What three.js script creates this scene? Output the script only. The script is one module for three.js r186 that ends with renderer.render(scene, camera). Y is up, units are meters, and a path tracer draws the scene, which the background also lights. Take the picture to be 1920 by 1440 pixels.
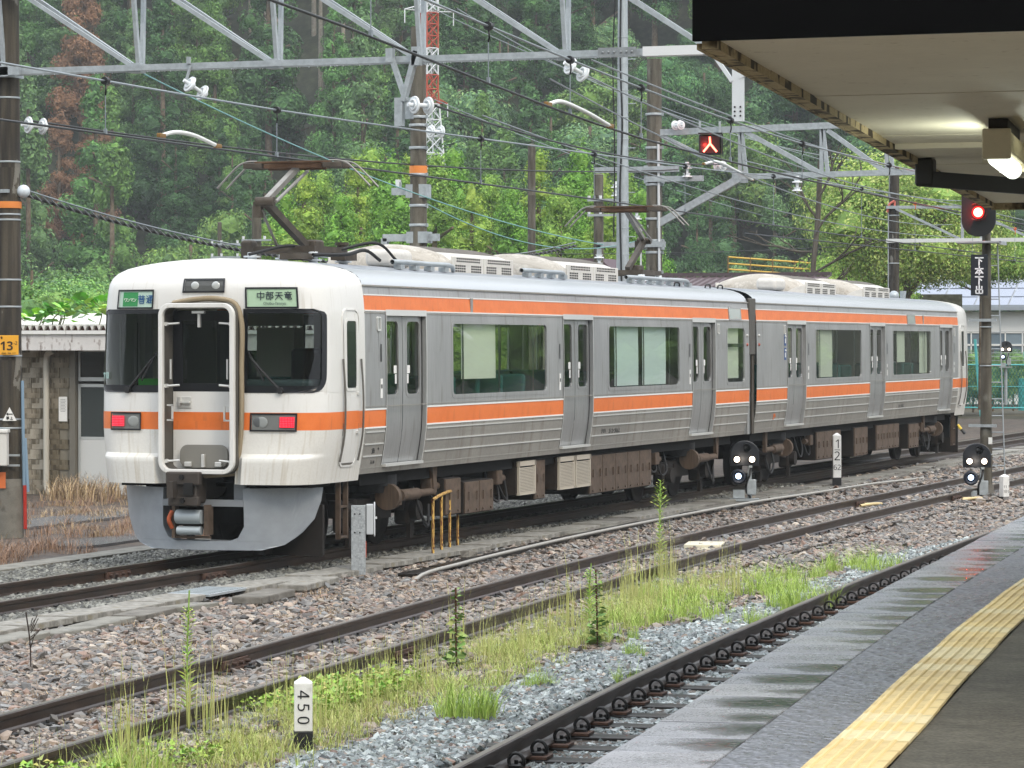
import * as THREE from 'three';
import { mergeGeometries, toCreasedNormals } from 'three/addons/utils/BufferGeometryUtils.js';
import { ImprovedNoise } from 'three/addons/math/ImprovedNoise.js';
import { RoundedBoxGeometry } from 'three/addons/geometries/RoundedBoxGeometry.js';
import { FontLoader } from 'three/addons/loaders/FontLoader.js';
import { TextGeometry } from 'three/addons/geometries/TextGeometry.js';

// ---------------------------------------------------------------- camera, sky, sun, exposure
const scene = new THREE.Scene();
const camera = new THREE.PerspectiveCamera(2 * Math.atan(720 / 5980) * 180 / Math.PI, 4 / 3, 0.5, 3000);
camera.position.set(0, 2.62, 0);
{ const yaw = Math.atan(2090 / 5980), pit = Math.atan(78 / 5980);
  camera.lookAt(Math.cos(yaw) * Math.cos(pit), 2.62 - Math.sin(pit), -Math.sin(yaw) * Math.cos(pit)); }
const renderer = new THREE.WebGLRenderer({ antialias: true });
renderer.toneMapping = THREE.LinearToneMapping;
renderer.toneMappingExposure = 1.25;
renderer.shadowMap.enabled = true;

const noise3 = new ImprovedNoise();
const fbm = (x, y, z = 0, o = 4) => { let s = 0, a = 0.5, f = 1; for (let i = 0; i < o; i++) { s += a * noise3.noise(x * f, y * f, z * f + i * 7.3); a *= 0.5; f *= 2.03; } return s; };
{ // even rain cloud: brighter overhead than at the horizon
  const W = 256, H = 128, d = new Float32Array(W * H * 4);
  for (let j = 0; j < H; j++) for (let i = 0; i < W; i++) {
    const el = ((j + 0.5) / H - 0.5) * Math.PI, az = (i + 0.5) / W * Math.PI * 2, up = Math.max(0, Math.sin(el));
    const c = 1 + 0.16 * fbm(Math.cos(az) * Math.cos(el) * 3, up * 5, Math.sin(az) * Math.cos(el) * 3);
    const L = 2.15 * (0.42 + 0.58 * up) * c, k = (j * W + i) * 4;
    d[k] = L * 0.955; d[k + 1] = L; d[k + 2] = L * 1.075; d[k + 3] = 1;
  }
  const sky = new THREE.DataTexture(d, W, H, THREE.RGBAFormat, THREE.FloatType);
  sky.mapping = THREE.EquirectangularReflectionMapping; sky.magFilter = THREE.LinearFilter; sky.needsUpdate = true;
  scene.background = sky; scene.environment = sky;
}
const sun = new THREE.DirectionalLight(0xffefd8, 1.4);
sun.position.set(-10, 70, 45); sun.target.position.set(40, 0, -14);
sun.castShadow = true; sun.shadow.radius = 32; sun.shadow.mapSize.set(2048, 2048);
Object.assign(sun.shadow.camera, { left: -90, right: 90, top: 90, bottom: -90, near: 1, far: 400 });
scene.add(sun, sun.target);

// ---------------------------------------------------------------- helpers
let seed = 20240705;
const R = () => { seed = (seed + 0x6d2b79f5) | 0; let t = Math.imul(seed ^ (seed >>> 15), 1 | seed); t = (t + Math.imul(t ^ (t >>> 7), 61 | t)) ^ t; return ((t ^ (t >>> 14)) >>> 0) / 4294967296; };
const reseed = (n) => { seed = n * 7919 + 13; for (let i = 0; i < 4; i++) R(); };
const rr = (a, b) => a + (b - a) * R();
const lerp = (a, b, t) => a + (b - a) * t, clamp = (v, a = 0, b = 1) => Math.min(b, Math.max(a, v));
const sstep = (a, b, v) => { const t = clamp((v - a) / (b - a)); return t * t * (3 - 2 * t); };
const V = (x, y, z) => new THREE.Vector3(x, y, z);
// smooth curve through knots (finite-difference cubic)
function curve1(pts) {
  const n = pts.length, m = pts.map((p, i) => { const a = pts[Math.max(0, i - 1)], b = pts[Math.min(n - 1, i + 1)]; return (b[1] - a[1]) / (b[0] - a[0]); });
  return (x) => {
    if (x <= pts[0][0]) return pts[0][1] + m[0] * (x - pts[0][0]);
    if (x >= pts[n - 1][0]) return pts[n - 1][1] + m[n - 1] * (x - pts[n - 1][0]);
    let i = 0; while (x > pts[i + 1][0]) i++;
    const h = pts[i + 1][0] - pts[i][0], t = (x - pts[i][0]) / h, t2 = t * t, t3 = t2 * t;
    return (2 * t3 - 3 * t2 + 1) * pts[i][1] + (t3 - 2 * t2 + t) * h * m[i] + (3 * t2 - 2 * t3) * pts[i + 1][1] + (t3 - t2) * h * m[i + 1];
  };
}
// ---- textures: what surfaces are made of
function tex(w, h, fn, srgb = true) {
  const d = new Uint8Array(w * h * 4);
  for (let j = 0; j < h; j++) for (let i = 0; i < w; i++) { const c = fn(i / w, j / h), k = (j * w + i) * 4; d[k] = clamp(c[0], 0, 255); d[k + 1] = clamp(c[1], 0, 255); d[k + 2] = clamp(c[2], 0, 255); d[k + 3] = 255; }
  const t = new THREE.DataTexture(d, w, h); t.wrapS = t.wrapT = THREE.RepeatWrapping; t.magFilter = THREE.LinearFilter; t.minFilter = THREE.LinearMipmapLinearFilter;
  if (srgb) t.colorSpace = THREE.SRGBColorSpace; t.needsUpdate = true; return t;
}
const hash2 = (i, j) => { let h = (i * 374761393 + j * 668265263) | 0; h = Math.imul(h ^ (h >>> 13), 1274126177); return ((h ^ (h >>> 16)) >>> 0) / 4294967296; };
// tileable value noise on the unit square
function tn(u, v, f, s = 0) { const x = u * f, y = v * f, i = Math.floor(x), j = Math.floor(y), a = x - i, b = y - j, w = (t) => t * t * (3 - 2 * t), q = (p, r) => hash2(((p % f) + f) % f + s * 131, ((r % f) + f) % f + s * 57);
  return lerp(lerp(q(i, j), q(i + 1, j), w(a)), lerp(q(i, j + 1), q(i + 1, j + 1), w(a)), w(b)); }
const tfb = (u, v, f, s = 0, o = 4) => { let r = 0, a = 0.5, t = 0; for (let k = 0; k < o; k++) { r += a * tn(u, v, f << k, s + k); t += a; a *= 0.5; } return r / t; };
const rep = (t, x, y = x) => { const c = t.clone(); c.repeat.set(x, y); c.needsUpdate = true; return c; };
const rgb = (hex) => [hex >> 16 & 255, hex >> 8 & 255, hex & 255];
const mixc = (a, b, t) => [lerp(a[0], b[0], t), lerp(a[1], b[1], t), lerp(a[2], b[2], t)];
const grain = (base, amp, f, s, extra) => tex(256, 256, (u, v) => { let c = rgb(base); const n = (tfb(u, v, f, s, 5) - 0.5) * amp + (hash2(u * 256 | 0, (v * 256 | 0) + s * 977) - 0.5) * amp * 0.35; c = c.map((q) => q + n); return extra ? extra(c, u, v) : c; });
const heightTex = (f, s, o = 4) => tex(256, 256, (u, v) => { const n = tfb(u, v, f, s, o) * 255; return [n, n, n]; }, false);
const T = {};
T.bumpFine = heightTex(32, 3); T.bumpMid = heightTex(8, 5, 5);
function mat(o) { const { phys, ...p } = o; const m = phys ? new THREE.MeshPhysicalMaterial(p) : new THREE.MeshStandardMaterial(p); return m; }
const flat = (c, roughness = 0.7, metalness = 0, more = {}) => mat({ color: c, roughness, metalness, ...more });
const mapped = (map, roughness = 0.85, metalness = 0, more = {}) => mat({ color: 0xffffff, map, roughness, metalness, ...more });
// ---- geometry
function boxUV(g) { // uv in metres by the face's main axis
  if (!g.attributes.normal) g.computeVertexNormals();
  const p = g.attributes.position, n = g.attributes.normal, uv = new Float32Array(p.count * 2);
  for (let i = 0; i < p.count; i++) { const ax = Math.abs(n.getX(i)), ay = Math.abs(n.getY(i)), az = Math.abs(n.getZ(i));
    if (ay >= ax && ay >= az) { uv[2 * i] = p.getX(i); uv[2 * i + 1] = p.getZ(i); } else if (ax >= az) { uv[2 * i] = p.getZ(i); uv[2 * i + 1] = p.getY(i); } else { uv[2 * i] = p.getX(i); uv[2 * i + 1] = p.getY(i); } }
  g.setAttribute('uv', new THREE.BufferAttribute(uv, 2)); return g;
}
const clean = (g) => { if (g.index) g = g.toNonIndexed(); for (const k of Object.keys(g.attributes)) if (!['position', 'normal', 'uv'].includes(k)) g.deleteAttribute(k); if (!g.attributes.uv) boxUV(g); return g; };
const merge = (l) => mergeGeometries(l.map(clean));
const tr = (g, x = 0, y = 0, z = 0, rx = 0, ry = 0, rz = 0) => { if (rx) g.rotateX(rx); if (ry) g.rotateY(ry); if (rz) g.rotateZ(rz); return g.translate(x, y, z); };
const box = (w, h, d, x = 0, y = 0, z = 0, ry = 0) => tr(boxUV(new THREE.BoxGeometry(w, h, d).toNonIndexed()), x, y, z, 0, ry);
const rbox = (w, h, d, r, x = 0, y = 0, z = 0, ry = 0) => tr(boxUV(clean(new RoundedBoxGeometry(w, h, d, 2, r))), x, y, z, 0, ry);
const cyl = (r0, r1, h, x = 0, y = 0, z = 0, n = 14, rx = 0, rz = 0) => { const g = new THREE.CylinderGeometry(r1, r0, h, n); const uv = g.attributes.uv; for (let i = 0; i < uv.count; i++) uv.setXY(i, uv.getX(i) * Math.PI * (r0 + r1), uv.getY(i) * h); return tr(g.toNonIndexed(), x, y, z, rx, 0, rz); };
const sph = (r, x, y, z, sx = 1, sy = 1, sz = 1, n = 10) => tr(new THREE.SphereGeometry(r, n, n * 0.7 | 0).scale(sx, sy, sz).toNonIndexed(), x, y, z);
function bar(a, b, w, h = w) { // rectangular bar from a to b
  a = V(...a); b = V(...b); const d = b.clone().sub(a), L = d.length(); const g = boxUV(new THREE.BoxGeometry(w, h, L).toNonIndexed());
  const m = new THREE.Matrix4().lookAt(b, a, Math.abs(d.y) / L > 0.98 ? V(1, 0, 0) : V(0, 1, 0)); m.setPosition(a.clone().add(b).multiplyScalar(0.5)); return g.applyMatrix4(m);
}
function rod(a, b, r, n = 6) { a = V(...a); b = V(...b); const d = b.clone().sub(a), L = d.length(); const g = new THREE.CylinderGeometry(r, r, L, n).toNonIndexed();
  g.applyQuaternion(new THREE.Quaternion().setFromUnitVectors(V(0, 1, 0), d.normalize())); const c = a.add(b).multiplyScalar(0.5); return g.translate(c.x, c.y, c.z); }
const tube = (pts, r, seg = 24, n = 6) => new THREE.TubeGeometry(new THREE.CatmullRomCurve3(pts.map((p) => V(...p))), seg, r, n, false).toNonIndexed();
function angle(a, b, w, t) { // L-section steel from a to b
  return merge([bar(a, b, w, t), bar([a[0], a[1] + w / 2, a[2] + 0], [b[0], b[1] + w / 2, b[2]], t, w)]); }
const ring = (r, t, x, y, z, h = 0.05, n = 20) => tr(new THREE.LatheGeometry([[r, -h / 2], [r + t, -h / 2], [r + t, h / 2], [r, h / 2], [r, -h / 2]].map((p) => new THREE.Vector2(...p)), n).toNonIndexed(), x, y, z);
const extr = (pts, d, bevel = 0) => boxUV(new THREE.ExtrudeGeometry(Array.isArray(pts) ? new THREE.Shape(pts.map((p) => new THREE.Vector2(...p))) : pts, { depth: d, bevelEnabled: bevel > 0, bevelSize: bevel, bevelThickness: bevel, bevelSegments: 2, curveSegments: 10 }));
// raw triangle collector
class Tri { constructor() { this.p = []; this.uv = []; this.c = []; }
  q(a, b, c, d, uv, col) { this.p.push(...a, ...b, ...c, ...a, ...c, ...d); if (uv) this.uv.push(...uv[0], ...uv[1], ...uv[2], ...uv[0], ...uv[2], ...uv[3]); if (col) for (let i = 0; i < 6; i++) this.c.push(...col); }
  t(a, b, c, col) { this.p.push(...a, ...b, ...c); if (col) for (let i = 0; i < 3; i++) this.c.push(...col); }
  geo(smooth = 0) { let g = new THREE.BufferGeometry(); g.setAttribute('position', new THREE.Float32BufferAttribute(this.p, 3)); const fit = this.uv.length * 3 === this.p.length * 2; if (fit) g.setAttribute('uv', new THREE.Float32BufferAttribute(this.uv, 2)); if (this.c.length) g.setAttribute('color', new THREE.Float32BufferAttribute(this.c, 3));
    if (smooth) g = toCreasedNormals(g, smooth); else g.computeVertexNormals(); if (!fit) boxUV(g); return g; } }
// ---- scene graph
const used = {};
const numbered = (n) => { const k = used[n] = (used[n] ?? -1) + 1; return k ? n + '_' + String(k).padStart(3, '0') : n; };
const shade = (o) => { o.castShadow = o.receiveShadow = true; return o; };
function thing(name, label, category, pos = [0, 0, 0], turn = 0, group) {
  const o = new THREE.Group(); o.name = numbered(name); o.position.set(...pos); o.rotation.y = turn; o.userData = { label, category }; if (group) o.userData.group = group; scene.add(o); return o;
}
function part(parent, name, g, m, label) { const o = shade(new THREE.Mesh(Array.isArray(g) ? merge(g) : g, m)); o.name = name; if (label) o.userData.label = label; parent.add(o); return o; }
function solo(name, g, m, label, category, group) { const o = part(scene, numbered(name), g, m); o.userData = { label, category }; if (group) o.userData.group = group; return o; }
function struct(name, g, m, label) { const o = part(scene, numbered(name), g, m); o.userData = { kind: 'structure', label: label ?? name.replace(/_/g, ' '), category: name.replace(/_/g, ' ') }; return o; }
function dup(o, pos, turn, label, group) { const c = o.clone(); c.name = numbered(o.name.replace(/_\d{3}$/, '')); c.position.set(...pos); c.rotation.y = turn; c.userData = { ...o.userData, label }; if (group) c.userData.group = group; scene.add(c); return c; }
// ---------------------------------------------------------------- surfaces
T.concrete = grain(0x8f8c84, 60, 4, 11, (c, u, v) => { const m = tfb(u, v, 8, 14); return m > 0.62 ? mixc(c, [70, 66, 58], (m - 0.62) * 2.2) : c; });
T.darkConcrete = grain(0x6a665e, 54, 4, 12, (c, u, v) => { const m = tfb(u, v, 6, 21); return m > 0.58 ? mixc(c, [40, 38, 33], (m - 0.58) * 2.5) : c; });
T.poleConcrete = tex(256, 512, (u, v) => { const s = tfb(u, v * 0.25, 16, 31, 3), m = tfb(u, v, 8, 33); let c = mixc([128, 120, 104], [72, 64, 50], clamp(s * 1.6 - 0.35)); if (m > 0.66) c = mixc(c, [170, 168, 158], (m - 0.66) * 2.6); const g = (hash2(u * 256 | 0, v * 512 | 0) - 0.5) * 22; return c.map((q) => q + g); });
T.rust = tex(256, 256, (u, v) => { const n = tfb(u, v, 8, 41, 5), m = tfb(u, v, 32, 45, 3); let c = mixc([58, 44, 37], [104, 66, 44], clamp(n * 1.7 - 0.5)); return c.map((q) => q + (m - 0.5) * 34); });
T.railSide = tex(256, 256, (u, v) => { const n = tfb(u, v, 4, 51, 5), m = tfb(u, v, 64, 55, 2); const c = mixc([66, 54, 46], [92, 72, 58], clamp(n * 1.6 - 0.4)); return c.map((q) => q + (m - 0.5) * 22); });
T.dirt = tex(512, 512, (u, v) => { const n = tfb(u, v, 8, 61, 6), m = tfb(u, v, 128, 63, 2), w = tfb(u, v, 4, 66, 4); let c = mixc([58, 49, 41], [96, 82, 68], clamp(n * 1.8 - 0.5)); if (w > 0.55) c = mixc(c, [60, 57, 52], (w - 0.55) * 3); return c.map((q) => q + (m - 0.5) * 60); });
T.asphalt = tex(512, 512, (u, v) => { const n = tfb(u, v, 128, 71, 2), m = tfb(u, v, 4, 73, 5); const k = 116 + (n - 0.5) * 70 + (m - 0.5) * 26; return [k - 1, k + 1, k + 6]; });
T.asphaltRough = tex(256, 256, (u, v) => { const n = tfb(u, v, 64, 75, 3), m = tfb(u, v, 4, 77, 4); const k = 255 * clamp(0.4 + (n - 0.5) * 0.5 + (m - 0.5) * 0.3, 0.2, 0.7); return [k, k, k]; }, false);
T.galv = grain(0xa9b0b3, 34, 16, 81);
T.timber = tex(256, 256, (u, v) => { const n = tfb(u, v * 0.12, 32, 91, 3), k = tfb(u, v, 8, 93); const c = mixc([74, 62, 52], [40, 33, 28], clamp(n * 1.5 - 0.2)); return c.map((q) => q + (k - 0.5) * 26); });
const M = {
  concrete: mapped(T.concrete, 0.7, 0, { color: 0xd2d2ce, bumpMap: T.bumpFine, bumpScale: 0.004 }), darkConcrete: mapped(T.darkConcrete, 0.75, 0, { bumpMap: T.bumpFine, bumpScale: 0.004 }),
  pole: mapped(T.poleConcrete, 0.8, 0, { bumpMap: T.bumpFine, bumpScale: 0.002 }), rust: mapped(T.rust, 0.75, 0.1), railSide: mapped(T.railSide, 0.34, 0.15, { color: 0xb0a8a0 }), railHead: flat(0x8b857c, 0.32, 0.75),
  dirt: mapped(T.dirt, 0.8, 0, { bumpMap: T.bumpFine, bumpScale: 0.02 }), galv: mapped(T.galv, 0.5, 0.45), timber: mapped(T.timber, 0.32, 0, { color: 0x7c7874 }), black: flat(0x101113, 0.5), blackIron: flat(0x1b1a19, 0.5, 0.3),
  white: flat(0xe4e4df, 0.5), porcelain: flat(0xdfe4e6, 0.25), wire: flat(0x35383a, 0.5, 0.4), brass: flat(0x8a6a3a, 0.5, 0.5), copperWire: flat(0x4a4440, 0.5, 0.4),
};
// ---------------------------------------------------------------- track geometry (metres; top of rail is y = 0)
const ZT1 = -16.08, zMid = curve1([[4, -9.1], [12, -9.68], [20, -10.24], [25, -10.57], [30, -10.93], [35, -11.25], [40, -11.48], [47, -11.62], [55, -11.62], [70, -11.5], [90, -11.4], [160, -11.3]]);
const zPlat = curve1([[2, -4.55], [10, -5.4], [18.6, -6.26], [24, -6.78], [29.3, -7.14], [34, -7.4], [39, -7.6], [45, -7.78], [60, -8.05], [90, -8.2]]);
const zEdge = curve1([[2, -2.7], [11.25, -3.65], [13.3, -3.86], [15.7, -4.11], [18.8, -4.4], [22.9, -4.72], [29, -5.18], [36, -5.58], [45, -5.88], [60, -6.15], [90, -6.3]]);
const zConst = () => ZT1;
const GY = -0.2; // ballast level
const groundY = (x, z) => GY + 0.035 * fbm(x * 0.9, z * 0.9, 0, 3) + (z < -19.5 ? -0.08 : 0) ;
{ // near ground, modelled sheet; far ground, one sheet to the horizon
  const t = new Tri(), nx = 150, nz = 70, X = (i) => -6 + 126 * i / nx, Z = (j) => -45 + 43 * j / nz, P = (i, j) => [X(i), groundY(X(i), Z(j)), Z(j)], U = (i, j) => [X(i) / 2.2, Z(j) / 2.2];
  for (let i = 0; i < nx; i++) for (let j = 0; j < nz; j++) t.q(P(i, j), P(i, j + 1), P(i + 1, j + 1), P(i + 1, j), [U(i, j), U(i, j + 1), U(i + 1, j + 1), U(i + 1, j)]);
  struct('ground', t.geo(1.2), M.dirt, 'brown trackbed earth under and beside the rails');
  const g = new THREE.PlaneGeometry(3000, 3000).rotateX(-Math.PI / 2).translate(500, -0.42, 0); boxUV(g);
  struct('field', g, mapped(rep(T.dirt, 0.12), 0.95, 0, { color: 0xd0dcb0 }), 'flat open land reaching to the hillside');
}
// ---- rails, sleepers, fastenings
const RAILSEC = [[-0.0635, -0.153], [0.0635, -0.153], [0.0635, -0.142], [0.02, -0.125], [0.0085, -0.11], [0.0085, -0.05], [0.03, -0.04], [0.0325, -0.032], [0.0325, -0.006], [0.026, 0], [-0.026, 0], [-0.0325, -0.006], [-0.0325, -0.032], [-0.03, -0.04], [-0.0085, -0.05], [-0.0085, -0.11], [-0.02, -0.125], [-0.0635, -0.142]];
function sweep(sec, fz, x0, x1, step, from, to) { // section (across, up) swept along the track
  const t = new Tri(), n = Math.ceil((x1 - x0) / step), pt = (k, s) => { const x = lerp(x0, x1, k / n), z = fz(x), dz = (fz(x + 0.05) - fz(x - 0.05)) / 0.1, L = Math.hypot(1, dz); return [x - dz / L * s[0], s[1], z + s[0] / L]; };
  for (let k = 0; k < n; k++) for (let i = from; i < to; i++) { const a = sec[i % sec.length], b = sec[(i + 1) % sec.length], xa = lerp(x0, x1, k / n), xb = lerp(x0, x1, (k + 1) / n); t.q(pt(k, a), pt(k + 1, a), pt(k + 1, b), pt(k, b), [[xa, i * 0.03], [xb, i * 0.03], [xb, i * 0.03 + 0.03], [xa, i * 0.03 + 0.03]]); }
  return t.geo(0.5);
}
const clipDark = (() => { const g = merge([rbox(0.1, 0.03, 0.08, 0.008, 0, -0.14, 0.1), rbox(0.12, 0.018, 0.035, 0.006, 0, -0.128, 0.07), cyl(0.016, 0.014, 0.03, 0, -0.118, 0.105, 8)]); return g; })();
const clipBolt = merge([cyl(0.014, 0.014, 0.05, 0, -0.09, 0.105, 6), box(0.04, 0.02, 0.04, 0, -0.07, 0.105)]);
const clipArc = merge([tube([[0, -0.135, 0.06], [0, -0.1, 0.055], [0, -0.062, 0.085], [0, -0.064, 0.125], [0, -0.1, 0.155], [0.01, -0.14, 0.15]], 0.0125, 14, 6), box(0.13, 0.022, 0.09, 0.02, -0.146, 0.1), box(0.03, 0.03, 0.03, 0.05, -0.13, 0.14), cyl(0.014, 0.014, 0.03, 0.06, -0.125, 0.09, 6)]);
const plate = rbox(0.2, 0.022, 0.36, 0.004, 0, -0.165, 0);
const concreteSleeper = (() => { const s = [[-1, -0.3], [1, -0.3], [1, -0.2], [0.9, -0.165], [0.32, -0.165], [0.2, -0.195], [-0.2, -0.195], [-0.32, -0.165], [-0.9, -0.165], [-1, -0.2]]; return tr(extr(s, 0.2, 0.015), 0, 0, -0.1).rotateY(Math.PI / 2); })();
const woodSleeper = rbox(0.2, 0.14, 2.1, 0.012, 0, -0.247, 0);
function track(label, fz, x0, x1, sl0, sl1, kind) {
  const o = new THREE.Group(); o.name = numbered('railway_track'); o.userData = { kind: 'structure', label, category: 'railway track', group: 'railway tracks' }; scene.add(o);
  for (const s of [-1, 1]) {
    const f = (x) => fz(x) + s * 0.566;
    const r = part(o, 'rail', sweep(RAILSEC, f, x0, x1, fz === zConst ? 30 : 1.2, 0, 18), M.railSide, s < 0 ? 'far rail of the pair' : 'near rail of the pair');
    part(r, 'running_surface', sweep([[-0.024, 0.0015], [0.024, 0.0015]].reverse(), f, x0, x1, fz === zConst ? 30 : 1.2, 0, 1), M.railHead);
  }
  let n = 0;
  for (let x = sl0; x < sl1; x += kind === 'wood' ? 0.66 : 0.6, n++) {
    const z = fz(x), a = -Math.atan((fz(x + 0.1) - fz(x - 0.1)) / 0.2), put = (name, g, m, dx = 0, dz = 0, t = 0) => { const q = part(o, name, g, m); q.position.set(x + dx + dz * Math.sin(a), 0, z + dz * Math.cos(a)); q.rotation.y = a + t; return q; };
    put('sleeper', kind === 'wood' ? woodSleeper : concreteSleeper, kind === 'wood' ? M.timber : M.concrete);
    for (const s of [-1, 1]) {
      if (kind === 'wood') put('tie_plate', plate, M.rust, 0, s * 0.566);
      for (const d of kind === 'wood' ? [1] : [-1, 1]) { if (kind === 'wood' ? s < 0 : x < 46) put('rail_clip', kind === 'wood' ? clipArc : clipDark, M.blackIron, rr(-0.02, 0.02), s * 0.566, d < 0 ? Math.PI : 0); }
    }
  }
  return o;
}
reseed(5);
const track1 = track('dark rusty railway track under the two-car train', zConst, -20, 160, 26.2, 36, 'concrete');
const track2 = track('middle railway track with concrete sleepers, curving between weeds and train', zMid, 0, 160, 14.6, 58, 'concrete');
const track3 = track('nearest railway track along the wet platform, with timber sleepers and arched clips', zPlat, 0, 100, 12.4, 44, 'wood');
// rail joints with bolted fishplates
const fish = merge([rbox(0.62, 0.075, 0.03, 0.006, 0, -0.085, 0.03), box(0.62, 0.02, 0.05, 0, -0.128, 0.045), ...[-0.24, -0.08, 0.08, 0.24].map((d) => cyl(0.017, 0.017, 0.06, d, -0.085, 0.055, 6, Math.PI / 2))]);
const fishplate = (tk, fz, x, s) => { const q = part(tk, 'fishplate', fish, M.rust, 'rusty bolted joint bar'); q.position.set(x, 0, fz(x) + s * 0.566); q.rotation.y = -Math.atan((fz(x + 0.1) - fz(x - 0.1)) / 0.2); };
fishplate(track2, zMid, 24.6, -1); fishplate(track2, zMid, 25.9, 1); fishplate(track2, zMid, 52.6, -1); fishplate(track2, zMid, 55, 1); fishplate(track1, zConst, 33.6, -1); fishplate(track1, zConst, 33.8, 1);
// ---- ballast stones
function stone(n, sharp) { const g = new THREE.IcosahedronGeometry(0.5, 0).toNonIndexed(), p = g.attributes.position, m = new Map(); reseed(n + 300);
  for (let i = 0; i < p.count; i++) { const k = p.getX(i).toFixed(3) + p.getY(i).toFixed(3) + p.getZ(i).toFixed(3); if (!m.has(k)) m.set(k, [rr(0.65, 1.35), rr(-0.12, 0.12) * sharp, rr(-0.12, 0.12) * sharp]); const [s, a, b] = m.get(k); p.setXYZ(i, p.getX(i) * s + a, p.getY(i) * s * 0.72, p.getZ(i) * s * 0.85 + b); }
  g.computeVertexNormals(); return boxUV(g); }
function scatterStones(name, label, variant, sharp, rough, accept) {
  const lists = [[], []];
  for (const [d0, d1, dens, size] of [[12, 24, 1250, 0.037], [24, 36, 900, 0.041], [36, 54, 560, 0.044], [54, 100, 260, 0.06]]) {
    const area = (d1 - d0) * 22, N = area * dens | 0;
    for (let i = 0; i < N; i++) {
      const x = rr(d0, d1), z = rr(-19.4, -5), ang = Math.atan2(-z, x);
      if (ang < 0.15 || ang > 0.535 || z > zEdge(x) - 0.1) { continue; }
      const c = accept(x, z); if (!c) continue;
      const s = size * rr(0.5, 1.5) * (c.s ?? 1);
      lists[R() * 2 | 0].push([x, groundY(x, z) + (c.up ?? 0) + s * 0.18, z, s, c.c]);
    }
  }
  lists.forEach((L, v) => {
    const im = shade(new THREE.InstancedMesh(stone(variant * 2 + v, sharp), flat(0xffffff, rough), L.length)), m = new THREE.Matrix4(), q = new THREE.Quaternion(), e = new THREE.Euler(), col = new THREE.Color();
    L.forEach(([x, y, z, s, c], i) => { e.set(rr(-0.6, 0.6), rr(0, 6.3), rr(-0.6, 0.6)); q.setFromEuler(e); m.compose(V(x, y, z), q, V(s * rr(0.8, 1.3), s, s)); im.setMatrixAt(i, m); const k = R() < 0.2 ? rr(0.3, 0.6) : rr(0.6, 1.35); im.setColorAt(i, col.setRGB(c[0] * k, c[1] * k, c[2] * k)); });
    im.name = numbered(name); im.userData = { kind: 'stuff', label, category: 'ballast' }; scene.add(im);
  });
}
const OLD = [[0.175, 0.14, 0.115], [0.22, 0.18, 0.147], [0.15, 0.14, 0.128], [0.26, 0.2, 0.152], [0.085, 0.077, 0.07], [0.235, 0.215, 0.19], [0.2, 0.13, 0.096], [0.33, 0.28, 0.222], [0.165, 0.165, 0.16]];
const NEW = [[0.17, 0.2, 0.2], [0.24, 0.275, 0.275], [0.09, 0.115, 0.12], [0.38, 0.42, 0.41], [0.14, 0.165, 0.155], [0.3, 0.33, 0.33]];
const DARK = [[0.12, 0.12, 0.104], [0.16, 0.16, 0.136], [0.08, 0.08, 0.072], [0.2, 0.2, 0.176]];
const pick = (a) => a[R() * a.length | 0];
const onRail = (x, z) => [zMid(x), zPlat(x), ZT1].some((c) => { const d = Math.abs(Math.abs(z - c) - 0.566); return d < 0.075; });
const sleeperGap = (x, z, c, x0, p = 0.6) => { const d = z - c; if (Math.abs(d) > 1.02) return false; const k = ((x - x0) / p) - Math.floor((x - x0) / p); return k < 0.19 || k > 0.81; };
const newBed = (x, z) => { const d = zPlat(x) - z; return d > -2 && d < 1.45 + 0.75 * fbm(x * 0.35, z * 0.35, 4, 3) + 0.5 * sstep(34, 24, x) - 1.2 * sstep(40, 50, x); };
reseed(11);
scatterStones('old_ballast', 'rounded brown and mauve track ballast between the rails', 0, 0.6, 0.45, (x, z) => {
  if (onRail(x, z) || newBed(x, z) || z < -15.2) return null;
  const dm = Math.abs(z - zMid(x)), slp = sleeperGap(x, z, zMid(x), 14.6); if (slp && R() < (Math.abs(dm - 0.566) < 0.22 ? 0.9 : 0.3)) return null;
  return { c: pick(OLD), s: R() < 0.06 ? 2 : 1, up: dm < 1.1 ? (slp ? 0.05 : 0.045) : 0 };
});
scatterStones('new_ballast', 'angular blue grey crushed ballast beside the platform track', 1, 1.3, 0.4, (x, z) => {
  if (onRail(x, z) || !newBed(x, z)) return null;
  if (sleeperGap(x, z, zPlat(x), 12.4, 0.66) && R() < 0.85) return null;
  return { c: R() < 0.12 ? pick(OLD) : pick(NEW), s: 1.5, up: Math.abs(z - zPlat(x)) < 1 ? -0.035 : 0 };
});
scatterStones('dark_ballast', 'dark grey green ballast along the train track', 2, 1.2, 0.7, (x, z) => {
  if (onRail(x, z) || z > -14.9 || z < -18.3) return null;
  if (x > 60) return null;
  return { c: pick(DARK), s: 1.5, up: 0.03 };
});
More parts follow.
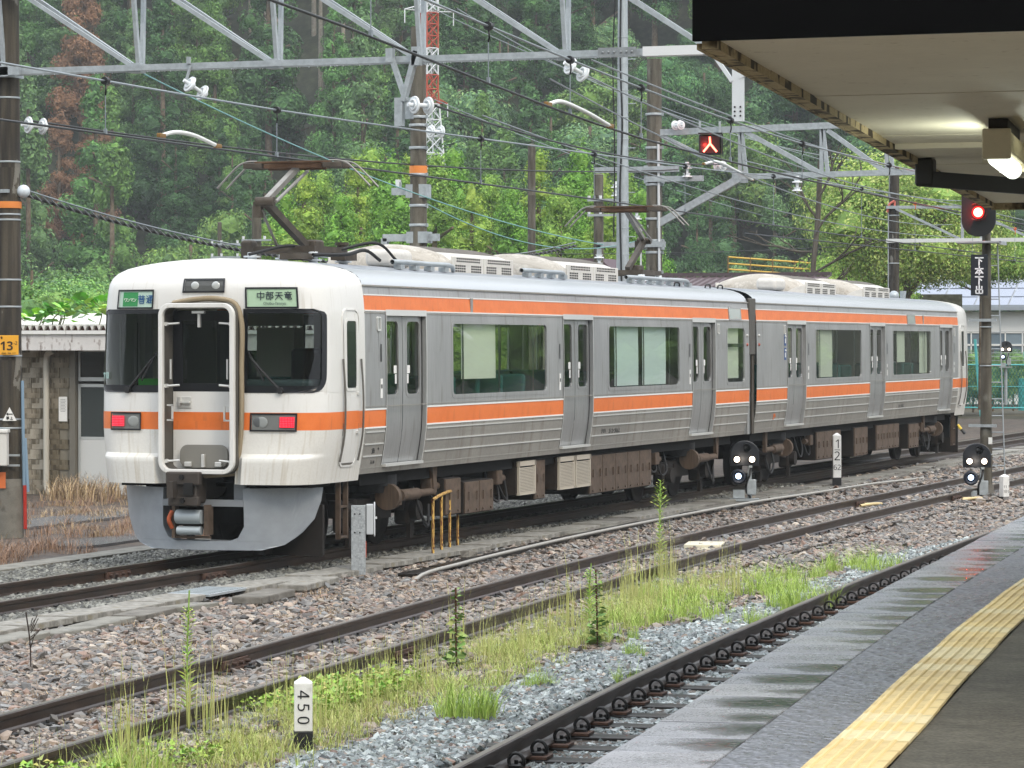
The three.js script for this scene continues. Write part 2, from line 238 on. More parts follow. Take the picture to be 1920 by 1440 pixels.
// ---- concrete cable trough: each lid its own slab
{
  const o = new THREE.Group(); o.name = 'cable_trough'; o.userData = { kind: 'structure', label: 'row of concrete cable trough lids along the train track', category: 'cable trough' }; scene.add(o);
  reseed(21);
  const slabA = rbox(0.985, 0.07, 0.46, 0.012), slabB = rbox(0.93, 0.06, 0.33, 0.012), crown = tex(256, 256, (u, v) => { let c = rgb(0x827f77); const n = tfb(u, v, 16, 111, 5), m = tfb(u, v, 8, 113, 4); c = c.map((q) => q + (n - 0.5) * 70); return m > 0.68 ? mixc(c, [140, 124, 84], clamp((m - 0.68) * 3)) : c; });
  const ms = [M.concrete, M.darkConcrete, mapped(crown, 0.75, 0, { bumpMap: T.bumpFine, bumpScale: 0.006 })];
  for (let x = 24.8, i = 0; x < 88; x += 1, i++) { if (x > 31.1 && x < 32.6) continue; const q = part(o, 'trough_lid', slabA, ms[(x < 40 ? 2 : R() * 3) | 0]); q.position.set(x, -0.13 + rr(-0.012, 0.012), -14.66 + 0.08 * Math.sin(x * 0.21) + rr(-0.015, 0.015)); q.rotation.set(rr(-0.02, 0.02), rr(-0.02, 0.02), rr(-0.015, 0.015)); }
  for (let x = 24.6; x < 31; x += 0.95) { const q = part(o, 'trough_lid', slabB, ms[(R() * 2) | 0]); q.position.set(x, -0.155 + rr(-0.015, 0.015), -14.2 + rr(-0.05, 0.05)); q.rotation.set(rr(-0.04, 0.04), rr(-0.06, 0.06), rr(-0.03, 0.03)); }
  part(o, 'tread_plate', [rbox(1, 0.03, 0.5, 0.004, 31.85, -0.11, -14.66), ...Array.from({ length: 15 }, (_, i) => box(0.02, 0.008, 0.46, 31.43 + i * 0.06, -0.092, -14.66))], M.galv, 'ribbed grey metal cover plate');
  part(o, 'loose_slab', rbox(1.15, 0.09, 0.34, 0.02, 31.55, -0.12, -13.86, 0.09), ms[1], 'loose dark concrete slab lying askew');
  part(o, 'loose_slab', rbox(1.3, 0.08, 0.34, 0.02, 33.4, -0.12, -14.12, 0.1), ms[2], 'mossy concrete slab');
  // second, narrower run on the far side
  for (let x = 44; x < 86; x += 0.8) { const q = part(o, 'trough_lid', slabB, ms[R() * 2 | 0]); q.position.set(x, -0.16, -14.35 + rr(-0.02, 0.02)); q.scale.x = 0.84; }
}
solo('cable_conduit', tube([[34.6, -0.2, -13.35], [35.3, -0.13, -13.46], [36.7, -0.1, -13.52], [39, -0.09, -13.66], [41.9, -0.1, -13.88], [46.7, -0.1, -14.02], [52.8, -0.09, -13.98], [56, -0.1, -13.86], [60, -0.1, -13.7], [64, -0.14, -13.5]], 0.022, 90, 8), flat(0x9c9a93, 0.55), 'pale grey cable conduit snaking over the ballast beside the middle track', 'conduit');
{ const o = thing('plank_walkway', 'narrow weathered boards lying beside the pale conduit', 'walkway', [0, 0, 0]); reseed(31); const pl = rbox(1.1, 0.04, 0.24, 0.006);
  for (let x = 36; x < 57; x += 1.14) { const q = part(o, 'plank', pl, M.timber); q.position.set(x, -0.145 + rr(-0.01, 0.01), curve1([[36, -13.72], [39, -13.84], [42, -14.05], [47, -14.2], [53, -14.16], [57, -14.02]])(x)); q.rotation.y = rr(-0.02, 0.02); } }
// ---- walkway kerb and yard on the far side of the train track
{ const o = new THREE.Group(); o.name = 'kerb'; o.userData = { kind: 'structure', label: 'pale concrete kerb slabs beyond the train track', category: 'kerb' }; scene.add(o);
  for (let x = 28; x < 44; x += 1.5) { const q = part(o, 'kerb_slab', rbox(1.485, 0.12, 0.42, 0.012), M.concrete); q.position.set(x, -0.16, -18.55); } }
struct('yard_pavement', box(14, 0.04, 1.1, 47, -0.26, -23.9), mapped(T.asphalt, 0.25, 0, { color: 0xd8d8d4 }), 'wet grey strip of paving in the weeds by the shed');
struct('yard_pavement', box(4.5, 0.04, 0.8, 42.5, -0.262, -20.8), mapped(T.asphalt, 0.2, 0, { color: 0xd8d8d4 }), 'wet patch of paving beside the train front');
// ---------------------------------------------------------------- lettering as thin raised strokes (cell 100 x 100, y up)
const fontB = await new FontLoader().loadAsync('fonts/droid/droid_sans_bold.typeface.json');
const fontR = await new FontLoader().loadAsync('fonts/droid/droid_sans_regular.typeface.json');
const GLYPH = {
  '中': '10,75 90,75 90,35 10,35 10,75|50,95 50,5', '下': '8,88 92,88|48,88 48,5|52,68 75,50', '本': '8,72 92,72|50,95 50,5|47,70 10,22|53,70 90,22|30,25 70,25',
  '出': '50,95 50,10|20,85 20,52 80,52 80,85|12,42 12,8 88,8 88,42', '天': '15,85 85,85|8,55 92,55|50,85 47,50 10,8|52,50 90,8',
  '竜': '50,97 50,88|15,86 85,86|35,80 32,68|65,80 68,68|8,66 92,66|22,56 78,56 78,30 22,30 22,56|22,43 78,43|50,56 50,12 90,12 90,22',
  '部': '28,95 28,86|8,84 50,84|18,76 21,66|40,76 36,66|5,62 53,62|12,48 46,48 46,14 12,14 12,48|62,4 62,88 90,88 76,62 90,42 88,28 74,28',
  '普': '30,96 36,86|70,96 64,86|12,84 88,84|38,84 38,58|62,84 62,58|18,78 26,64|82,78 74,64|6,56 94,56|24,46 76,46 76,6 24,6 24,46|24,27 76,27',
  '通': '12,92 22,80|8,60 24,60 22,28 8,14|18,22 36,12 95,8|38,92 85,92 62,76|50,84 68,74|36,20 36,70 88,70 88,22|36,54 88,54|36,38 88,38|62,70 62,20',
  '単': '20,95 28,84|48,97 50,85|80,95 70,84|18,80 82,80 82,45 18,45 18,80|18,62 82,62|50,80 50,2|6,26 94,26', '上': '48,92 48,10|48,58 82,58|8,10 92,10',
  'ワ': '15,55 15,85 85,85 80,45 45,8', 'ン': '15,85 35,70|10,12 50,25 90,75', 'マ': '10,82 90,82 50,35|35,55 60,18', 'ク': '40,95 12,50|35,80 85,80 70,35 25,5', 'モ': '20,85 80,85|10,55 90,55|48,85 48,12 85,12', 'ハ': '38,80 10,12|58,80 92,12',
  '海': '10,90 22,80|5,62 17,54|8,10 22,36|45,97 32,72|42,86 92,86|42,72 36,22 88,22 84,72 42,72|30,48 96,48|60,72 56,22', '人': '48,92 50,55 12,8|50,55 88,8', '可': '8,85 92,85|72,85 72,8 55,8|20,62 50,62 50,32 20,32 20,62', '番': '20,92 80,96|50,94 50,50|12,76 88,76|50,74 15,52|50,74 85,52|24,44 76,44 76,6 24,6 24,44|24,25 76,25|50,44 50,6',
};
function glyphs(str, h, w = 0.1, depth = 0.002, pitch = 1.08, vertical = false) { // in the xy plane, origin at lower left (or upper left when vertical)
  const out = []; let x = 0, y = 0; const k = h / 100, t = h * w;
  for (const ch of str) { if (vertical) y -= h * pitch; for (const s of (GLYPH[ch] ?? '').split('|')) { const p = s.split(' ').map((q) => q.split(',').map(Number)); for (let i = 0; i + 1 < p.length; i++) { const [a, b] = p[i].map((q) => q * k), [c, d] = p[i + 1].map((q) => q * k), L = Math.hypot(c - a, d - b); out.push(tr(box(L + t, t, depth), 0, 0, 0, 0, 0, Math.atan2(d - b, c - a)).translate(x + (a + c) / 2, y + (b + d) / 2, depth / 2)); } } if (!vertical) x += h * pitch; }
  return merge(out);
}
function latin(str, size, bold = true, depth = 0.002) { const g = new TextGeometry(str, { font: bold ? fontB : fontR, size, depth, curveSegments: 3, bevelEnabled: false }); g.computeBoundingBox(); const b = g.boundingBox; return clean(g.translate(-(b.min.x + b.max.x) / 2, -(b.min.y + b.max.y) / 2, 0)); }
const centre = (g) => { g.computeBoundingBox(); const b = g.boundingBox; return g.translate(-(b.min.x + b.max.x) / 2, -(b.min.y + b.max.y) / 2, 0); };
// ---------------------------------------------------------------- the two-car electric train (local u along the car from its cab, y up, z across)
T.steel = tex(512, 512, (u, v) => { const s = tfb(u, v * 0.0625, 128, 201, 2), b = tfb(u, v, 4, 203, 5), d = tfb(u, v * 0.12, 32, 207, 3); let c = [168, 169, 168].map((q) => q + (s - 0.5) * 16 + (b - 0.5) * 22); if (d > 0.68) c = mixc(c, [116, 110, 100], (d - 0.68) * 1.9); return c; });
T.steelLow = tex(512, 512, (u, v) => { const b = tfb(u, v, 4, 213, 5), d = tfb(u, v * 0.1, 32, 217, 3), g = tfb(u, v, 64, 219, 2); let c = [160, 157, 150].map((q) => q + (b - 0.5) * 24 + (g - 0.5) * 12); return d > 0.58 ? mixc(c, [118, 109, 94], (d - 0.58) * 1.5) : c; });
T.paint = tex(512, 512, (u, v) => { const b = tfb(u, v, 4, 223, 5), d = tfb(u, v * 0.06, 64, 227, 3); let c = [219, 218, 213].map((q) => q + (b - 0.5) * 12); return d > 0.66 ? mixc(c, [170, 162, 146], (d - 0.66) * 1.6) : c; });
T.paintLow = tex(512, 512, (u, v) => { const b = tfb(u, v, 4, 233, 5), d = tfb(u, v * 0.06, 64, 237, 3), g = tfb(u, v, 128, 239, 2); let c = [214, 212, 205].map((q) => q + (b - 0.5) * 18 + (g - 0.5) * 10); return d > 0.6 ? mixc(c, [168, 156, 134], (d - 0.6) * 1.3) : c; });
T.orange = grain(0xdf7430, 16, 8, 241, (c, u, v) => { const d = tfb(u, v * 0.1, 32, 243, 3); return d > 0.6 ? mixc(c, [190, 104, 56], (d - 0.6) * 2) : c; });
T.acDirt = tex(256, 256, (u, v) => { const d = tfb(u, v, 16, 251, 5), s = tfb(u, v * 0.08, 32, 253, 3); let c = [204, 201, 194].map((q) => q + (d - 0.5) * 26); if (d > 0.62) c = mixc(c, [150, 138, 116], (d - 0.62) * 2); return s > 0.8 ? mixc(c, [140, 104, 60], (s - 0.8) * 3) : c; });
T.mud = tex(256, 256, (u, v) => { const d = tfb(u, v, 8, 261, 5), s = tfb(u, v, 16, 263, 4); let c = mixc([84, 73, 63], [122, 106, 92], d); return s > 0.58 ? mixc(c, [78, 64, 52], (s - 0.58) * 2.4) : c; });
const TM = {
  steel: mapped(rep(T.steel, 0.4), 0.42, 0.55), low: mapped(rep(T.steelLow, 0.4), 0.45, 0.4), door: mapped(rep(T.steel, 0.5), 0.4, 0.6), rib: flat(0xdcdcd8, 0.35, 0.5), paint: mapped(rep(T.paint, 0.5), 0.38, 0, { phys: 1, clearcoat: 0.5, clearcoatRoughness: 0.18 }), paintLow: mapped(rep(T.paintLow, 0.5), 0.45, 0, { phys: 1, clearcoat: 0.4, clearcoatRoughness: 0.25 }), orange: mapped(T.orange, 0.45),
  roofSteel: flat(0xc4c8ca, 0.3, 0.6), roofCoat: mapped(grain(0x8b9096, 44, 8, 271), 0.4), ac: mapped(rep(T.acDirt, 0.8), 0.5), acNose: mapped(rep(tex(256, 256, (u, v) => { const d = tfb(u, v, 8, 255, 5), g = tfb(u, v, 64, 257, 2); let c = mixc([184, 179, 169], [152, 144, 131], clamp(d * 1.8 - 0.5)); return c.map((q) => q + (g - 0.5) * 40); }), 0.7), 0.6), acTop: mapped(grain(0x5d5850, 50, 16, 281), 0.8), mud: mapped(rep(T.mud, 1.2), 0.85, 0, { color: 0xd8d0c8 }), darkBrown: mapped(rep(T.mud, 1.5), 0.9, 0, { color: 0x4e4842 }), under: flat(0x0c0b09, 0.95), latch: flat(0x5c4e43, 0.8), boxDark: mapped(rep(T.mud, 1.3), 0.9, 0, { color: 0x6a5f55 }),
  blackTrim: flat(0x14161a, 0.3), skirt: mapped(grain(0x979da3, 22, 8, 291), 0.34, 0.2), rubber: flat(0x1c1c1d, 0.7), hose: mapped(grain(0x8d7f66, 60, 8, 295), 0.75),
  glass: mat({ phys: 1, color: 0xdfe6e3, roughness: 0.02, transmission: 1, thickness: 0, ior: 1.5 }), wind: mat({ phys: 1, color: 0xb4bcba, roughness: 0.02, transmission: 1, thickness: 0, ior: 1.5 }), clear: mat({ phys: 1, color: 0xd8dcdc, roughness: 0.05, transmission: 1, thickness: 0, ior: 1.5 }),
  blindCream: flat(0xe6e8d4, 0.9), blindBlue: flat(0xe2eee8, 0.9), seat: flat(0x175552, 0.9), inner: flat(0xcfcab8, 0.8), floor: flat(0x5d5a54, 0.8), green: flat(0x3fae35, 0.6),
  red: mat({ color: 0xc0102a, roughness: 0.35, emissive: 0xff1030, emissiveIntensity: 0.55 }), lens: mat({ phys: 1, color: 0xb4b8b6, roughness: 0.15, clearcoat: 1 }), panHead: mapped(grain(0x523a25, 60, 8, 301), 0.7, 0.3), panArm: mapped(grain(0x8d8a84, 40, 8, 303), 0.45, 0.5), panDark: mapped(grain(0x4b4339, 40, 8, 305), 0.6, 0.3),
};
const prof = curve1([[0.9, 1.385], [1.0, 1.4], [1.2, 1.435], [1.4, 1.467], [1.6, 1.486], [1.8, 1.489], [2.4, 1.489], [2.98, 1.478], [3.2, 1.46], [3.33, 1.44]]);
const ROOF = [[1.44, 3.33], [1.425, 3.375], [1.385, 3.43], [1.31, 3.485], [1.19, 3.53], [1.0, 3.57], [0.7, 3.61], [0.35, 3.633], [0, 3.64]];
const CL = 19.72;
// a patch between u-lines and y-lines on side s; off = outward offset
function wallPatch(s, us, ys, off = 0) { const t = new Tri(), P = (u, y) => [u, y, s * (prof(y) + off)];
  for (let i = 0; i + 1 < us.length; i++) for (let j = 0; j + 1 < ys.length; j++) { const a = [P(us[i], ys[j]), P(us[i + 1], ys[j]), P(us[i + 1], ys[j + 1]), P(us[i], ys[j + 1])], uv = [[us[i], ys[j]], [us[i + 1], ys[j]], [us[i + 1], ys[j + 1]], [us[i], ys[j + 1]]]; if (s < 0) { a.reverse(); uv.reverse(); } t.q(...a, uv); } return t; }
const ylist = (a, b, n = 5) => Array.from({ length: n + 1 }, (_, i) => lerp(a, b, i / n));
const rrPath = (w, h, r, n = 5) => { const p = []; for (const [cx, cy, a0] of [[w - r, h - r, 0], [r, h - r, 90], [r, r, 180], [w - r, r, 270]]) for (let i = 0; i <= n; i++) { const a = (a0 + 90 * i / n) * Math.PI / 180; p.push([cx + r * Math.cos(a), cy + r * Math.sin(a)]); } return p; };
// rounded frame between two outlines (u,y), bent onto the side wall, with thickness
function frameRing(s, u0, y0, w, h, r, inset, off, depth, base = 0) {
  const t = new Tri(), o = rrPath(w, h, r), ri = Math.max(0.01, r - inset * 0.4), q = rrPath(w - 2 * inset, h - 2 * inset, ri).map(([a, b]) => [a + inset, b + inset]), n = o.length;
  const P = ([a, b], d) => [u0 + a, y0 + b, s * (prof(y0 + b) + base + d)];
  for (let i = 0; i < n; i++) { const j = (i + 1) % n; t.q(P(o[i], off), P(o[j], off), P(q[j], off), P(q[i], off)); t.q(P(q[i], off), P(q[j], off), P(q[j], off - depth), P(q[i], off - depth)); t.q(P(o[i], off), P(o[j], off), P(o[j], off - depth), P(o[i], off - depth)); }
  return t.geo();
}
function pane(s, u0, y0, w, h, r, off) { const t = new Tri(), o = rrPath(w, h, r), P = ([a, b]) => [u0 + a, y0 + b, s * (prof(y0 + b) + off)], c = P([w / 2, h / 2]); for (let i = 0; i < o.length; i++) t.t(c, P(o[i]), P(o[(i + 1) % o.length])); return t.geo(); }
// ---- cab front: plan outline by arc length t (0 at the centre), scaled by height
const FR = 0.42, FA = 1.489 - FR;
function plan(t) { const s = Math.sign(t) || 1, a = Math.abs(t); let x, z; if (a <= FA) { x = 0.07 * (a / FA) ** 2; z = a; } else if (a <= FA + FR * 1.5708) { const p = (a - FA) / FR; x = 0.07 + FR * (1 - Math.cos(p)) * 0.95 + 0.02 * p; z = FA + FR * Math.sin(p); } else { const x1 = 0.07 + FR * 0.95 + 0.0314; x = x1 + (a - FA - FR * 1.5708); z = 1.489; } return [x, s * z]; }
const TEND = FA + FR * 1.5708 + (1.6 - 0.07 - FR * 0.95 - 0.0314);
const xFront = (y) => { const q = clamp((y - 3.22) / 0.42); return 0.03 + 0.1 * clamp((y - 1.3) / 1.9) + 0.5 * (1 - Math.sqrt(1 - q * q * 0.995)); };
const hwAt = (y) => { if (y <= 3.33) return prof(y); for (let i = 0; i + 1 < ROOF.length; i++) if (y <= ROOF[i + 1][1]) { const k = (y - ROOF[i][1]) / (ROOF[i + 1][1] - ROOF[i][1]); return lerp(ROOF[i][0], ROOF[i + 1][0], k); } return 0; };
function front(t, y, off = 0) { // point on the cab shell
  const [x0, z0] = plan(t), X = xFront(y), a = Math.abs(t), bump = 0.11 * sstep(0.52, 0.6, a) * sstep(1.8, 1.15, a) * sstep(1.29, 1.235, y);
  let x = X + (1.6 - X) * x0 / 1.6 - bump, z = z0 * hwAt(y) / 1.489; if (off) { const [xa, za] = plan(t - 0.02), [xb, zb] = plan(t + 0.02), L = Math.hypot(xb - xa, zb - za) || 1; x -= (zb - za) / L * off; z += (xb - xa) / L * off; } return [x, y, z]; }
function frontPatch(tl, yl, off = 0, tri = new Tri()) { // tl may depend on y
  for (let j = 0; j + 1 < yl.length; j++) { const A = typeof tl === 'function' ? tl(yl[j]) : tl, B = typeof tl === 'function' ? tl(yl[j + 1]) : tl;
    for (let i = 0; i + 1 < A.length; i++) tri.q(front(A[i], yl[j], off), front(A[i + 1], yl[j], off), front(B[i + 1], yl[j + 1], off), front(B[i], yl[j + 1], off), [[A[i], yl[j]], [A[i + 1], yl[j]], [B[i + 1], yl[j + 1]], [B[i], yl[j + 1]]]); }
  return tri; }
const span = (a, b, n) => Array.from({ length: n + 1 }, (_, i) => lerp(a, b, i / n));
const TW = FA + FR * 1.22; // windscreen wraps round to here
const cornerCut = (y, y0, y1, r) => { const d = Math.min(y - y0, (y1 - y) * 2.2); return d >= r ? 0 : r - Math.sqrt(Math.max(0, r * r - (r - d) ** 2)); };

const wheelG = (() => { const p = [[0.05, -0.07], [0.2, -0.05], [0.33, -0.03], [0.37, -0.065], [0.43, -0.065], [0.435, 0.03], [0.455, 0.045], [0.455, 0.065], [0.37, 0.065], [0.33, 0.02], [0.2, 0.04], [0.05, 0.07]].map((q) => new THREE.Vector2(...q)); return new THREE.LatheGeometry(p, 28).rotateX(Math.PI / 2); })();
function bogie(car, uc, side) {
  const b = part(car, 'bogie', [box(2.4, 0.16, 0.14, uc, 0.56, -0.98), box(2.4, 0.16, 0.14, uc, 0.56, 0.98), box(0.5, 0.18, 2.1, uc, 0.6, 0), box(0.9, 0.22, 0.16, uc, 0.48, 0.98), box(0.9, 0.22, 0.16, uc, 0.48, -0.98), box(1.2, 0.12, 1.4, uc, 0.78, 0)], TM.darkBrown, 'dirty dark bogie frame');
  for (const du of [-1.05, 1.05]) for (const s of [-1, 1]) { const w = part(b, 'wheel', wheelG, TM.darkBrown); w.position.set(uc + du, 0.43, s * 0.56); if (s < 0) w.rotation.y = Math.PI; const ab = part(b, 'axle_box', [rbox(0.34, 0.36, 0.2, 0.05, uc + du, 0.43, s * 1.02), cyl(0.13, 0.13, 0.12, uc + du, 0.43, s * 1.16, 12, Math.PI / 2), cyl(0.09, 0.1, 0.22, uc + du - 0.22, 0.55, s * 1.0, 10), cyl(0.09, 0.1, 0.22, uc + du + 0.22, 0.55, s * 1.0, 10), box(0.12, 0.22, 0.06, uc + du + 0.02, 0.18, s * 1.08)], TM.darkBrown); }
  for (const s of [-1, 1]) { part(b, 'air_spring', [cyl(0.28, 0.3, 0.1, uc, 0.76, s * 0.96, 18), cyl(0.33, 0.33, 0.14, uc, 0.87, s * 0.96, 18)], TM.rubber);
    part(b, 'yaw_damper', [cyl(0.075, 0.075, 0.62, uc + 0.55, 0.66, s * 1.26, 12, 0, Math.PI / 2), cyl(0.05, 0.05, 0.6, uc + 1.1, 0.66, s * 1.26, 10, 0, Math.PI / 2), box(0.14, 0.2, 0.16, uc + 0.2, 0.64, s * 1.2), cyl(0.17, 0.17, 0.1, uc - 0.1, 0.66, s * 1.24, 16, 0, Math.PI / 2)], TM.mud, 'brown horizontal damper on the bogie');
    part(b, 'damper_bracket', [extr([[-0.09, 0], [0.09, 0], [0.035, -0.4], [-0.035, -0.4]], 0.06).translate(uc + 1.42, 1.02, s * 1.27 - 0.03)], TM.mud); 
    part(b, 'hose', tube([[uc + 0.85, 0.75, s * 1.2], [uc + 0.9, 0.4, s * 1.3], [uc + 1.15, 0.22, s * 1.3], [uc + 1.3, 0.5, s * 1.25]], 0.02, 14), TM.rubber); }
}
function pantograph(car, u, dir) { // dir: which way the knee points
  const p = part(car, 'pantograph', [bar([u - 0.55, 3.8, -0.42], [u + 0.55, 3.8, -0.42], 0.08), bar([u - 0.55, 3.8, 0.42], [u + 0.55, 3.8, 0.42], 0.08), bar([u - 0.5, 3.8, -0.45], [u - 0.5, 3.8, 0.45], 0.08), bar([u + 0.5, 3.8, -0.45], [u + 0.5, 3.8, 0.45], 0.08), rbox(0.3, 0.12, 0.16, 0.03, u + 0.3, 3.88, 0.1), rbox(0.2, 0.24, 0.16, 0.04, u - 0.42, 3.8, -0.5)], TM.panDark, 'dark pantograph base frame');
  for (const a of [-0.5, 0.5]) for (const b of [-0.42, 0.42]) part(p, 'insulator', [cyl(0.06, 0.06, 0.15, u + a, 3.69, b, 12), cyl(0.11, 0.11, 0.02, u + a, 3.66, b, 14), cyl(0.11, 0.11, 0.02, u + a, 3.71, b, 14)], M.porcelain);
  const kx = u + dir * 1.05, base = [u - dir * 0.12, 3.86, 0.06], knee = [kx, 4.38, 0], hx = u + dir * 0.02, top = [hx, 4.86, 0];
  part(p, 'lower_arm', [bar(base, knee, 0.085, 0.09)], TM.panDark, 'dark lower pantograph arm'); part(p, 'control_rod', [rod([u + dir * 0.45, 3.85, -0.1], [kx - dir * 0.02, 4.28, -0.06], 0.02), rod([kx + dir * -0.02, 4.38, 0.14], [hx - dir * 0.1, 4.82, 0.1], 0.022)], TM.panArm);
  part(p, 'upper_arm', [bar(knee, top, 0.07, 0.07)], TM.panArm, 'pale upper pantograph arm'); part(p, 'knee_joint', [cyl(0.06, 0.06, 0.24, kx, 4.38, 0, 12, Math.PI / 2), box(0.1, 0.2, 0.1, kx - dir * 0.02, 4.28, -0.1)], TM.panDark);
  const h = part(p, 'contact_strip', [rbox(0.08, 0.03, 1.05, 0.008, hx - 0.14, 4.92, 0), rbox(0.08, 0.03, 1.05, 0.008, hx + 0.14, 4.92, 0), box(0.05, 0.045, 0.8, hx - 0.14, 4.87, 0), box(0.05, 0.045, 0.8, hx + 0.14, 4.87, 0), rod([hx, 4.85, -0.4], [hx, 4.85, 0.4], 0.025)], TM.panHead, 'rust brown collector strips');
  part(h, 'strip_end', [...[-1, 1].flatMap((s) => [-0.14, 0.14].map((d) => rbox(0.09, 0.07, 0.26, 0.01, hx + d, 4.88, s * 0.55)))], TM.panDark);
  for (const s of [-1, 1]) for (const d of [-0.14, 0.14]) part(h, 'horn', tube([[hx + d, 4.935, s * 0.5], [hx + d, 4.935, s * 0.62], [hx + d, 4.9, s * 0.74], [hx + d, 4.78, s * 0.88], [hx + d, 4.6, s * 1.06]], 0.0125, 14), TM.panArm);
}
function airConditioner(car, u0, u1, nose, name) { // arched roof unit; nose = -1: sloping end towards lower u
  const hw = 0.9, arch = (k, ws = 1) => { const p = []; for (let i = 0; i <= 16; i++) { const z = lerp(-hw, hw, i / 16), q = Math.abs(z) / hw; p.push([z * ws, 3.6 + k * (0.17 + 0.2 * (1 - q * q)) - (q > 0.93 ? 0.04 : 0)]); } return p; };
  const sec = [[0, 0.25, 0.7], [0.05, 0.62, 0.8], [0.14, 0.85, 0.9], [0.26, 0.96, 0.97], [0.4, 1, 1]].map(([d, k, w]) => [nose < 0 ? u0 - 0.4 + d : u1 + 0.4 - d, k, w]);
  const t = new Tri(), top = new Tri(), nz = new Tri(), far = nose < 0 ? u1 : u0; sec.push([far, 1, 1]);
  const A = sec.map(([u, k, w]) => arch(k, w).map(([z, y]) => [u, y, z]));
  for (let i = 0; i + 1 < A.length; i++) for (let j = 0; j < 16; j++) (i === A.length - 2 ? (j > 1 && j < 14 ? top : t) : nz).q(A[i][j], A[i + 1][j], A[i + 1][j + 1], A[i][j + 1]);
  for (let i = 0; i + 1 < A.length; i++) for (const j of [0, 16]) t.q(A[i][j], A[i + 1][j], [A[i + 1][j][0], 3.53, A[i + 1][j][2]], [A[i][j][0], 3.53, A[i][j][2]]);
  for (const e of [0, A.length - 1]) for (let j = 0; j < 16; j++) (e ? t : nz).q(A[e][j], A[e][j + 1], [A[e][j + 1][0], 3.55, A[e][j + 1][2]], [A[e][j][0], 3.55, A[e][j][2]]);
  const o = part(car, 'air_conditioner', t.geo(0.7), TM.ac, 'weathered white rooftop air conditioner'); part(o, 'nose_cover', nz.geo(0.9), TM.acNose, 'beige end cover with dust and painted shade in its tone'); part(o, 'top_panel', top.geo(0.7), TM.acTop, 'brown grey mesh top');  // nose colour carries the shade of the end face as well as dust
  const a = Math.min(u0, u1), L = Math.abs(u1 - u0);
  for (const s of [-1, 1]) { part(o, 'side_panel', [0, 1].map((k) => rbox(L / 2 - 0.02, 0.24, 0.03, 0.01, a + L * (0.25 + 0.5 * k), 3.68, s * (hw + 0.008))), TM.ac);
    const sl = []; for (let k = 0; k < 4; k++) for (let r = 0; r < 3; r++) for (let c = 0; c < 5; c++) sl.push(box(0.062, 0.024, 0.012, a + L * (0.125 + 0.25 * k) + (c - 2) * 0.085, 3.6 + r * 0.036, s * (hw + 0.019))); for (let k = 0; k < 2; k++) for (let r = 0; r < 2; r++) for (let c = 0; c < 12; c++) sl.push(box(0.055, 0.022, 0.012, a + L * (0.25 + 0.5 * k) + (c - 5.5) * 0.08, 3.735 + r * 0.036, s * (hw + 0.019)));
    part(o, 'vent_slots', sl, TM.under, 'rows of dark ventilation slots'); }
  part(o, 'mounting_skirt', box(L, 0.1, 1.7, a + L / 2, 3.57, 0), TM.under);
}
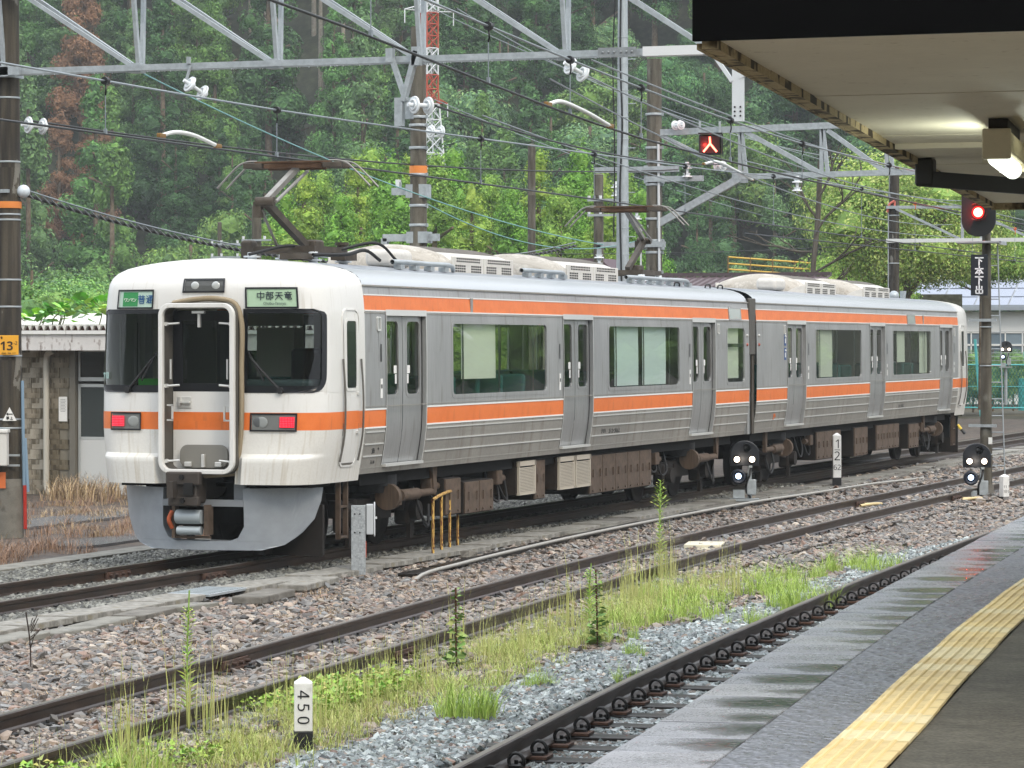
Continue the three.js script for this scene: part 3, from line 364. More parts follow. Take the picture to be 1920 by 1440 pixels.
function makeCar(name, label, pos, turn, o) {
  const car = thing(name, label, 'train car', pos, turn, 'coupled train cars'), near = o.near;
  const doors = [2.29, 9.31, 16.1], wins = [[4.68, 8.57], [11.5, 15.35]], DW = 1.43, DY0 = 1.09, DY1 = 3.0, WY0 = 1.92, WY1 = 2.88;
  const Y = { lo: [1.0, 1.05, 1.12, 1.2, 1.3, 1.4, 1.5, 1.575], or: [1.575, 1.68, 1.785], mid: [1.785, 1.85, WY0], win: [WY0, 2.2, 2.5, WY1], hi: [WY1, 2.94, DY1], top: [DY1, 3.02], or2: [3.02, 3.11, 3.2], cor: [3.2, 3.27, 3.33] };
  for (const s of [-1, 1]) {
    const smallWin = o.rearWindow && s === near ? [[18.26, 19.42]] : [], holes = [...wins, ...smallWin], segs = []; let u = 1.6; for (const d of doors) { segs.push([u, d]); u = d + DW; } segs.push([u, CL]);
    const st = [], lo = [], orn = [];
    for (const [a, b] of segs) { lo.push(wallPatch(s, [a, b], Y.lo).geo(0.6)); orn.push(wallPatch(s, [a, b], Y.or).geo(0.6)); st.push(wallPatch(s, [a, b], Y.mid).geo(0.6), wallPatch(s, [a, b], Y.hi).geo(0.6)); let c = a; for (const [p, q] of holes) if (p > a && q < b) { st.push(wallPatch(s, [c, p], Y.win).geo(0.6)); c = q; } st.push(wallPatch(s, [c, b], Y.win).geo(0.6)); }
    for (const d of doors) lo.push(wallPatch(s, [d, d + DW], [1.0, 1.05, DY0]).geo(0.6));
    st.push(wallPatch(s, [1.6, CL], Y.top).geo(0.6), wallPatch(s, [1.6, CL], Y.cor).geo(0.6));
    part(car, 'side_wall', st, TM.steel, 'brushed grey stainless side wall'); part(car, 'lower_wall', lo, TM.low, 'stained ribbed lower side wall'); part(car, 'lower_stripe', orn, TM.orange, 'orange waist stripe');
    part(car, 'upper_stripe', wallPatch(s, [1.6, CL], Y.or2).geo(0.6), TM.orange, 'orange stripe under the roof');
    // beads and pale border lines
    const beads = (u0, u1) => [1.215, 1.365, 1.515].map((y) => tr(box(u1 - u0 - 0.06, 0.016, 0.014), (u0 + u1) / 2, y, s * (prof(y) + 0.005)));
    part(car, 'bead', segs.flatMap(([a, b]) => beads(a, b)), TM.rib, 'bright raised beads along the lower wall');
    part(car, 'stripe_border', [...segs.flatMap(([a, b]) => [1.568, 1.795].map((y) => tr(box(b - a, 0.02, 0.01), (a + b) / 2, y, s * (prof(y) + 0.002)))), ...[3.013, 3.207].map((y) => tr(box(CL - 1.6, 0.016, 0.01), (CL + 1.6) / 2, y, s * (prof(y) + 0.002)))], M.white);
    part(car, 'rain_gutter', [tr(box(CL - 1.6, 0.02, 0.035), (CL + 1.6) / 2, 3.32, s * (prof(3.32) + 0.008)), tr(box(CL - 1.6, 0.012, 0.01), (CL + 1.6) / 2, 2.985, s * (prof(2.985) + 0.003)), tr(box(CL - 1.6, 0.012, 0.01), (CL + 1.6) / 2, 1.83, s * (prof(1.83) + 0.002)), tr(box(CL - 1.6, 0.012, 0.006), (CL + 1.6) / 2, 1.07, s * (prof(1.07) + 0.001))], TM.low);
    part(car, 'stripe_gap', tr(box(0.09, 0.2, 0.012), 5.45, 3.11, s * (prof(3.11) + 0.003)), TM.steel);
    // side windows
    const blinds = s === near ? o.blinds : [[], []];
    [...wins, ...smallWin].forEach(([a, b], k) => {
      const w = part(car, 'side_window', frameRing(s, a - 0.035, WY0 - 0.035, b - a + 0.07, WY1 - WY0 + 0.07, 0.09, 0.05, 0.006, 0.03), TM.steel);
      part(w, 'pane', pane(s, a, WY0, b - a, WY1 - WY0, 0.08, -0.012), TM.glass);
      if (k < 2) for (const d of [0.49, 1.94, 3.38]) part(w, 'mullion', wallPatch(s, [a + d - 0.035, a + d + 0.035], [WY0, 2.4, WY1], -0.035).geo(), TM.blackTrim);
      else part(w, 'mullion', [wallPatch(s, [a, b], [2.54, 2.6], -0.02).geo()], TM.blackTrim);
      (blinds[k] ?? []).forEach(([p, q, y0, m]) => part(w, 'roller_blind', wallPatch(s, [a + p, a + q], [y0, 2.4, WY1], -0.075).geo(), m));
    });
    // sliding doors
    for (const d of doors) {
      const dr = part(car, 'sliding_door', [...[[d - 0.0, d + 0.02], [d + DW - 0.025, d + DW]].map(([a, b]) => wallPatch(s, [a, b], ylist(DY0, DY1, 8), 0.008).geo(0.6)), wallPatch(s, [d, d + DW], [2.955, DY1 + 0.03], 0.01).geo(), box(DW - 0.1, 0.035, 0.07, d + DW / 2, DY0 - 0.005, s * (prof(1.09) + 0.012))], TM.rib, 'stainless door surround with step edge');
      for (const u of [d + 0.02, d + DW - 0.025]) { const jam = new Tri(), ys = ylist(DY0, 2.96, 8); for (let j = 0; j < 8; j++) jam.q([u, ys[j], s * (prof(ys[j]) + 0.008)], [u, ys[j + 1], s * (prof(ys[j + 1]) + 0.008)], [u, ys[j + 1], s * (prof(ys[j + 1]) - 0.075)], [u, ys[j], s * (prof(ys[j]) - 0.075)]); part(dr, 'jamb', jam.geo(), TM.steel); }
      part(dr, 'seal', [wallPatch(s, [d + DW - 0.05, d + DW - 0.025], ylist(DY0, 2.96, 8), -0.05).geo()], TM.rubber);
      for (const [a, b, wa, wb] of [[0.02, 0.707, 0.103, 0.583], [0.722, 1.4, 0.847, 1.327]]) {
        const lf = part(dr, 'door_leaf', [wallPatch(s, [d + a, d + b], ylist(DY0, 1.95, 6), -0.055).geo(0.6), wallPatch(s, [d + a, d + wa], ylist(1.95, 2.9, 3), -0.055).geo(0.6), wallPatch(s, [d + wb, d + b], ylist(1.95, 2.9, 3), -0.055).geo(0.6), wallPatch(s, [d + a, d + b], [2.9, 2.97], -0.055).geo(), frameRing(s, d + wa - 0.03, 1.92, wb - wa + 0.06, 1.01, 0.1, 0.045, 0.004, 0.02, -0.055)], TM.door);
        part(dr, 'door_pane', pane(s, d + wa, 1.95, wb - wa, 0.95, 0.09, -0.07), TM.glass);
        if (s === near) { const c = d + (wa + wb) / 2, P = (u, y, w, h) => wallPatch(s, [u - w / 2, u + w / 2], [y - h / 2, y + h / 2], -0.066).geo(); part(dr, 'sticker', [P(c + (a < 0.5 ? 0.14 : -0.14), 2.28, 0.1, 0.1), P(c + (a < 0.5 ? 0.16 : -0.17), 2.16, 0.06, 0.12)], M.white, 'small white notice on the door glass'); }
      }
      part(dr, 'leaf_gap', wallPatch(s, [d + 0.7, d + 0.73], ylist(DY0, 2.96, 8), -0.06).geo(), TM.rubber);
      if (s === near) { const e = d - 0.13; part(car, 'door_switch', [wallPatch(s, [e - 0.11, e + 0.03], [2.3, 2.8], 0.003).geo()], TM.steel); part(car, 'indicator', wallPatch(s, [e - 0.065, e - 0.02], [2.38, 2.6], 0.006).geo(), TM.blackTrim); part(car, 'door_button', [wallPatch(s, [e - 0.07, e + 0.01], [1.93, 2.17], 0.005).geo()], M.white); part(car, 'button', wallPatch(s, [e - 0.05, e - 0.01], [2.05, 2.1], 0.008).geo(), TM.blackTrim); }
    }
    part(car, 'side_display', [wallPatch(s, [o.led, o.led + 0.74], [3.03, 3.12, 3.21], 0.012).geo()], flat(0x9fa8a0, 0.15), 'small destination display in the upper stripe'); part(car, 'display_frame', frameRing(s, o.led - 0.03, 3.0, 0.8, 0.24, 0.03, 0.03, 0.016, 0.02), TM.steel);
    if (s === near) { for (const y of [2.58, 2.74]) part(car, 'marker_lamp', sph(0.03, CL - 0.15, y, s * prof(y)), flat(y < 2.6 ? 0xa05040 : 0xb8b8b4, 0.4)); for (const u of [17.65, 2.0]) part(car, 'wall_hook', frameRing(s, u, 2.76, 0.12, 0.18, 0.02, 0.02, 0.014, 0.02), TM.rib); }
  }
  // roof
  { const sh = new Tri(), co = new Tri(), us = [1.6, 6, 11, 16, CL]; for (const s of [-1, 1]) for (let i = 0; i + 1 < us.length; i++) for (let j = 0; j + 1 < ROOF.length; j++) { const P = (u, k) => [u, ROOF[k][1], s * ROOF[k][0]]; (j < 4 ? sh : co).q(P(us[i], j), P(us[i + 1], j), P(us[i + 1], j + 1), P(us[i], j + 1)); }
    part(car, 'roof_shoulder', sh.geo(0.7), TM.roofSteel, 'bright stainless roof shoulder'); part(car, 'roof_deck', co.geo(0.7), TM.roofCoat, 'grey coated roof top'); }
  // cab front shell
  { const half = (fn) => { const t = new Tri(); for (const s of [-1, 1]) fn(t, s); return t.geo(0.75); };
    const end = [FA + 0.1, FA + 0.22, FA + 0.34, FA + 0.46, FA + 0.58, TEND - 0.7, TEND].filter((q, i, a) => i === 0 || q > a[i - 1]), S = (s, l) => l.map((q) => s * q);
    const lowT = [0.47, 0.5, 0.55, 0.6, 0.65, 0.8, 0.95, ...end], lowY = [0.93, 1.0, 1.1, 1.18, 1.22, 1.245, 1.27, 1.29, 1.31, 1.36, 1.45, 1.575];
    for (const e of [-1, 1]) { part(car, 'cab_apron', half((t, s) => s === e && frontPatch(S(s, lowT), lowY, 0, t)), TM.paintLow, 'white lower cab front with moulded ledge'); part(car, 'cab_stripe', half((t, s) => s === e && frontPatch(S(s, lowT), [1.575, 1.68, 1.785], 0, t)), TM.orange, 'orange stripe across the cab front'); }
    const y0 = 2.02, y1 = 3.02, wy = [y0, 2.04, 2.06, 2.09, 2.13, 2.18, 2.24, 2.5, 2.8, 2.9, 2.95, 2.985, y1], tm = (y) => TW - cornerCut(y, y0, y1, 0.2);
    part(car, 'cab_shell', half((t, s) => { frontPatch(S(s, lowT), [1.785, 1.9, y0], 0, t); frontPatch(S(s, [0.47, 0.5, 0.535]), wy, 0, t); frontPatch((y) => S(s, [tm(y), lerp(tm(y), TW + 0.1, 0.5), TW + 0.1, TEND - 0.7, TEND]), wy, 0, t); const up = span(0, 1, 12).map((k) => 3.02 + 0.62 * Math.sin(k * Math.PI / 2)); frontPatch(S(s, [0, 0.2, 0.47, 0.7, 0.95, ...end]), up, 0, t); }), TM.paint, 'white rounded cab front');
    for (const s of [-1, 1]) { const w = part(car, 'windscreen', half((t, q) => { if (q !== s) return; const e = 0.055; frontPatch((y) => S(s, [0.52, 0.575]), wy, 0.006, t); frontPatch((y) => S(s, span(0.575, tm(y) - 0.07, 8)), [y0, 2.05, 2.105], 0.006, t); frontPatch((y) => S(s, span(0.575, tm(y) - 0.07, 8)), [2.965, y1], 0.006, t); frontPatch((y) => S(s, [tm(y) - 0.08, tm(y) + 0.004]), wy, 0.006, t); }), TM.blackTrim, 'black windscreen surround');
      part(w, 'pane', half((t, q) => { if (q === s) frontPatch((y) => S(s, span(0.56, tm(y) - 0.04, 10)), wy, -0.008, t); }), TM.wind, 'dark rain-wet windscreen glass');
      part(w, 'wiper', [tube([front(s * (s > 0 ? 1.0 : 0.98), 2.05, 0.03), front(s * (s > 0 ? 0.85 : 0.85), 2.2, 0.035), front(s * (s > 0 ? 0.64 : 0.66), 2.42, 0.03)], 0.016, 8), bar(front(s * 0.8, 2.16, 0.03), front(s * 0.6, 2.5, 0.03), 0.02), cyl(0.04, 0.04, 0.06, ...front(s * 1.0, 2.05, 0.02), 10, 0, Math.PI / 2)], TM.rubber); }
    // lamp clusters
    for (const [c, w, rd, hd] of [[-1.02, 0.4, -0.1, 0.11], [0.92, 0.54, 0.17, -0.14]]) {
      const t = new Tri(); frontPatch(span(c - w / 2, c + w / 2, 5), [1.58, 1.67, 1.76], 0.012, t); const l = part(car, 'lamp_cluster', t.geo(), flat(0x6d6f6c, 0.4), 'grey lamp housing with red tail lamp');
      const fr = new Tri(), b = 0.018; for (const [a, e, p, q] of [[c - w / 2 - b, c + w / 2 + b, 1.56, 1.58], [c - w / 2 - b, c + w / 2 + b, 1.76, 1.78], [c - w / 2 - b, c - w / 2, 1.56, 1.78], [c + w / 2, c + w / 2 + b, 1.56, 1.78]]) frontPatch(span(a, e, 4), [p, q], 0.022, fr); part(l, 'lamp_frame', fr.geo(), TM.blackTrim);
      const rl = new Tri(); frontPatch(span(c + rd - 0.088, c + rd + 0.088, 3), [1.61, 1.735], 0.03, rl); part(l, 'tail_lamp', rl.geo(), TM.red, 'lit red tail lamp');
      const dots = []; for (let i = 0; i < 9; i++) for (let j = 0; j < 6; j++) dots.push(sph(0.006, ...front(c + rd - 0.075 + i * 0.0187, 1.62 + j * 0.02, 0.031), 1, 1, 1, 5)); part(l, 'lamp_beads', dots, mat({ color: 0xff5a6a, roughness: 0.3, emissive: 0xff4050, emissiveIntensity: 1 }));
      const p = front(c + hd, 1.67, 0.015); part(l, 'headlamp', tr(new THREE.SphereGeometry(0.066, 16, 8).scale(0.16, 1, 1.15).toNonIndexed(), ...p), flat(0x8f9391, 0.15), 'unlit clear headlamp'); if (w > 0.5) part(l, 'headlamp', tr(new THREE.SphereGeometry(0.06, 16, 8).scale(0.16, 1, 1).toNonIndexed(), ...front(c - 0.2, 1.67, 0.012)), flat(0x585b5c, 0.3)); }
    // destination boxes and top lamps
    const signBox = (c, y, w, h, inner) => { const t = new Tri(); frontPatch(span(c - w / 2, c + w / 2, 4), [y - h / 2, y, y + h / 2], 0.008, t); const fr = new Tri(), b = 0.022; for (const [a, e, p, q] of [[c - w / 2 - b, c + w / 2 + b, y - h / 2 - b, y - h / 2], [c - w / 2 - b, c + w / 2 + b, y + h / 2, y + h / 2 + b], [c - w / 2 - b, c - w / 2, y - h / 2, y + h / 2], [c + w / 2, c + w / 2 + b, y - h / 2, y + h / 2]]) frontPatch(span(a, e, 3), [p, q], 0.02, fr); const o = part(car, 'destination_sign', t.geo(), inner); part(o, 'sign_frame', fr.geo(), TM.blackTrim); return o; };
    const lettering = (g, c, y, off = 0.014) => { const p = front(c, y, off + 0.004), q = front(c + 0.05, y, off + 0.004); return g.rotateY(-Math.PI / 2 + Math.atan2(q[0] - p[0], q[2] - p[2])).translate(...p); };
    if (o.signs) {
      const a = signBox(0.88, 3.15, 0.62, 0.21, mat({ color: 0x9fb79c, roughness: 0.35, emissive: 0x9fc09a, emissiveIntensity: 0.12 })); part(a, 'lettering', [lettering(centre(glyphs('中部天竜', 0.105, 0.1)), 0.92, 3.175)], flat(0x26303a, 0.6), 'dark destination characters on pale green'); part(a, 'small_lettering', lettering(latin('Chubu-Tenryu', 0.032, false), 0.92, 3.08), flat(0x3a4650, 0.6));
      const b = signBox(-0.93, 3.14, 0.47, 0.19, mat({ color: 0xa9bfb2, roughness: 0.35, emissive: 0xa0c0b0, emissiveIntensity: 0.1 })); const gp = new Tri(); frontPatch(span(-1.11, -0.9, 3), [3.055, 3.225], 0.011, gp); part(b, 'green_panel', gp.geo(), flat(0x2f8a4c, 0.5)); part(b, 'lettering', lettering(centre(glyphs('普通', 0.105, 0.1)), -0.785, 3.14), flat(0x2c5a8a, 0.6), 'blue characters on pale ground'); part(b, 'small_lettering', lettering(centre(glyphs('ワンマン', 0.046, 0.12, 0.002, 0.95)), -1.0, 3.13, 0.016), flat(0xe8efe4, 0.6));
    } else { signBox(0.88, 3.15, 0.62, 0.21, flat(0x2a2e2c, 0.3)); signBox(-0.93, 3.14, 0.47, 0.19, flat(0x2a2e2c, 0.3)); }
    const tl = signBox(0, 3.3, 0.52, 0.13, flat(0x4a4b48, 0.2)); tl.name = 'top_lamp_box'; tl.userData.label = 'grey lamp box above the gangway'; for (const c of [-0.12, 0.16]) part(tl, 'lamp', sph(0.05, ...front(c, 3.3, 0.006), 0.3, 1, 1.1), TM.lens);
    // gangway: frame, jambs, door
    const sh = (w, h, r) => rrPath(w, h, r, 6).map(([a, b]) => [a - w / 2, b]); const rs = new THREE.Shape(sh(0.97, 2.02, 0.14).map((p) => new THREE.Vector2(...p))); rs.holes.push(new THREE.Path(sh(0.89, 1.94, 0.1).map(([a, b]) => new THREE.Vector2(a, b + 0.04))));
    const gw = part(car, 'gangway_frame', tr(extr(rs, 0.05, 0.008), 0, 1.06, 0).rotateY(-Math.PI / 2).translate(-0.05, 0, 0), TM.paint, 'white gangway frame standing proud of the cab front');
    const r2 = new THREE.Shape(sh(1.005, 2.05, 0.15).map((p) => new THREE.Vector2(...p))); r2.holes.push(new THREE.Path(sh(0.885, 1.93, 0.1).map(([a, b]) => new THREE.Vector2(a, b + 0.06)))); part(gw, 'gangway_tunnel', tr(extr(r2, 0.3), 0, 1.045, 0).rotateY(-Math.PI / 2).translate(0.26, 0, 0), flat(0x55524b, 0.8), 'grimy inner jamb of the gangway');
    const X = 0.2, fb = (z0, z1, y0, y1, m, nm, off = 0) => part(gw, nm, box(0.03, y1 - y0, z1 - z0, X - off, (y0 + y1) / 2, (z0 + z1) / 2), m); fb(-0.43, 0.43, 1.08, 1.57, TM.paint, 'door_panel'); fb(-0.43, 0.43, 1.785, 2.03, TM.paint, 'door_panel'); fb(-0.43, 0.43, 1.57, 1.785, TM.orange, 'door_stripe');
    part(gw, 'door_window_frame', [box(0.03, 0.1, 0.86, X, 2.08, 0), box(0.03, 0.12, 0.86, X, 2.94, 0), box(0.03, 0.76, 0.12, X, 2.505, -0.37), box(0.03, 0.76, 0.12, X, 2.505, 0.37)], TM.blackTrim, 'black upper gangway door'); part(gw, 'door_pane', box(0.004, 0.76, 0.62, X + 0.005, 2.505, 0), TM.wind);
    part(gw, 'door_handle', [rbox(0.02, 0.14, 0.18, 0.008, X - 0.02, 1.9, -0.28), box(0.05, 0.02, 0.13, X - 0.05, 1.9, -0.26), box(0.04, 0.1, 0.03, X - 0.04, 1.91, -0.33)], TM.rib);
    part(gw, 'step_plate', [tr(extr(sh(0.62, 0.27, 0.1), 0.03, 0.004), 0, 1.12, 0).rotateY(-Math.PI / 2).translate(X - 0.05, 0, 0)], flat(0x8a877f, 0.5, 0.4), 'grey folding step plate'); part(gw, 'plate_hinge', [-0.2, 0.0, 0.2].map((z) => rbox(0.05, z ? 0.06 : 0.16, z ? 0.09 : 0.045, 0.01, X - 0.09, z ? 1.16 : 1.2, z)), TM.rib);
    for (const y of [1.2, 2.1, 2.84]) for (const s of [-1, 1]) part(gw, 'locking_lever', [rod([-0.03, y, s * 0.41], [0.0, y + 0.01, s * 0.26], 0.014), cyl(0.025, 0.025, 0.05, -0.02, y, s * 0.42, 8, 0, Math.PI / 2)], TM.rib); part(gw, 'top_latch', [box(0.04, 0.16, 0.03, 0.0, 2.88, 0), box(0.05, 0.03, 0.16, -0.02, 2.98, 0)], TM.rib); for (const s of [-1, 1]) part(gw, 'grip', [box(0.02, 0.18, 0.02, -0.03, 1.78, s * 0.34), box(0.02, 0.02, 0.08, -0.03, 1.87, s * 0.37), box(0.02, 0.02, 0.08, -0.03, 1.69, s * 0.37), box(0.02, 0.24, 0.02, -0.01, 2.3, s * 0.37)], TM.rib);
    part(gw, 'curtain_roll', [tube([[0.06, 1.1, 0.46], [0.03, 1.6, 0.53], [0.03, 2.3, 0.535], [0.03, 2.9, 0.53], [0.05, 3.08, 0.44], [0.06, 3.14, 0.2], [0.05, 3.13, -0.1], [0.08, 3.09, -0.38]], 0.034, 60, 8), tube([[0.1, 1.06, -0.4], [0.05, 1.03, 0], [0.1, 1.06, 0.42]], 0.034, 16, 8)], TM.hose, 'rolled tan canvas around the gangway frame');
    // cab side doors
    for (const s of [-1, 1]) { const d = part(car, 'cab_door', [wallPatch(s, [0.9, 1.37], [1.16, 1.3, 1.45, 1.57], 0.006).geo(), wallPatch(s, [0.9, 1.37], [1.79, 2.05], 0.006).geo(), wallPatch(s, [0.9, 0.97], ylist(2.05, 2.9, 5), 0.008).geo(), wallPatch(s, [1.31, 1.37], ylist(2.05, 2.9, 5), 0.008).geo(), wallPatch(s, [0.9, 1.37], [2.9, 2.98], 0.006).geo()], TM.paint, 'white cab side door'); part(d, 'door_stripe', wallPatch(s, [0.9, 1.37], [1.57, 1.79], 0.006).geo(), TM.orange);
      part(d, 'pane', wallPatch(s, [0.98, 1.3], ylist(2.07, 2.88, 6), 0.006).geo(), flat(0x23272a, 0.08), 'tall narrow cab door window'); part(d, 'window_frame', frameRing(s, 0.955, 2.03, 0.37, 0.88, 0.06, 0.03, 0.014, 0.02), TM.paint); part(d, 'door_hood', frameRing(s, 0.862, 1.11, 0.546, 1.92, 0.13, 0.022, 0.012, 0.02), TM.paint);
      part(d, 'handrail', [0.845, 1.425].map((u) => tube([[u, 1.18, s * (prof(1.18) + 0.03)], [u, 1.5, s * (prof(1.5) + 0.045)], [u, 2.0, s * (prof(2) + 0.045)], [u, 2.42, s * (prof(2.42) + 0.02)]], 0.013, 12)), flat(0x6f6c66, 0.45, 0.5)); part(d, 'gap', [wallPatch(s, [0.885, 0.9], [1.16, 1.57, 2.98], 0.003).geo(), wallPatch(s, [1.37, 1.385], [1.16, 1.57, 2.98], 0.003).geo(), wallPatch(s, [0.9, 1.37], [1.13, 1.16], 0.003).geo()], flat(0x5a564e, 0.8)); part(d, 'door_handle', [box(0.06, 0.03, 0.03, 1.34, 2.0, s * (prof(2) + 0.02)), box(0.06, 0.03, 0.03, 1.33, 1.53, s * (prof(1.53) + 0.02))], TM.rib); }
  }
  // skirt with U-shaped opening
  { const W2 = 1.37, pts = [[-1.3, 0.88], [-1.28, 0.72], [-1.22, 0.5], [-1.1, 0.32], [-0.95, 0.2], [-0.72, 0.14], [0.72, 0.14], [0.95, 0.2], [1.1, 0.32], [1.22, 0.5], [1.28, 0.72], [1.3, 0.88]], hole = [[0.52, 0.88], [0.53, 0.6], [0.53, 0.42], [0.46, 0.29], [0.36, 0.25], [-0.36, 0.25], [-0.46, 0.29], [-0.53, 0.42], [-0.53, 0.6], [-0.52, 0.88]];
    const t = new Tri(), B = (z, y, d = 0) => { const a = Math.abs(z) / 1.3; return [0.06 + 0.62 * a ** 3.2 - 0.02 * (0.9 - y) + (0.88 - y) * 0.12 * a + d, y, z]; };
    const edge = (y) => { for (let i = 6; i + 1 < pts.length; i++) if (y <= pts[i + 1][1]) { const k = (y - pts[i][1]) / ((pts[i + 1][1] - pts[i][1]) || 1); return lerp(pts[i][0], pts[i + 1][0], clamp(k)); } return 1.3; }, inn = (y) => { if (y < 0.25) return 0; for (let i = 0; i + 1 < 5; i++) if (y >= hole[i + 1][1]) return lerp(hole[i + 1][0], hole[i][0], (y - hole[i + 1][1]) / (hole[i][1] - hole[i + 1][1])); return 0.36; };
    const ys = [0.14, 0.17, 0.2, 0.249, 0.251, 0.27, 0.29, 0.35, 0.42, 0.5, 0.6, 0.72, 0.8, 0.88];
    for (const d of [0, 0.035]) for (const s of [-1, 1]) for (let j = 0; j + 1 < ys.length; j++) for (let i = 0; i < 10; i++) { const P = (k, y) => B(s * lerp(inn(y), edge(y), k / 10), y, d); t.q(P(i, ys[j]), P(i + 1, ys[j]), P(i + 1, ys[j + 1]), P(i, ys[j + 1])); }
    for (const s of [-1, 1]) for (let i = 0; i + 1 < hole.length / 2; i++) t.q(B(s * hole[i][0], hole[i][1]), B(s * hole[i + 1][0], hole[i + 1][1]), B(s * hole[i + 1][0], hole[i + 1][1], 0.2), B(s * hole[i][0], hole[i][1], 0.2)); t.q(B(-0.36, 0.25), B(0.36, 0.25), B(0.36, 0.25, 0.2), B(-0.36, 0.25, 0.2));
    part(car, 'skirt', t.geo(0.7), TM.skirt, 'blue grey snow skirt with U-shaped opening'); part(car, 'skirt_gap', [box(0.6, 0.05, 2.5, 0.75, 0.905, 0)], TM.under); part(car, 'step_ladder', [box(0.03, 0.75, 0.06, 1.18, 0.6, near * 1.3), box(0.03, 0.75, 0.06, 1.42, 0.6, near * 1.3), box(0.24, 0.025, 0.06, 1.3, 0.25, near * 1.3), box(0.24, 0.025, 0.06, 1.3, 0.62, near * 1.3)], TM.mud); part(car, 'guard_plate', [box(0.06, 0.62, 0.9, 0.72, 0.36, near * 0.85), box(0.5, 0.14, 0.1, 0.7, 0.14, near * 0.6)], TM.darkBrown); }
  // coupler and hose reel
  { const cp = part(car, 'coupler', [rbox(0.3, 0.34, 0.34, 0.03, -0.02, 0.87, -0.13), rbox(0.1, 0.16, 0.44, 0.02, -0.16, 1.0, -0.13), rbox(0.1, 0.12, 0.4, 0.02, -0.14, 0.73, -0.13), cyl(0.14, 0.16, 0.7, 0.4, 0.87, -0.13, 14, 0, Math.PI / 2), box(0.2, 0.2, 0.08, -0.2, 0.87, -0.25)], flat(0x47403a, 0.6, 0.4), 'dark iron coupler head'); part(cp, 'coupler_face', [box(0.04, 0.14, 0.12, -0.2, 0.88, -0.05), cyl(0.03, 0.03, 0.05, -0.22, 1.02, -0.13, 8, 0, Math.PI / 2), cyl(0.03, 0.03, 0.05, -0.2, 0.74, -0.13, 8, 0, Math.PI / 2)], M.blackIron);
    part(car, 'cross_bar', [box(0.06, 0.08, 1.06, 0.12, 0.7, 0), ...[-0.44, 0.44].map((z) => box(0.05, 0.22, 0.14, 0.2, 0.82, z))], flat(0x8c9094, 0.5, 0.3)); const er = part(car, 'electric_coupler', [cyl(0.085, 0.085, 0.33, 0.0, 0.535, -0.13, 20, Math.PI / 2), cyl(0.052, 0.052, 0.31, 0.0, 0.37, -0.13, 18, Math.PI / 2)], flat(0xa9b2b6, 0.45, 0.2), 'pale grey electrical coupler boxes'); part(er, 'bracket', [box(0.12, 0.4, 0.04, 0.05, 0.48, -0.34), box(0.16, 0.36, 0.05, 0.06, 0.5, 0.09), box(0.05, 0.03, 0.5, 0.05, 0.29, -0.13)], TM.mud); part(er, 'cable', tube([[0.0, 0.6, -0.36], [-0.05, 0.5, -0.38], [0, 0.4, -0.36]], 0.03, 8), flat(0xb0542c, 0.7)); }
  // underframe
  part(car, 'underframe', [box(CL - 2.4, 0.18, 2.5, 1.6 + (CL - 2.4) / 2 + 0.4, 0.93, 0), box(CL - 9, 0.5, 1.6, CL / 2, 0.62, 0)], TM.under, 'dark underframe'); part(car, 'cab_bulkhead', [box(0.06, 0.5, 2.3, 0.95, 0.65, 0)], TM.under);
  for (const s of [-1, 1]) o.boxes.forEach(([u0, u1, y0, y1, kind]) => {
    const z = 1.3 * s, q = part(car, 'equipment_box', [rbox(u1 - u0, y1 - y0, 0.7, 0.015, (u0 + u1) / 2, (y0 + y1) / 2, z - 0.35 * s)], kind === 'g' ? TM.boxDark : TM.darkBrown, 'dark brown underfloor equipment box');  // box bodies take a darker brown tint of the door texture
    if (kind === 'g') { const n = 17; part(q, 'grille', [...Array.from({ length: n }, (_, i) => box(u1 - u0 - 0.08, 0.014, 0.03, (u0 + u1) / 2, lerp(y0 + 0.04, y1 - 0.1, i / (n - 1)), z + 0.03 * s)), box(0.03, y1 - y0, 0.035, u0 + 0.03, (y0 + y1) / 2, z + 0.03 * s), box(0.03, y1 - y0, 0.035, u1 - 0.03, (y0 + y1) / 2, z + 0.03 * s), box(u1 - u0, 0.07, 0.035, (u0 + u1) / 2, y1 - 0.035, z + 0.03 * s), box(u1 - u0, 0.03, 0.035, (u0 + u1) / 2, y0 + 0.015, z + 0.03 * s)], flat(0xb9b0a0, 0.6), 'pale slatted cooling grille'); part(q, 'grille_recess', box(u1 - u0 - 0.05, y1 - y0 - 0.06, 0.01, (u0 + u1) / 2, (y0 + y1) / 2, z + 0.008 * s), TM.under); }
    if (kind === 'd') { const n = Math.max(1, Math.round((u1 - u0) / 0.62)); for (let k = 0; k < n; k++) { const a = lerp(u0, u1, k / n), b = lerp(u0, u1, (k + 1) / n); const dr = part(q, 'box_door', rbox(b - a - 0.025, y1 - y0 - 0.03, 0.025, 0.006, (a + b) / 2, (y0 + y1) / 2, z + 0.012 * s), TM.mud); part(dr, 'latch', [...[0.22, 0.78].flatMap((f) => [box(0.014, 0.12, 0.03, lerp(a, b, f), (y0 + y1) / 2 + 0.02, z + 0.035 * s), cyl(0.02, 0.02, 0.03, lerp(a, b, f), y0 + 0.06, z + 0.03 * s, 8, Math.PI / 2)])], TM.latch); } }
  });
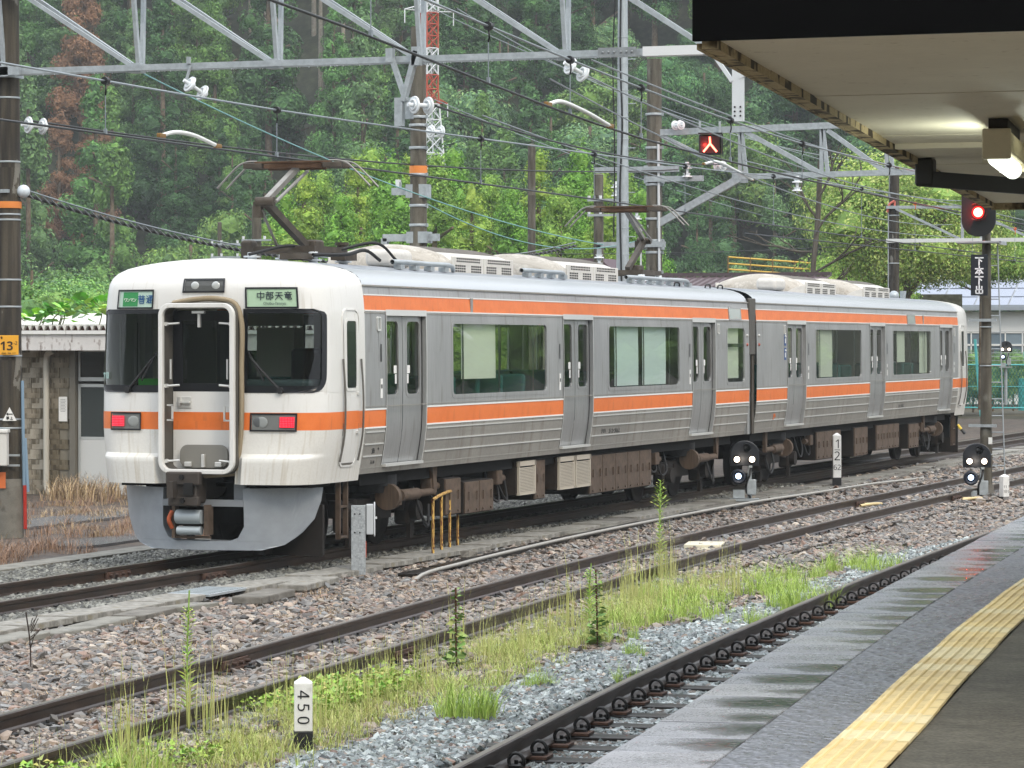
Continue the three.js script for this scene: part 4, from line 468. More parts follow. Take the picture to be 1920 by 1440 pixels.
  reseed(o.near > 0 ? 91 : 92); for (const s of [-1, 1]) { // pipes, hangers and cable loops under the floor
    part(car, 'floor_pipe', [0, 1].map((k) => tube([[4.3, 0.93 - k * 0.06, s * (1.2 - k * 0.12)], [8, 0.935 - k * 0.06, s * (1.22 - k * 0.12)], [12, 0.93 - k * 0.05, s * (1.19 - k * 0.1)], [15.6, 0.93 - k * 0.06, s * (1.2 - k * 0.12)]], 0.022, 24)), TM.mud, 'dusty pipes under the floor');
    for (let k = 0; k < 9; k++) { const u = 4.4 + k * 1.3 + rr(-0.4, 0.4); part(car, 'pipe_hanger', box(0.05, rr(0.12, 0.26), 0.05, u, 0.86, s * 1.18), TM.darkBrown); }
    for (const u of [4.5, 6.95, 7.3, 14.6, 15.2]) part(car, 'cable_loop', tube([[u, 0.9, s * 1.1], [u + 0.05, 0.55 + rr(-0.1, 0.1), s * 1.2], [u + 0.3, 0.5 + rr(-0.1, 0.1), s * 1.22], [u + 0.42, 0.88, s * 1.1]], 0.018, 14), TM.rubber);
    for (const u of [4.45, 7.05, 14.7]) part(car, 'valve_box', [rbox(0.22, 0.2, 0.16, 0.02, u + 0.1, 0.74, s * 1.2), cyl(0.05, 0.05, 0.16, u + 0.34, 0.72, s * 1.2, 10, 0, Math.PI / 2)], TM.mud); }
  bogie(car, 3.1, near); bogie(car, 16.9, near);
  // interior: floor, ceiling, cab wall, seats
  part(car, 'interior_floor', box(CL - 0.6, 0.06, 2.7, CL / 2 + 0.2, 1.08, 0), TM.floor); part(car, 'interior_ceiling', box(CL - 2.2, 0.04, 2.7, CL / 2 + 0.9, 3.18, 0), TM.inner); part(car, 'cab_partition', [box(0.04, 2.0, 0.75, 1.75, 2.15, -0.95), box(0.04, 2.0, 0.6, 1.75, 2.15, 1.05), box(0.04, 0.9, 1.0, 1.75, 1.6, 0.1), box(0.04, 0.35, 1.0, 1.75, 3.0, 0.1)], TM.inner); part(car, 'end_wall', [box(0.05, 2.3, 2.85, CL - 0.03, 2.15, 0), box(0.05, 0.25, 2.2, CL - 0.03, 3.4, 0)], TM.steel);
  const desk = part(car, 'driver_desk', [rbox(0.5, 0.35, 1.1, 0.06, 0.62, 2.0, 0.75), rbox(0.4, 0.7, 0.5, 0.05, 0.6, 1.6, -0.8)], flat(0x5b6a6c, 0.6)); part(desk, 'crate', box(0.3, 0.12, 0.34, 0.45, 2.12, -0.78), TM.green, 'green crate behind the windscreen'); part(desk, 'driver_seat', [rbox(0.14, 0.7, 0.46, 0.06, 1.35, 2.2, 0.85), rbox(0.4, 0.12, 0.46, 0.05, 1.2, 1.75, 0.85)], TM.blackTrim); part(desk, 'cab_cabinet', [box(0.3, 0.6, 0.5, 1.5, 2.5, 0.4), box(0.25, 1.2, 0.35, 1.5, 2.2, -1.1)], TM.inner); part(desk, 'fan', tr(new THREE.CylinderGeometry(0.2, 0.2, 0.06, 18).toNonIndexed(), 0.8, 2.7, -0.72, 0, 0, 1.3), flat(0xbfc2be, 0.5));
  for (const [a, b] of wins) for (let u = a + 0.4; u < b; u += 0.95) for (const z of [-0.95, 0.95]) { const q = part(car, 'passenger_seat', [rbox(0.12, 0.75, 0.85, 0.05, u, 1.8, z), rbox(0.45, 0.14, 0.85, 0.05, u + 0.25, 1.5, z)], TM.seat); }
  // rooftop equipment
  for (const [a, b, n] of o.ac) airConditioner(car, a, b, n);
  const pz = near * 1.02, pipes = [];
  for (const [a, b] of o.pipe) { pipes.push(tube([[a, 3.66, pz], [a + 0.2, 3.665, pz], [lerp(a, b, 0.5), 3.66, pz + near * 0.03], [b - 0.25, 3.65, pz + near * 0.02], [b, 3.6, pz - near * 0.05]], 0.032, 30, 8)); for (let u = a + 0.25; u < b; u += 0.55) pipes.push(box(0.14, 0.06, 0.1, u, 3.6, pz)); }
  if (pipes.length) part(car, 'roof_pipe', pipes, M.galv, 'pale conduit along the roof edge');
  o.extra?.(car, near);
  return car;
}
const blindsA = [[[0.53, 1.9, 2.13, TM.blindCream]], [[0.53, 1.78, 1.95, TM.blindBlue], [2.0, 3.3, 1.95, TM.blindBlue]], [[0.02, 1.0, 2.0, TM.blindCream]]];
const car1 = makeCar('train_car', 'front car of the train with white cab, gangway door and orange stripes', [34.7, 0, ZT1], 0, {
  near: 1, signs: true, rearWindow: true, led: 18.42, blinds: blindsA, ac: [[6.2, 8.74, -1], [11.2, 13.8, -1]], pipe: [[3.7, 6.1], [8.8, 10.9], [13.9, 17.6]],
  boxes: [[4.85, 5.45, 0.32, 0.82, 'd'], [5.6, 6.75, 0.3, 0.75, 'd'], [7.75, 8.5, 0.46, 0.94, 'g'], [8.5, 8.98, 0.36, 0.94, 'd'], [9.55, 10.3, 0.46, 0.94, 'g'], [10.32, 11.07, 0.46, 0.94, 'g'], [11.07, 14.3, 0.32, 0.92, 'd']],
  extra(c, n) {
    pantograph(c, 3.0, -1); pantograph(c, 17.2, 1);
    part(c, 'roof_cable', [tube([[2.3, 3.72, 0.5], [2.9, 3.74, 0.72], [3.4, 3.8, 0.78], [3.7, 3.68, 0.85]], 0.024, 20), tube([[3.3, 3.8, 0.4], [3.75, 3.9, 0.8], [4.05, 3.68, 0.95]], 0.02, 16), tube([[1.9, 3.72, -0.2], [2.4, 3.84, 0.15], [2.9, 3.76, 0.3]], 0.02, 16)], TM.rubber, 'black looping roof cable'); part(c, 'arrester', [cyl(0.07, 0.07, 0.2, 3.75, 3.78, 0.3, 14), cyl(0.09, 0.09, 0.04, 3.75, 3.9, 0.3, 14), box(0.5, 0.08, 0.3, 2.3, 3.7, 0.3), box(0.4, 0.1, 0.2, 3.2, 3.72, 0.55)], TM.panDark); part(c, 'roof_box', [rbox(0.75, 0.24, 0.42, 0.09, 4.6, 3.73, 0.62)], TM.ac, 'small rounded roof box'); part(c, 'hand_grab', [16.5, 18.4, 19.2].map((u) => tube([[u, 3.53, 1.05], [u, 3.6, 1.06], [u + 0.3, 3.6, 1.06], [u + 0.3, 3.53, 1.05]], 0.014, 12)), M.blackIron);
    part(c, 'number_lettering', [centre(glyphs('クモハ', 0.085, 0.12, 0.003, 0.9)).translate(11.35, 1.29, prof(1.29) + 0.001), latin('313-3022', 0.1, false, 0.003).translate(11.9, 1.29, prof(1.29) + 0.001)], flat(0x20201f, 0.6), 'black car number on the lower wall'); part(c, 'small_lettering', [centre(glyphs('海', 0.1, 0.1, 0.003)).translate(1.95, 1.29, prof(1.29) + 0.001), centre(glyphs('中', 0.04, 0.14, 0.003)).translate(2.12, 1.3, prof(1.3) + 0.001), latin('23.10', 0.04, false, 0.003).translate(1.98, 1.14, prof(1.14) + 0.001)], flat(0x2a2a28, 0.6)); part(c, 'windscreen_number', latin('110', 0.08, true, 0.003).rotateY(-Math.PI / 2 - 0.75).translate(...front(-(FA + 0.32), 2.22, 0.004)), flat(0xa8c8c0, 0.5));
  },
});
const car2 = makeCar('train_car', 'rear car of the train, seen from its coupled end, without pantograph', [74.65, 0, ZT1], Math.PI, {
  near: -1, signs: false, rearWindow: false, led: 6.35, blinds: [[[0.1, 0.9, 1.95, TM.blindCream], [2.4, 3.2, 2.2, TM.blindCream]], [[2.2, 3.3, 1.95, TM.blindCream]]], ac: [[8.85, 6.35, 1], [13.85, 11.35, 1]].map(([a, b, n]) => [Math.min(a, b), Math.max(a, b), n]), pipe: [],
  boxes: [[5.2, 6.2, 0.3, 0.85, 'd'], [7.2, 9.4, 0.36, 0.9, 'd'], [10.2, 11.4, 0.3, 0.9, 'd'], [12.6, 14.6, 0.34, 0.9, 'd']],
  extra(c, n) {
    const f = (g) => g.rotateY(Math.PI);
    part(c, 'roof_box', [rbox(0.75, 0.24, 0.42, 0.09, 15.4, 3.73, -0.62)], TM.ac, 'small rounded roof box'); part(c, 'logo_lettering', [f(latin('JR', 0.13, true, 0.003)).translate(18.35, 1.3, -prof(1.3) - 0.001)], flat(0xd8702c, 0.6), 'small orange emblem letters'); part(c, 'number_lettering', [f(latin('312-3022', 0.1, false, 0.003)).translate(7.6, 1.29, -prof(1.29) - 0.001)], flat(0x4a4a48, 0.6));
    part(c, 'pictogram', [0, 1].map((k) => wallPatch(-1, [17.62, 17.78], [2.3 + k * 0.26, 2.52 + k * 0.26], 0.004).geo()), flat(0x2c4f86, 0.5), 'blue pictogram plates by the door'); part(c, 'pictogram_mark', [0, 1].flatMap((k) => [sph(0.02, 17.7, 2.47 + k * 0.26, -prof(2.4) - 0.004), box(0.05, 0.09, 0.004, 17.7, 2.39 + k * 0.26, -prof(2.4) - 0.006)]), M.white); part(c, 'antenna', [cyl(0.06, 0.08, 0.2, 2.6, 3.7, -0.4), sph(0.12, 3.1, 3.68, -0.3)], M.galv);
  },
});
// gangway bellows and fairing between the cars
{ const g = thing('gangway_bellows', 'dark folded bellows and grey fairing plates between the two cars', 'bellows', [54.68, 0, ZT1]); const r = []; for (let i = 0; i < 5; i++) r.push(box(0.07, 2.2, 1.2 + (i % 2) * 0.12, -0.2 + i * 0.1, 2.15, 0)); part(g, 'fold', r, TM.rubber); for (const [u, m] of [[-0.17, TM.steel], [0.14, TM.panDark]]) part(g, 'fairing', [box(0.16, 2.1, 0.02, u, 2.05, 1.44), box(0.16, 2.1, 0.02, u, 2.05, -1.44)], m); part(g, 'upper_fairing', [rbox(0.42, 1.0, 0.05, 0.02, 0.0, 2.9, 1.455)], flat(0x57544e, 0.6, 0.3), 'brown grey upper fairing'); part(g, 'coupling_bar', box(0.6, 0.2, 0.3, 0, 0.85, 0), M.blackIron); }
// ---------------------------------------------------------------- platform: edge slabs, wet asphalt, tactile tiles, canopy
const PY = 1.04;
const edgeAt = (x, off) => { const dz = (zEdge(x + 0.2) - zEdge(x - 0.2)) / 0.4, L = Math.hypot(1, dz); return [x - dz / L * off, zEdge(x) + off / L, -Math.atan(dz)]; };
function strip(x0, x1, step, o0, o1, y, drop = 0, uvk = 1) { const t = new Tri(), P = (x, o, h) => { const [a, b] = edgeAt(x, o); return [a, h, b]; }; for (let x = x0; x < x1; x += step) { t.q(P(x, o0, y), P(x, o1, y), P(x + step, o1, y), P(x + step, o0, y), [[x * uvk, o0 * uvk], [x * uvk, o1 * uvk], [(x + step) * uvk, o1 * uvk], [(x + step) * uvk, o0 * uvk]]); if (drop) t.q(P(x, o0, y), P(x + step, o0, y), P(x + step, o0, y - drop), P(x, o0, y - drop), [[x, y], [x + step, y], [x + step, y - drop], [x, y - drop]]); } return t.geo(); }
// standing films of water on the dished inner half of the slabs; each variant has its own outline
const slabWet = (u, v, k) => { const x = u > 0.5 ? u - 1 : u, z = v > 0.5 ? v - 1 : v, e = [0.18, 0.27, 0.22, 0.1, 0.32][k], n = tfb(u, v, 8, 409 + k * 3, 4) - 0.5; return clamp((e - Math.hypot((x + [0.03, -0.05, 0.08, 0, -0.02][k]) * 1.1, (z - [0.18, 0.2, 0.16, 0.2, 0.12][k]) * 0.95) + 0.16 * n) * 5); };
T.slab = [0, 1, 2, 3, 4].map((q) => tex(256, 256, (u, v) => { const n = tfb(u, v, 64, 401, 3), m = tfb(u, v, 4, 403 + q, 5), w = slabWet(u, v, q), k = lerp(158, 66, w) + (n - 0.5) * 34 + (m - 0.5) * 30; return [k, k + 1, k + 3]; }));
T.slabRough = [0, 1, 2, 3, 4].map((q) => tex(256, 256, (u, v) => { const n = tfb(u, v, 128, 405, 2), m = tfb(u, v, 4, 407, 4), k = 255 * lerp(clamp(0.3 + (m - 0.5) * 0.2 + (n - 0.5) * 0.3, 0.16, 0.5), 0.025 + 0.05 * n, slabWet(u, v, q)); return [k, k, k]; }, false));
T.yellow = tex(512, 512, (u, v) => { const n = tfb(u, v, 64, 411, 3), m = tfb(u, v, 8, 413, 5); let c = [226, 211, 166].map((q) => q + (n - 0.5) * 26); return m > 0.52 ? mixc(c, [190, 174, 130], (m - 0.52) * 2) : c; });
T.asphaltDry = tex(512, 512, (u, v) => { const n = tfb(u, v, 128, 421, 2), m = tfb(u, v, 8, 423, 5), s = hash2(u * 512 | 0, v * 512 | 0); const k = 86 + (n - 0.5) * 46 + (m - 0.5) * 40; return s > 0.996 ? [120, 112, 92] : [k + 2, k, k - 8]; });
{
  const o = new THREE.Group(); o.name = 'platform'; o.userData = { kind: 'structure', label: 'rain-wet station platform with concrete edge slabs', category: 'platform' }; scene.add(o);
  part(o, 'platform_base', strip(3, 62, 1, -0.0 + 0.06, 9, PY - 0.09, 1.2), M.darkConcrete);
  part(o, 'wet_asphalt', strip(3, 62, 1, 0.452, 0.79, PY - 0.004, 0, 0.7), mapped(T.asphalt, 1, 0, { color: 0xf2f4f8, roughnessMap: T.asphaltRough, bumpMap: T.bumpFine, bumpScale: 0.02 }), 'wet bluish asphalt strip');
  part(o, 'dry_asphalt', strip(3, 62, 1, 1.1, 9, PY - 0.004, 0, 0.7), mapped(T.asphaltDry, 0.9, 0, { color: 0xe6e2d6, bumpMap: T.bumpFine, bumpScale: 0.006 }), 'dry dark asphalt under the canopy');
  reseed(41); const slab = tr(rbox(0.492, 0.09, 0.45, 0.006), 0, 0, 0), sm = [0, 1, 2, 3, 4].map((k) => mapped(T.slab[k], 1, 0, { roughnessMap: T.slabRough[k], bumpMap: T.bumpFine, bumpScale: 0.002, color: [0xffffff, 0xf0f2f8, 0xe4e6ea, 0xf8f8fc, 0xeceef2][k] }));
  for (let x = 6; x < 60; x += 0.5) { const [a, b, t] = edgeAt(x, 0.225), q = part(o, 'edge_slab', slab, sm[R() * 5 | 0]); q.position.set(a, PY - 0.045 + rr(-0.002, 0.002), b); q.rotation.set(rr(-0.008, 0.008), t, rr(-0.006, 0.006)); }
  const studs = [], lo = 0.3; studs.push(rbox(0.298, 0.016, 0.298, 0.003, 0, 0.002, 0)); for (let i = 0; i < 10; i++) for (let j = 0; j < 5; j++) studs.push(tr(new THREE.CylinderGeometry(0.008, 0.0135, 0.0065, 7).toNonIndexed(), -0.135 + i * 0.03, 0.013, -0.118 + j * 0.053)); const tile = merge(studs), ym = [0xffffff, 0xf2e8d4, 0xfff6e0].map((c) => mapped(T.yellow, 0.6, 0, { color: c }));
  for (let x = 7; x < 60; x += 0.3) { const [a, b, t] = edgeAt(x, 0.945 + 0.004 * Math.sin(x * 2.1)), q = part(o, 'tactile_tile', tile, ym[R() * 3 | 0]); q.position.set(a, PY + rr(-0.001, 0.001), b); q.rotation.y = t; }
}
{ // canopy over the platform
  const c = thing('platform_canopy', 'beige platform canopy with black fascia and dirty eaves', 'canopy', [0, 0, 0]);
  T.soffit = tex(512, 512, (u, v) => { const n = tfb(u, v, 4, 431, 5), m = tfb(u, v, 64, 433, 2), s = tfb(u, v, 32, 437, 3); let k = [212, 203, 182].map((q) => q + (n - 0.5) * 16 + (m - 0.5) * 6); return s > 0.79 ? mixc(k, [110, 88, 60], (s - 0.79) * 3) : k; });
  T.eave = tex(512, 256, (u, v) => { const n = tfb(u, v, 8, 441, 5), m = tfb(u, v, 128, 443, 2); let k = [170, 152, 116].map((q) => q + (m - 0.5) * 40); return n > 0.48 ? mixc(k, [58, 46, 30], clamp((n - 0.48) * 6)) : k; });
  const soff = mapped(rep(T.soffit, 0.6), 0.8), E = (x) => -3.4 - 0.1157 * (x - 11.95), SY = 3.8, near = 11.95;
  const slabPts = (x0, x1, y, h, m, nm, dz = 0) => { const t = new Tri(), a = [x0, y, E(x0) + dz], b = [x1, y, E(x1) + dz], d = [x1, y, 4], e = [x0, y, 4], up = (p) => [p[0], p[1] + h, p[2]]; t.q(a, b, d, e, [[x0, a[2]], [x1, b[2]], [x1, 4], [x0, 4]]); t.q(up(a), up(e), up(d), up(b)); t.q(a, e, up(e), up(a)); t.q(b, up(b), up(d), d); t.q(a, up(a), up(b), b); return part(c, nm, t.geo(), m); };
  for (let k = 0; k < 10; k++) { const x0 = near + k * 1.5 + (k ? 0.006 : 0.03), x1 = near + (k + 1) * 1.5; slabPts(x0, x1, SY + (k % 2) * 0.003, 0.02, soff, 'soffit_panel', 0.06); }
  slabPts(near + 0.02, near + 15, SY + 0.03, 0.3, flat(0x3a352c, 0.9), 'roof_deck', 0.03);
  part(c, 'fascia', [box(0.03, 0.42, 8, near, SY + 0.2, -3.43 + 4)], mat({ phys: 1, color: 0x040404, roughness: 0.95, specularIntensity: 0.15 }), 'black fascia board facing the viewer');
  const shiftUV = (l, d) => { for (const q of l) { const uv = q.attributes.uv; for (let i = 0; i < uv.count; i++) uv.setXY(i, uv.getX(i) + d, uv.getY(i) + d * 0.7); } return l; };
  const ev = mapped(T.eave, 0.9, 0, { bumpMap: T.bumpMid, bumpScale: 0.01 }); reseed(47);
  for (let x = near + 0.03; x < 26.9; x += 1.25) part(c, 'eave_trim', shiftUV([bar([x, SY - 0.015, E(x) + 0.03], [x + 1.245, SY - 0.015, E(x + 1.245) + 0.03], 0.06, 0.045), bar([x, SY - 0.028, E(x) - 0.01], [x + 1.245, SY - 0.028, E(x + 1.245) - 0.01], 0.022, 0.024)], x * 0.37), ev, 'mossy stained eave trim');
  part(c, 'far_edge', box(0.05, 0.07, 9, 26.95, SY - 0.02, -0.6), ev);
  part(c, 'cross_beam', box(0.09, 0.035, 7.5, 18.7, SY - 0.014, -0.36), soff);
  part(c, 'gutter_pipe', [rbox(0.12, 0.18, 0.12, 0.02, 20.2, SY - 0.09, -4.25), bar([20.2, SY - 0.13, -4.27], [20.2, SY - 0.2, -3.5], 0.1, 0.1), bar([20.2, SY - 0.2, -3.5], [20.2, SY - 0.4, 1.5], 0.1, 0.1)], flat(0x1b1712, 0.55), 'dark brown square drain pipe with chipped paint'); 
  part(c, 'drop_panel', [bar([20.2, SY - 0.03, E(20.2) + 0.5], [26.9, SY - 0.03, E(26.9) + 0.4], 0.05, 0.03)], soff);
  for (const x of [14.2, 19.3, 24.4]) part(c, 'column', cyl(0.09, 0.09, SY - PY, x, PY + (SY - PY) / 2, 1.6, 14), flat(0x6a5f50, 0.6));
  // fluorescent lamp
  const l = thing('fluorescent_lamp', 'lit fluorescent tube lamp in a grimy white box under the canopy', 'lamp', [16.62, SY - 0.16, -3.12], 0.115);
  part(l, 'housing', [rbox(1.32, 0.11, 0.13, 0.01, 0.66, 0.04, 0.0), rbox(0.03, 0.16, 0.15, 0.01, 0.0, 0.02, 0), rbox(0.03, 0.16, 0.15, 0.01, 1.32, 0.02, 0)], mapped(rep(T.soffit, 1.2), 0.7, 0, { color: 0xf2f0e6 }), 'grimy white lamp housing'); part(l, 'mounting', box(1.0, 0.07, 0.1, 0.6, 0.125, 0), flat(0x2a241c, 0.9));
  part(l, 'tube', cyl(0.05, 0.05, 1.26, 0.66, -0.05, 0, 18, 0, Math.PI / 2), mat({ color: 0xf8fbf4, roughness: 0.4, emissive: 0xf6fff0, emissiveIntensity: 2.2 }), 'glowing tube');
  const pl = new THREE.PointLight(0xf4fff0, 1.3, 0, 2); pl.position.set(17.28, SY - 0.34, -3.2); pl.castShadow = true; scene.add(pl);
}
// ---------------------------------------------------------------- poles, gantries, signals, posts
const conePole = (x, z, r0, r1, h, y0 = -0.5) => cyl(r0, r1, h, x, y0 + h / 2, z, 22);
const bandG = (y, x, z, r, h = 0.05) => { const g = [ring(r + 0.004, 0.014, x, y, z, h, 18)]; g.push(box(0.05, h * 1.3, 0.05, x - r * 0.2, y, z + r + 0.02)); return g; };
T.poleDark = tex(256, 512, (u, v) => { const s = tfb(u, v * 0.125, 16, 451, 4), m = tfb(u, v, 8, 453, 4), p = tfb(u, v, 4, 455, 3); let c = mixc([96, 88, 72], [40, 34, 26], clamp(s * 2.1 - 0.6)); if (p > 0.66 && m > 0.5) c = mixc(c, [168, 166, 156], 0.7); const g = (hash2(u * 256 | 0, v * 512 | 0) - 0.5) * 16; return c.map((q) => q + g); });
const poleDark = mapped(rep(T.poleDark, 0.8, 0.35), 0.75, 0, { color: 0xcccccc, bumpMap: T.bumpFine, bumpScale: 0.002 }), poleMid = mapped(rep(T.poleConcrete, 0.8, 0.4), 0.8, 0, { color: 0xc8ccd0 }), orangeBand = flat(0xd8823a, 0.6);
const insulatorG = (n = 2) => merge([cyl(0.03, 0.03, 0.42, 0, 0, 0, 8, 0, Math.PI / 2), ...Array.from({ length: n }, (_, i) => [cyl(0.125, 0.12, 0.025, -0.1 + i * 0.24, 0, 0, 20, 0, Math.PI / 2), cyl(0.05, 0.1, 0.06, -0.06 + i * 0.24, 0, 0, 14, 0, Math.PI / 2), ring(0.06, 0.02, 0, 0, 0, 0.03).rotateZ(Math.PI / 2).translate(-0.12 + i * 0.24, 0, 0)]).flat()]);
const INS = insulatorG(), INSV = merge([cyl(0.03, 0.05, 0.42, 0, 0, 0, 8), cyl(0.13, 0.12, 0.03, 0, 0.06, 0, 18), cyl(0.05, 0.1, 0.08, 0, 0.1, 0, 14), cyl(0.13, 0.12, 0.03, 0, -0.15, 0, 18), cyl(0.05, 0.1, 0.08, 0, -0.11, 0, 14)]);
{ // near-left catenary pole with plates and boxes
  const x = 42.3, z = -22.72, p = thing('catenary_pole', 'stained concrete catenary pole with yellow 13 plate beside the shed', 'pole', [x, 0, z]);
  part(p, 'shaft', conePole(0, 0, 0.215, 0.165, 9.2), poleDark, 'dark streaked concrete shaft'); part(p, 'base_collar', [cyl(0.235, 0.225, 0.95, 0, 0.12, 0, 22)], M.concrete, 'pale concrete foot'); part(p, 'orange_band', ring(0.198, 0.008, 0, 4.66, 0, 0.1), orangeBand);
  const rAt = (y) => lerp(0.215, 0.165, (y + 0.5) / 9.2); for (const y of [6.25, 5.3, 4.52, 4.44, 3.55, 3.15, 2.42, 1.48, 1.35, 0.2]) part(p, 'steel_band', ring(rAt(y) + 0.002, 0.008, 0, y, 0, y === 0.2 ? 0.08 : 0.025), M.galv);
  const face = (g, u, y, d = 0.24) => { g.rotateY(-0.9 - Math.PI / 2 + Math.PI / 2 - 0.35); return g.translate(-d * 0.95 + u * 0.3, y, d * 0.32 + u * 0.95); };
  const pl = part(p, 'number_plate', face(rbox(0.29, 0.29, 0.012, 0.01), 0.05, 2.58), flat(0xe3a52c, 0.55), 'yellow plate with black number 13'); part(pl, 'lettering', [face(latin('13', 0.13, true, 0.004).translate(-0.03, -0.01, 0.007), 0.05, 2.58), face(latin('-2', 0.05, false, 0.004).translate(0.1, 0.03, 0.007), 0.05, 2.58), face(latin('8542  70N  117', 0.022, false, 0.004).translate(0, -0.12, 0.007), 0.05, 2.58), face(centre(glyphs('番', 0.035, 0.12, 0.004)).translate(-0.105, 0.11, 0.007), 0.05, 2.58)], flat(0x2b1c10, 0.7));
  const tg = part(p, 'triangle_plate', face(extr([[-0.105, -0.09], [0.105, -0.09], [0, 0.11]], 0.006), 0.06, 1.55), M.white, 'white triangular plate with arrow'); part(tg, 'lettering', [face(centre(glyphs('単上', 0.05, 0.12, 0.004)).translate(0, -0.05, 0.008), 0.06, 1.55), face(merge([box(0.08, 0.012, 0.004, 0.01, 0.01, 0.01), extr([[-0.05, 0.01], [-0.02, 0.035], [-0.02, -0.015]], 0.004).translate(0, 0, 0.008)]), 0.06, 1.55)], M.black);
  part(p, 'relay_cabinet', face(rbox(0.3, 0.5, 0.2, 0.012), -0.1, 1.05, 0.34), flat(0xd3d3cd, 0.5), 'off white wall box strapped to the pole'); part(p, 'cabinet_roof', face(rbox(0.33, 0.05, 0.24, 0.01), -0.1, 1.31, 0.34), flat(0xdcdcd6, 0.5)); part(p, 'orange_notice', face(rbox(0.12, 0.24, 0.006, 0.002), -0.06, 0.58, 0.25), flat(0xd2703a, 0.6), 'small orange notice');
  part(p, 'strap', [face(box(0.36, 0.03, 0.02), 0.03, 0.95), face(box(0.36, 0.03, 0.02), 0.03, 0.8)], M.galv); part(p, 'conduit', [rod([-0.02, 0.5, 0.27], [0, 2.05, 0.235], 0.026), rod([0.02, 0.4, 0.31], [0.03, 1.2, 0.26], 0.03)], flat(0x7f99ad, 0.4), 'blue grey conduit'); part(p, 'conduit_end', rod([-0.02, -0.15, 0.29], [-0.02, 0.5, 0.28], 0.03), flat(0xb02a1c, 0.6), 'red painted lower conduit'); part(p, 'yellow_ball', sph(0.06, -0.26, 0.24, -0.08), flat(0xd9a23c, 0.5)); part(p, 'globe', sph(0.1, 0.0, 4.86, 0.26), flat(0xc9d2d8, 0.35), 'pale globe at the cable clamp'); part(p, 'clamp', box(0.46, 0.05, 0.12, 0, 4.86, 0.05), M.galv);
}
{ // main gantry: lattice beam across the tracks
  const x = 42.2, y = 6.62, g = thing('catenary_gantry', 'galvanised lattice gantry beam spanning the tracks above the train', 'gantry', [x, y, 0]); const z0 = -23.2, z1 = -6.5, H = 1.35, D = 0.42;
  for (const d of [-1, 1]) { part(g, 'lower_chord', [bar([d * D / 2 * 0.45, 0, z0], [d * D / 2 * 0.45, 0, z1], 0.07, 0.088)], M.galv); part(g, 'upper_chord', [bar([d * D / 2, H, z0], [d * D / 2, H, z1], 0.1, 0.1)], M.galv); }
  const nodes = [-22.75, -20.55, -18.36, -16.16, -14.0, -11.85, -9.7, -7.5]; nodes.forEach((z, i) => { if (i) for (const d of [-1, 1]) part(g, 'diagonal', bar([d * 0.2, H - 0.05, nodes[i - 1] + 0.15], [d * 0.06, 0.05, z - 0.08], 0.058, 0.058), M.galv); for (const d of [-1, 1]) part(g, 'vertical', bar([d * 0.06, 0.02, z + 0.06], [d * 0.2, H, z + 0.02], 0.055, 0.07), M.galv); part(g, 'gusset', box(0.2, 0.14, 0.2, 0, 0.0, z), M.galv); });
  part(g, 'splice_plate', [box(0.02, 0.13, 0.55, -0.19, 0, -13.15), ...[-0.2, -0.12, -0.04, 0.06, 0.14, 0.22].map((d) => sph(0.018, -0.205, 0, -13.15 + d))], mapped(grain(0x8b9092, 40, 16, 461), 0.6, 0.4)); part(g, 'white_section', box(0.2, 0.13, 3.4, -0.03, 0.005, -11.1), flat(0xd6d8d8, 0.5)); part(g, 'pole_clamp', [box(0.5, 0.16, 0.34, 0, 0, -22.7), box(0.06, 0.12, 0.5, -0.22, 0, -22.6)], M.galv);
  const drops = []; reseed(51); for (let i = 0; i < 90; i++) drops.push(sph(0.008, rr(-0.12, -0.02), -0.062, rr(-22.5, -11.9), 1, 1.4, 1, 5)); part(g, 'water_drops', drops, flat(0xe6eaec, 0.1)).userData.kind = 'stuff';
  // V-shaped hanger above the train track
  const v = part(g, 'hanger_bracket', [bar([-0.2, 0.08, -16.5], [-0.2, -0.6, -16.26], 0.09, 0.06), bar([-0.2, 0.1, -16.1], [-0.2, -0.6, -16.3], 0.12, 0.07), box(0.1, 0.4, 0.12, -0.2, -0.75, -16.36), box(0.08, 0.3, 0.1, -0.18, -0.7, -16.22), box(0.12, 0.2, 0.1, -0.2, 0.05, -16.5), box(0.12, 0.26, 0.12, -0.2, 0.03, -16.1)], M.galv, 'V-shaped hanger bracket');
  for (const [a, b, c, tilt] of [[-0.2, -0.66, -16.05, 0], [-0.15, -0.32, -19.55, 0.5], [-0.2, -0.22, -13.75, 0.4], [-0.05, -0.8, -22.2, 0.05]]) { const q = part(g, 'insulator', INS, M.porcelain, 'pale disc insulator'); q.position.set(a, b, c); q.rotation.set(0, -0.6, 0); q.rotateZ(-tilt); }
  part(g, 'insulator_stem', [rod([-0.15, 0, -19.62], [-0.15, -0.25, -19.7], 0.025), box(0.05, 0.1, 0.05, -0.15, 0.08, -19.65)], M.galv);
  const hb = part(g, 'right_bracket', [bar([-0.2, -0.1, -11.75], [-0.2, -0.45, -11.5], 0.08, 0.05), box(0.06, 0.75, 0.16, -0.2, -0.62, -11.42), bar([-0.2, -0.2, -11.0], [-0.2, -0.4, -11.4], 0.08, 0.05)], flat(0xd2d6d8, 0.5, 0.2), 'white bolted drop bracket'); part(hb, 'bolt', [0, 1, 2].flatMap((k) => [-0.04, 0.04].map((d) => sph(0.014, -0.235, -0.8 - k * 0.06, -11.42 + d))), M.blackIron);
}
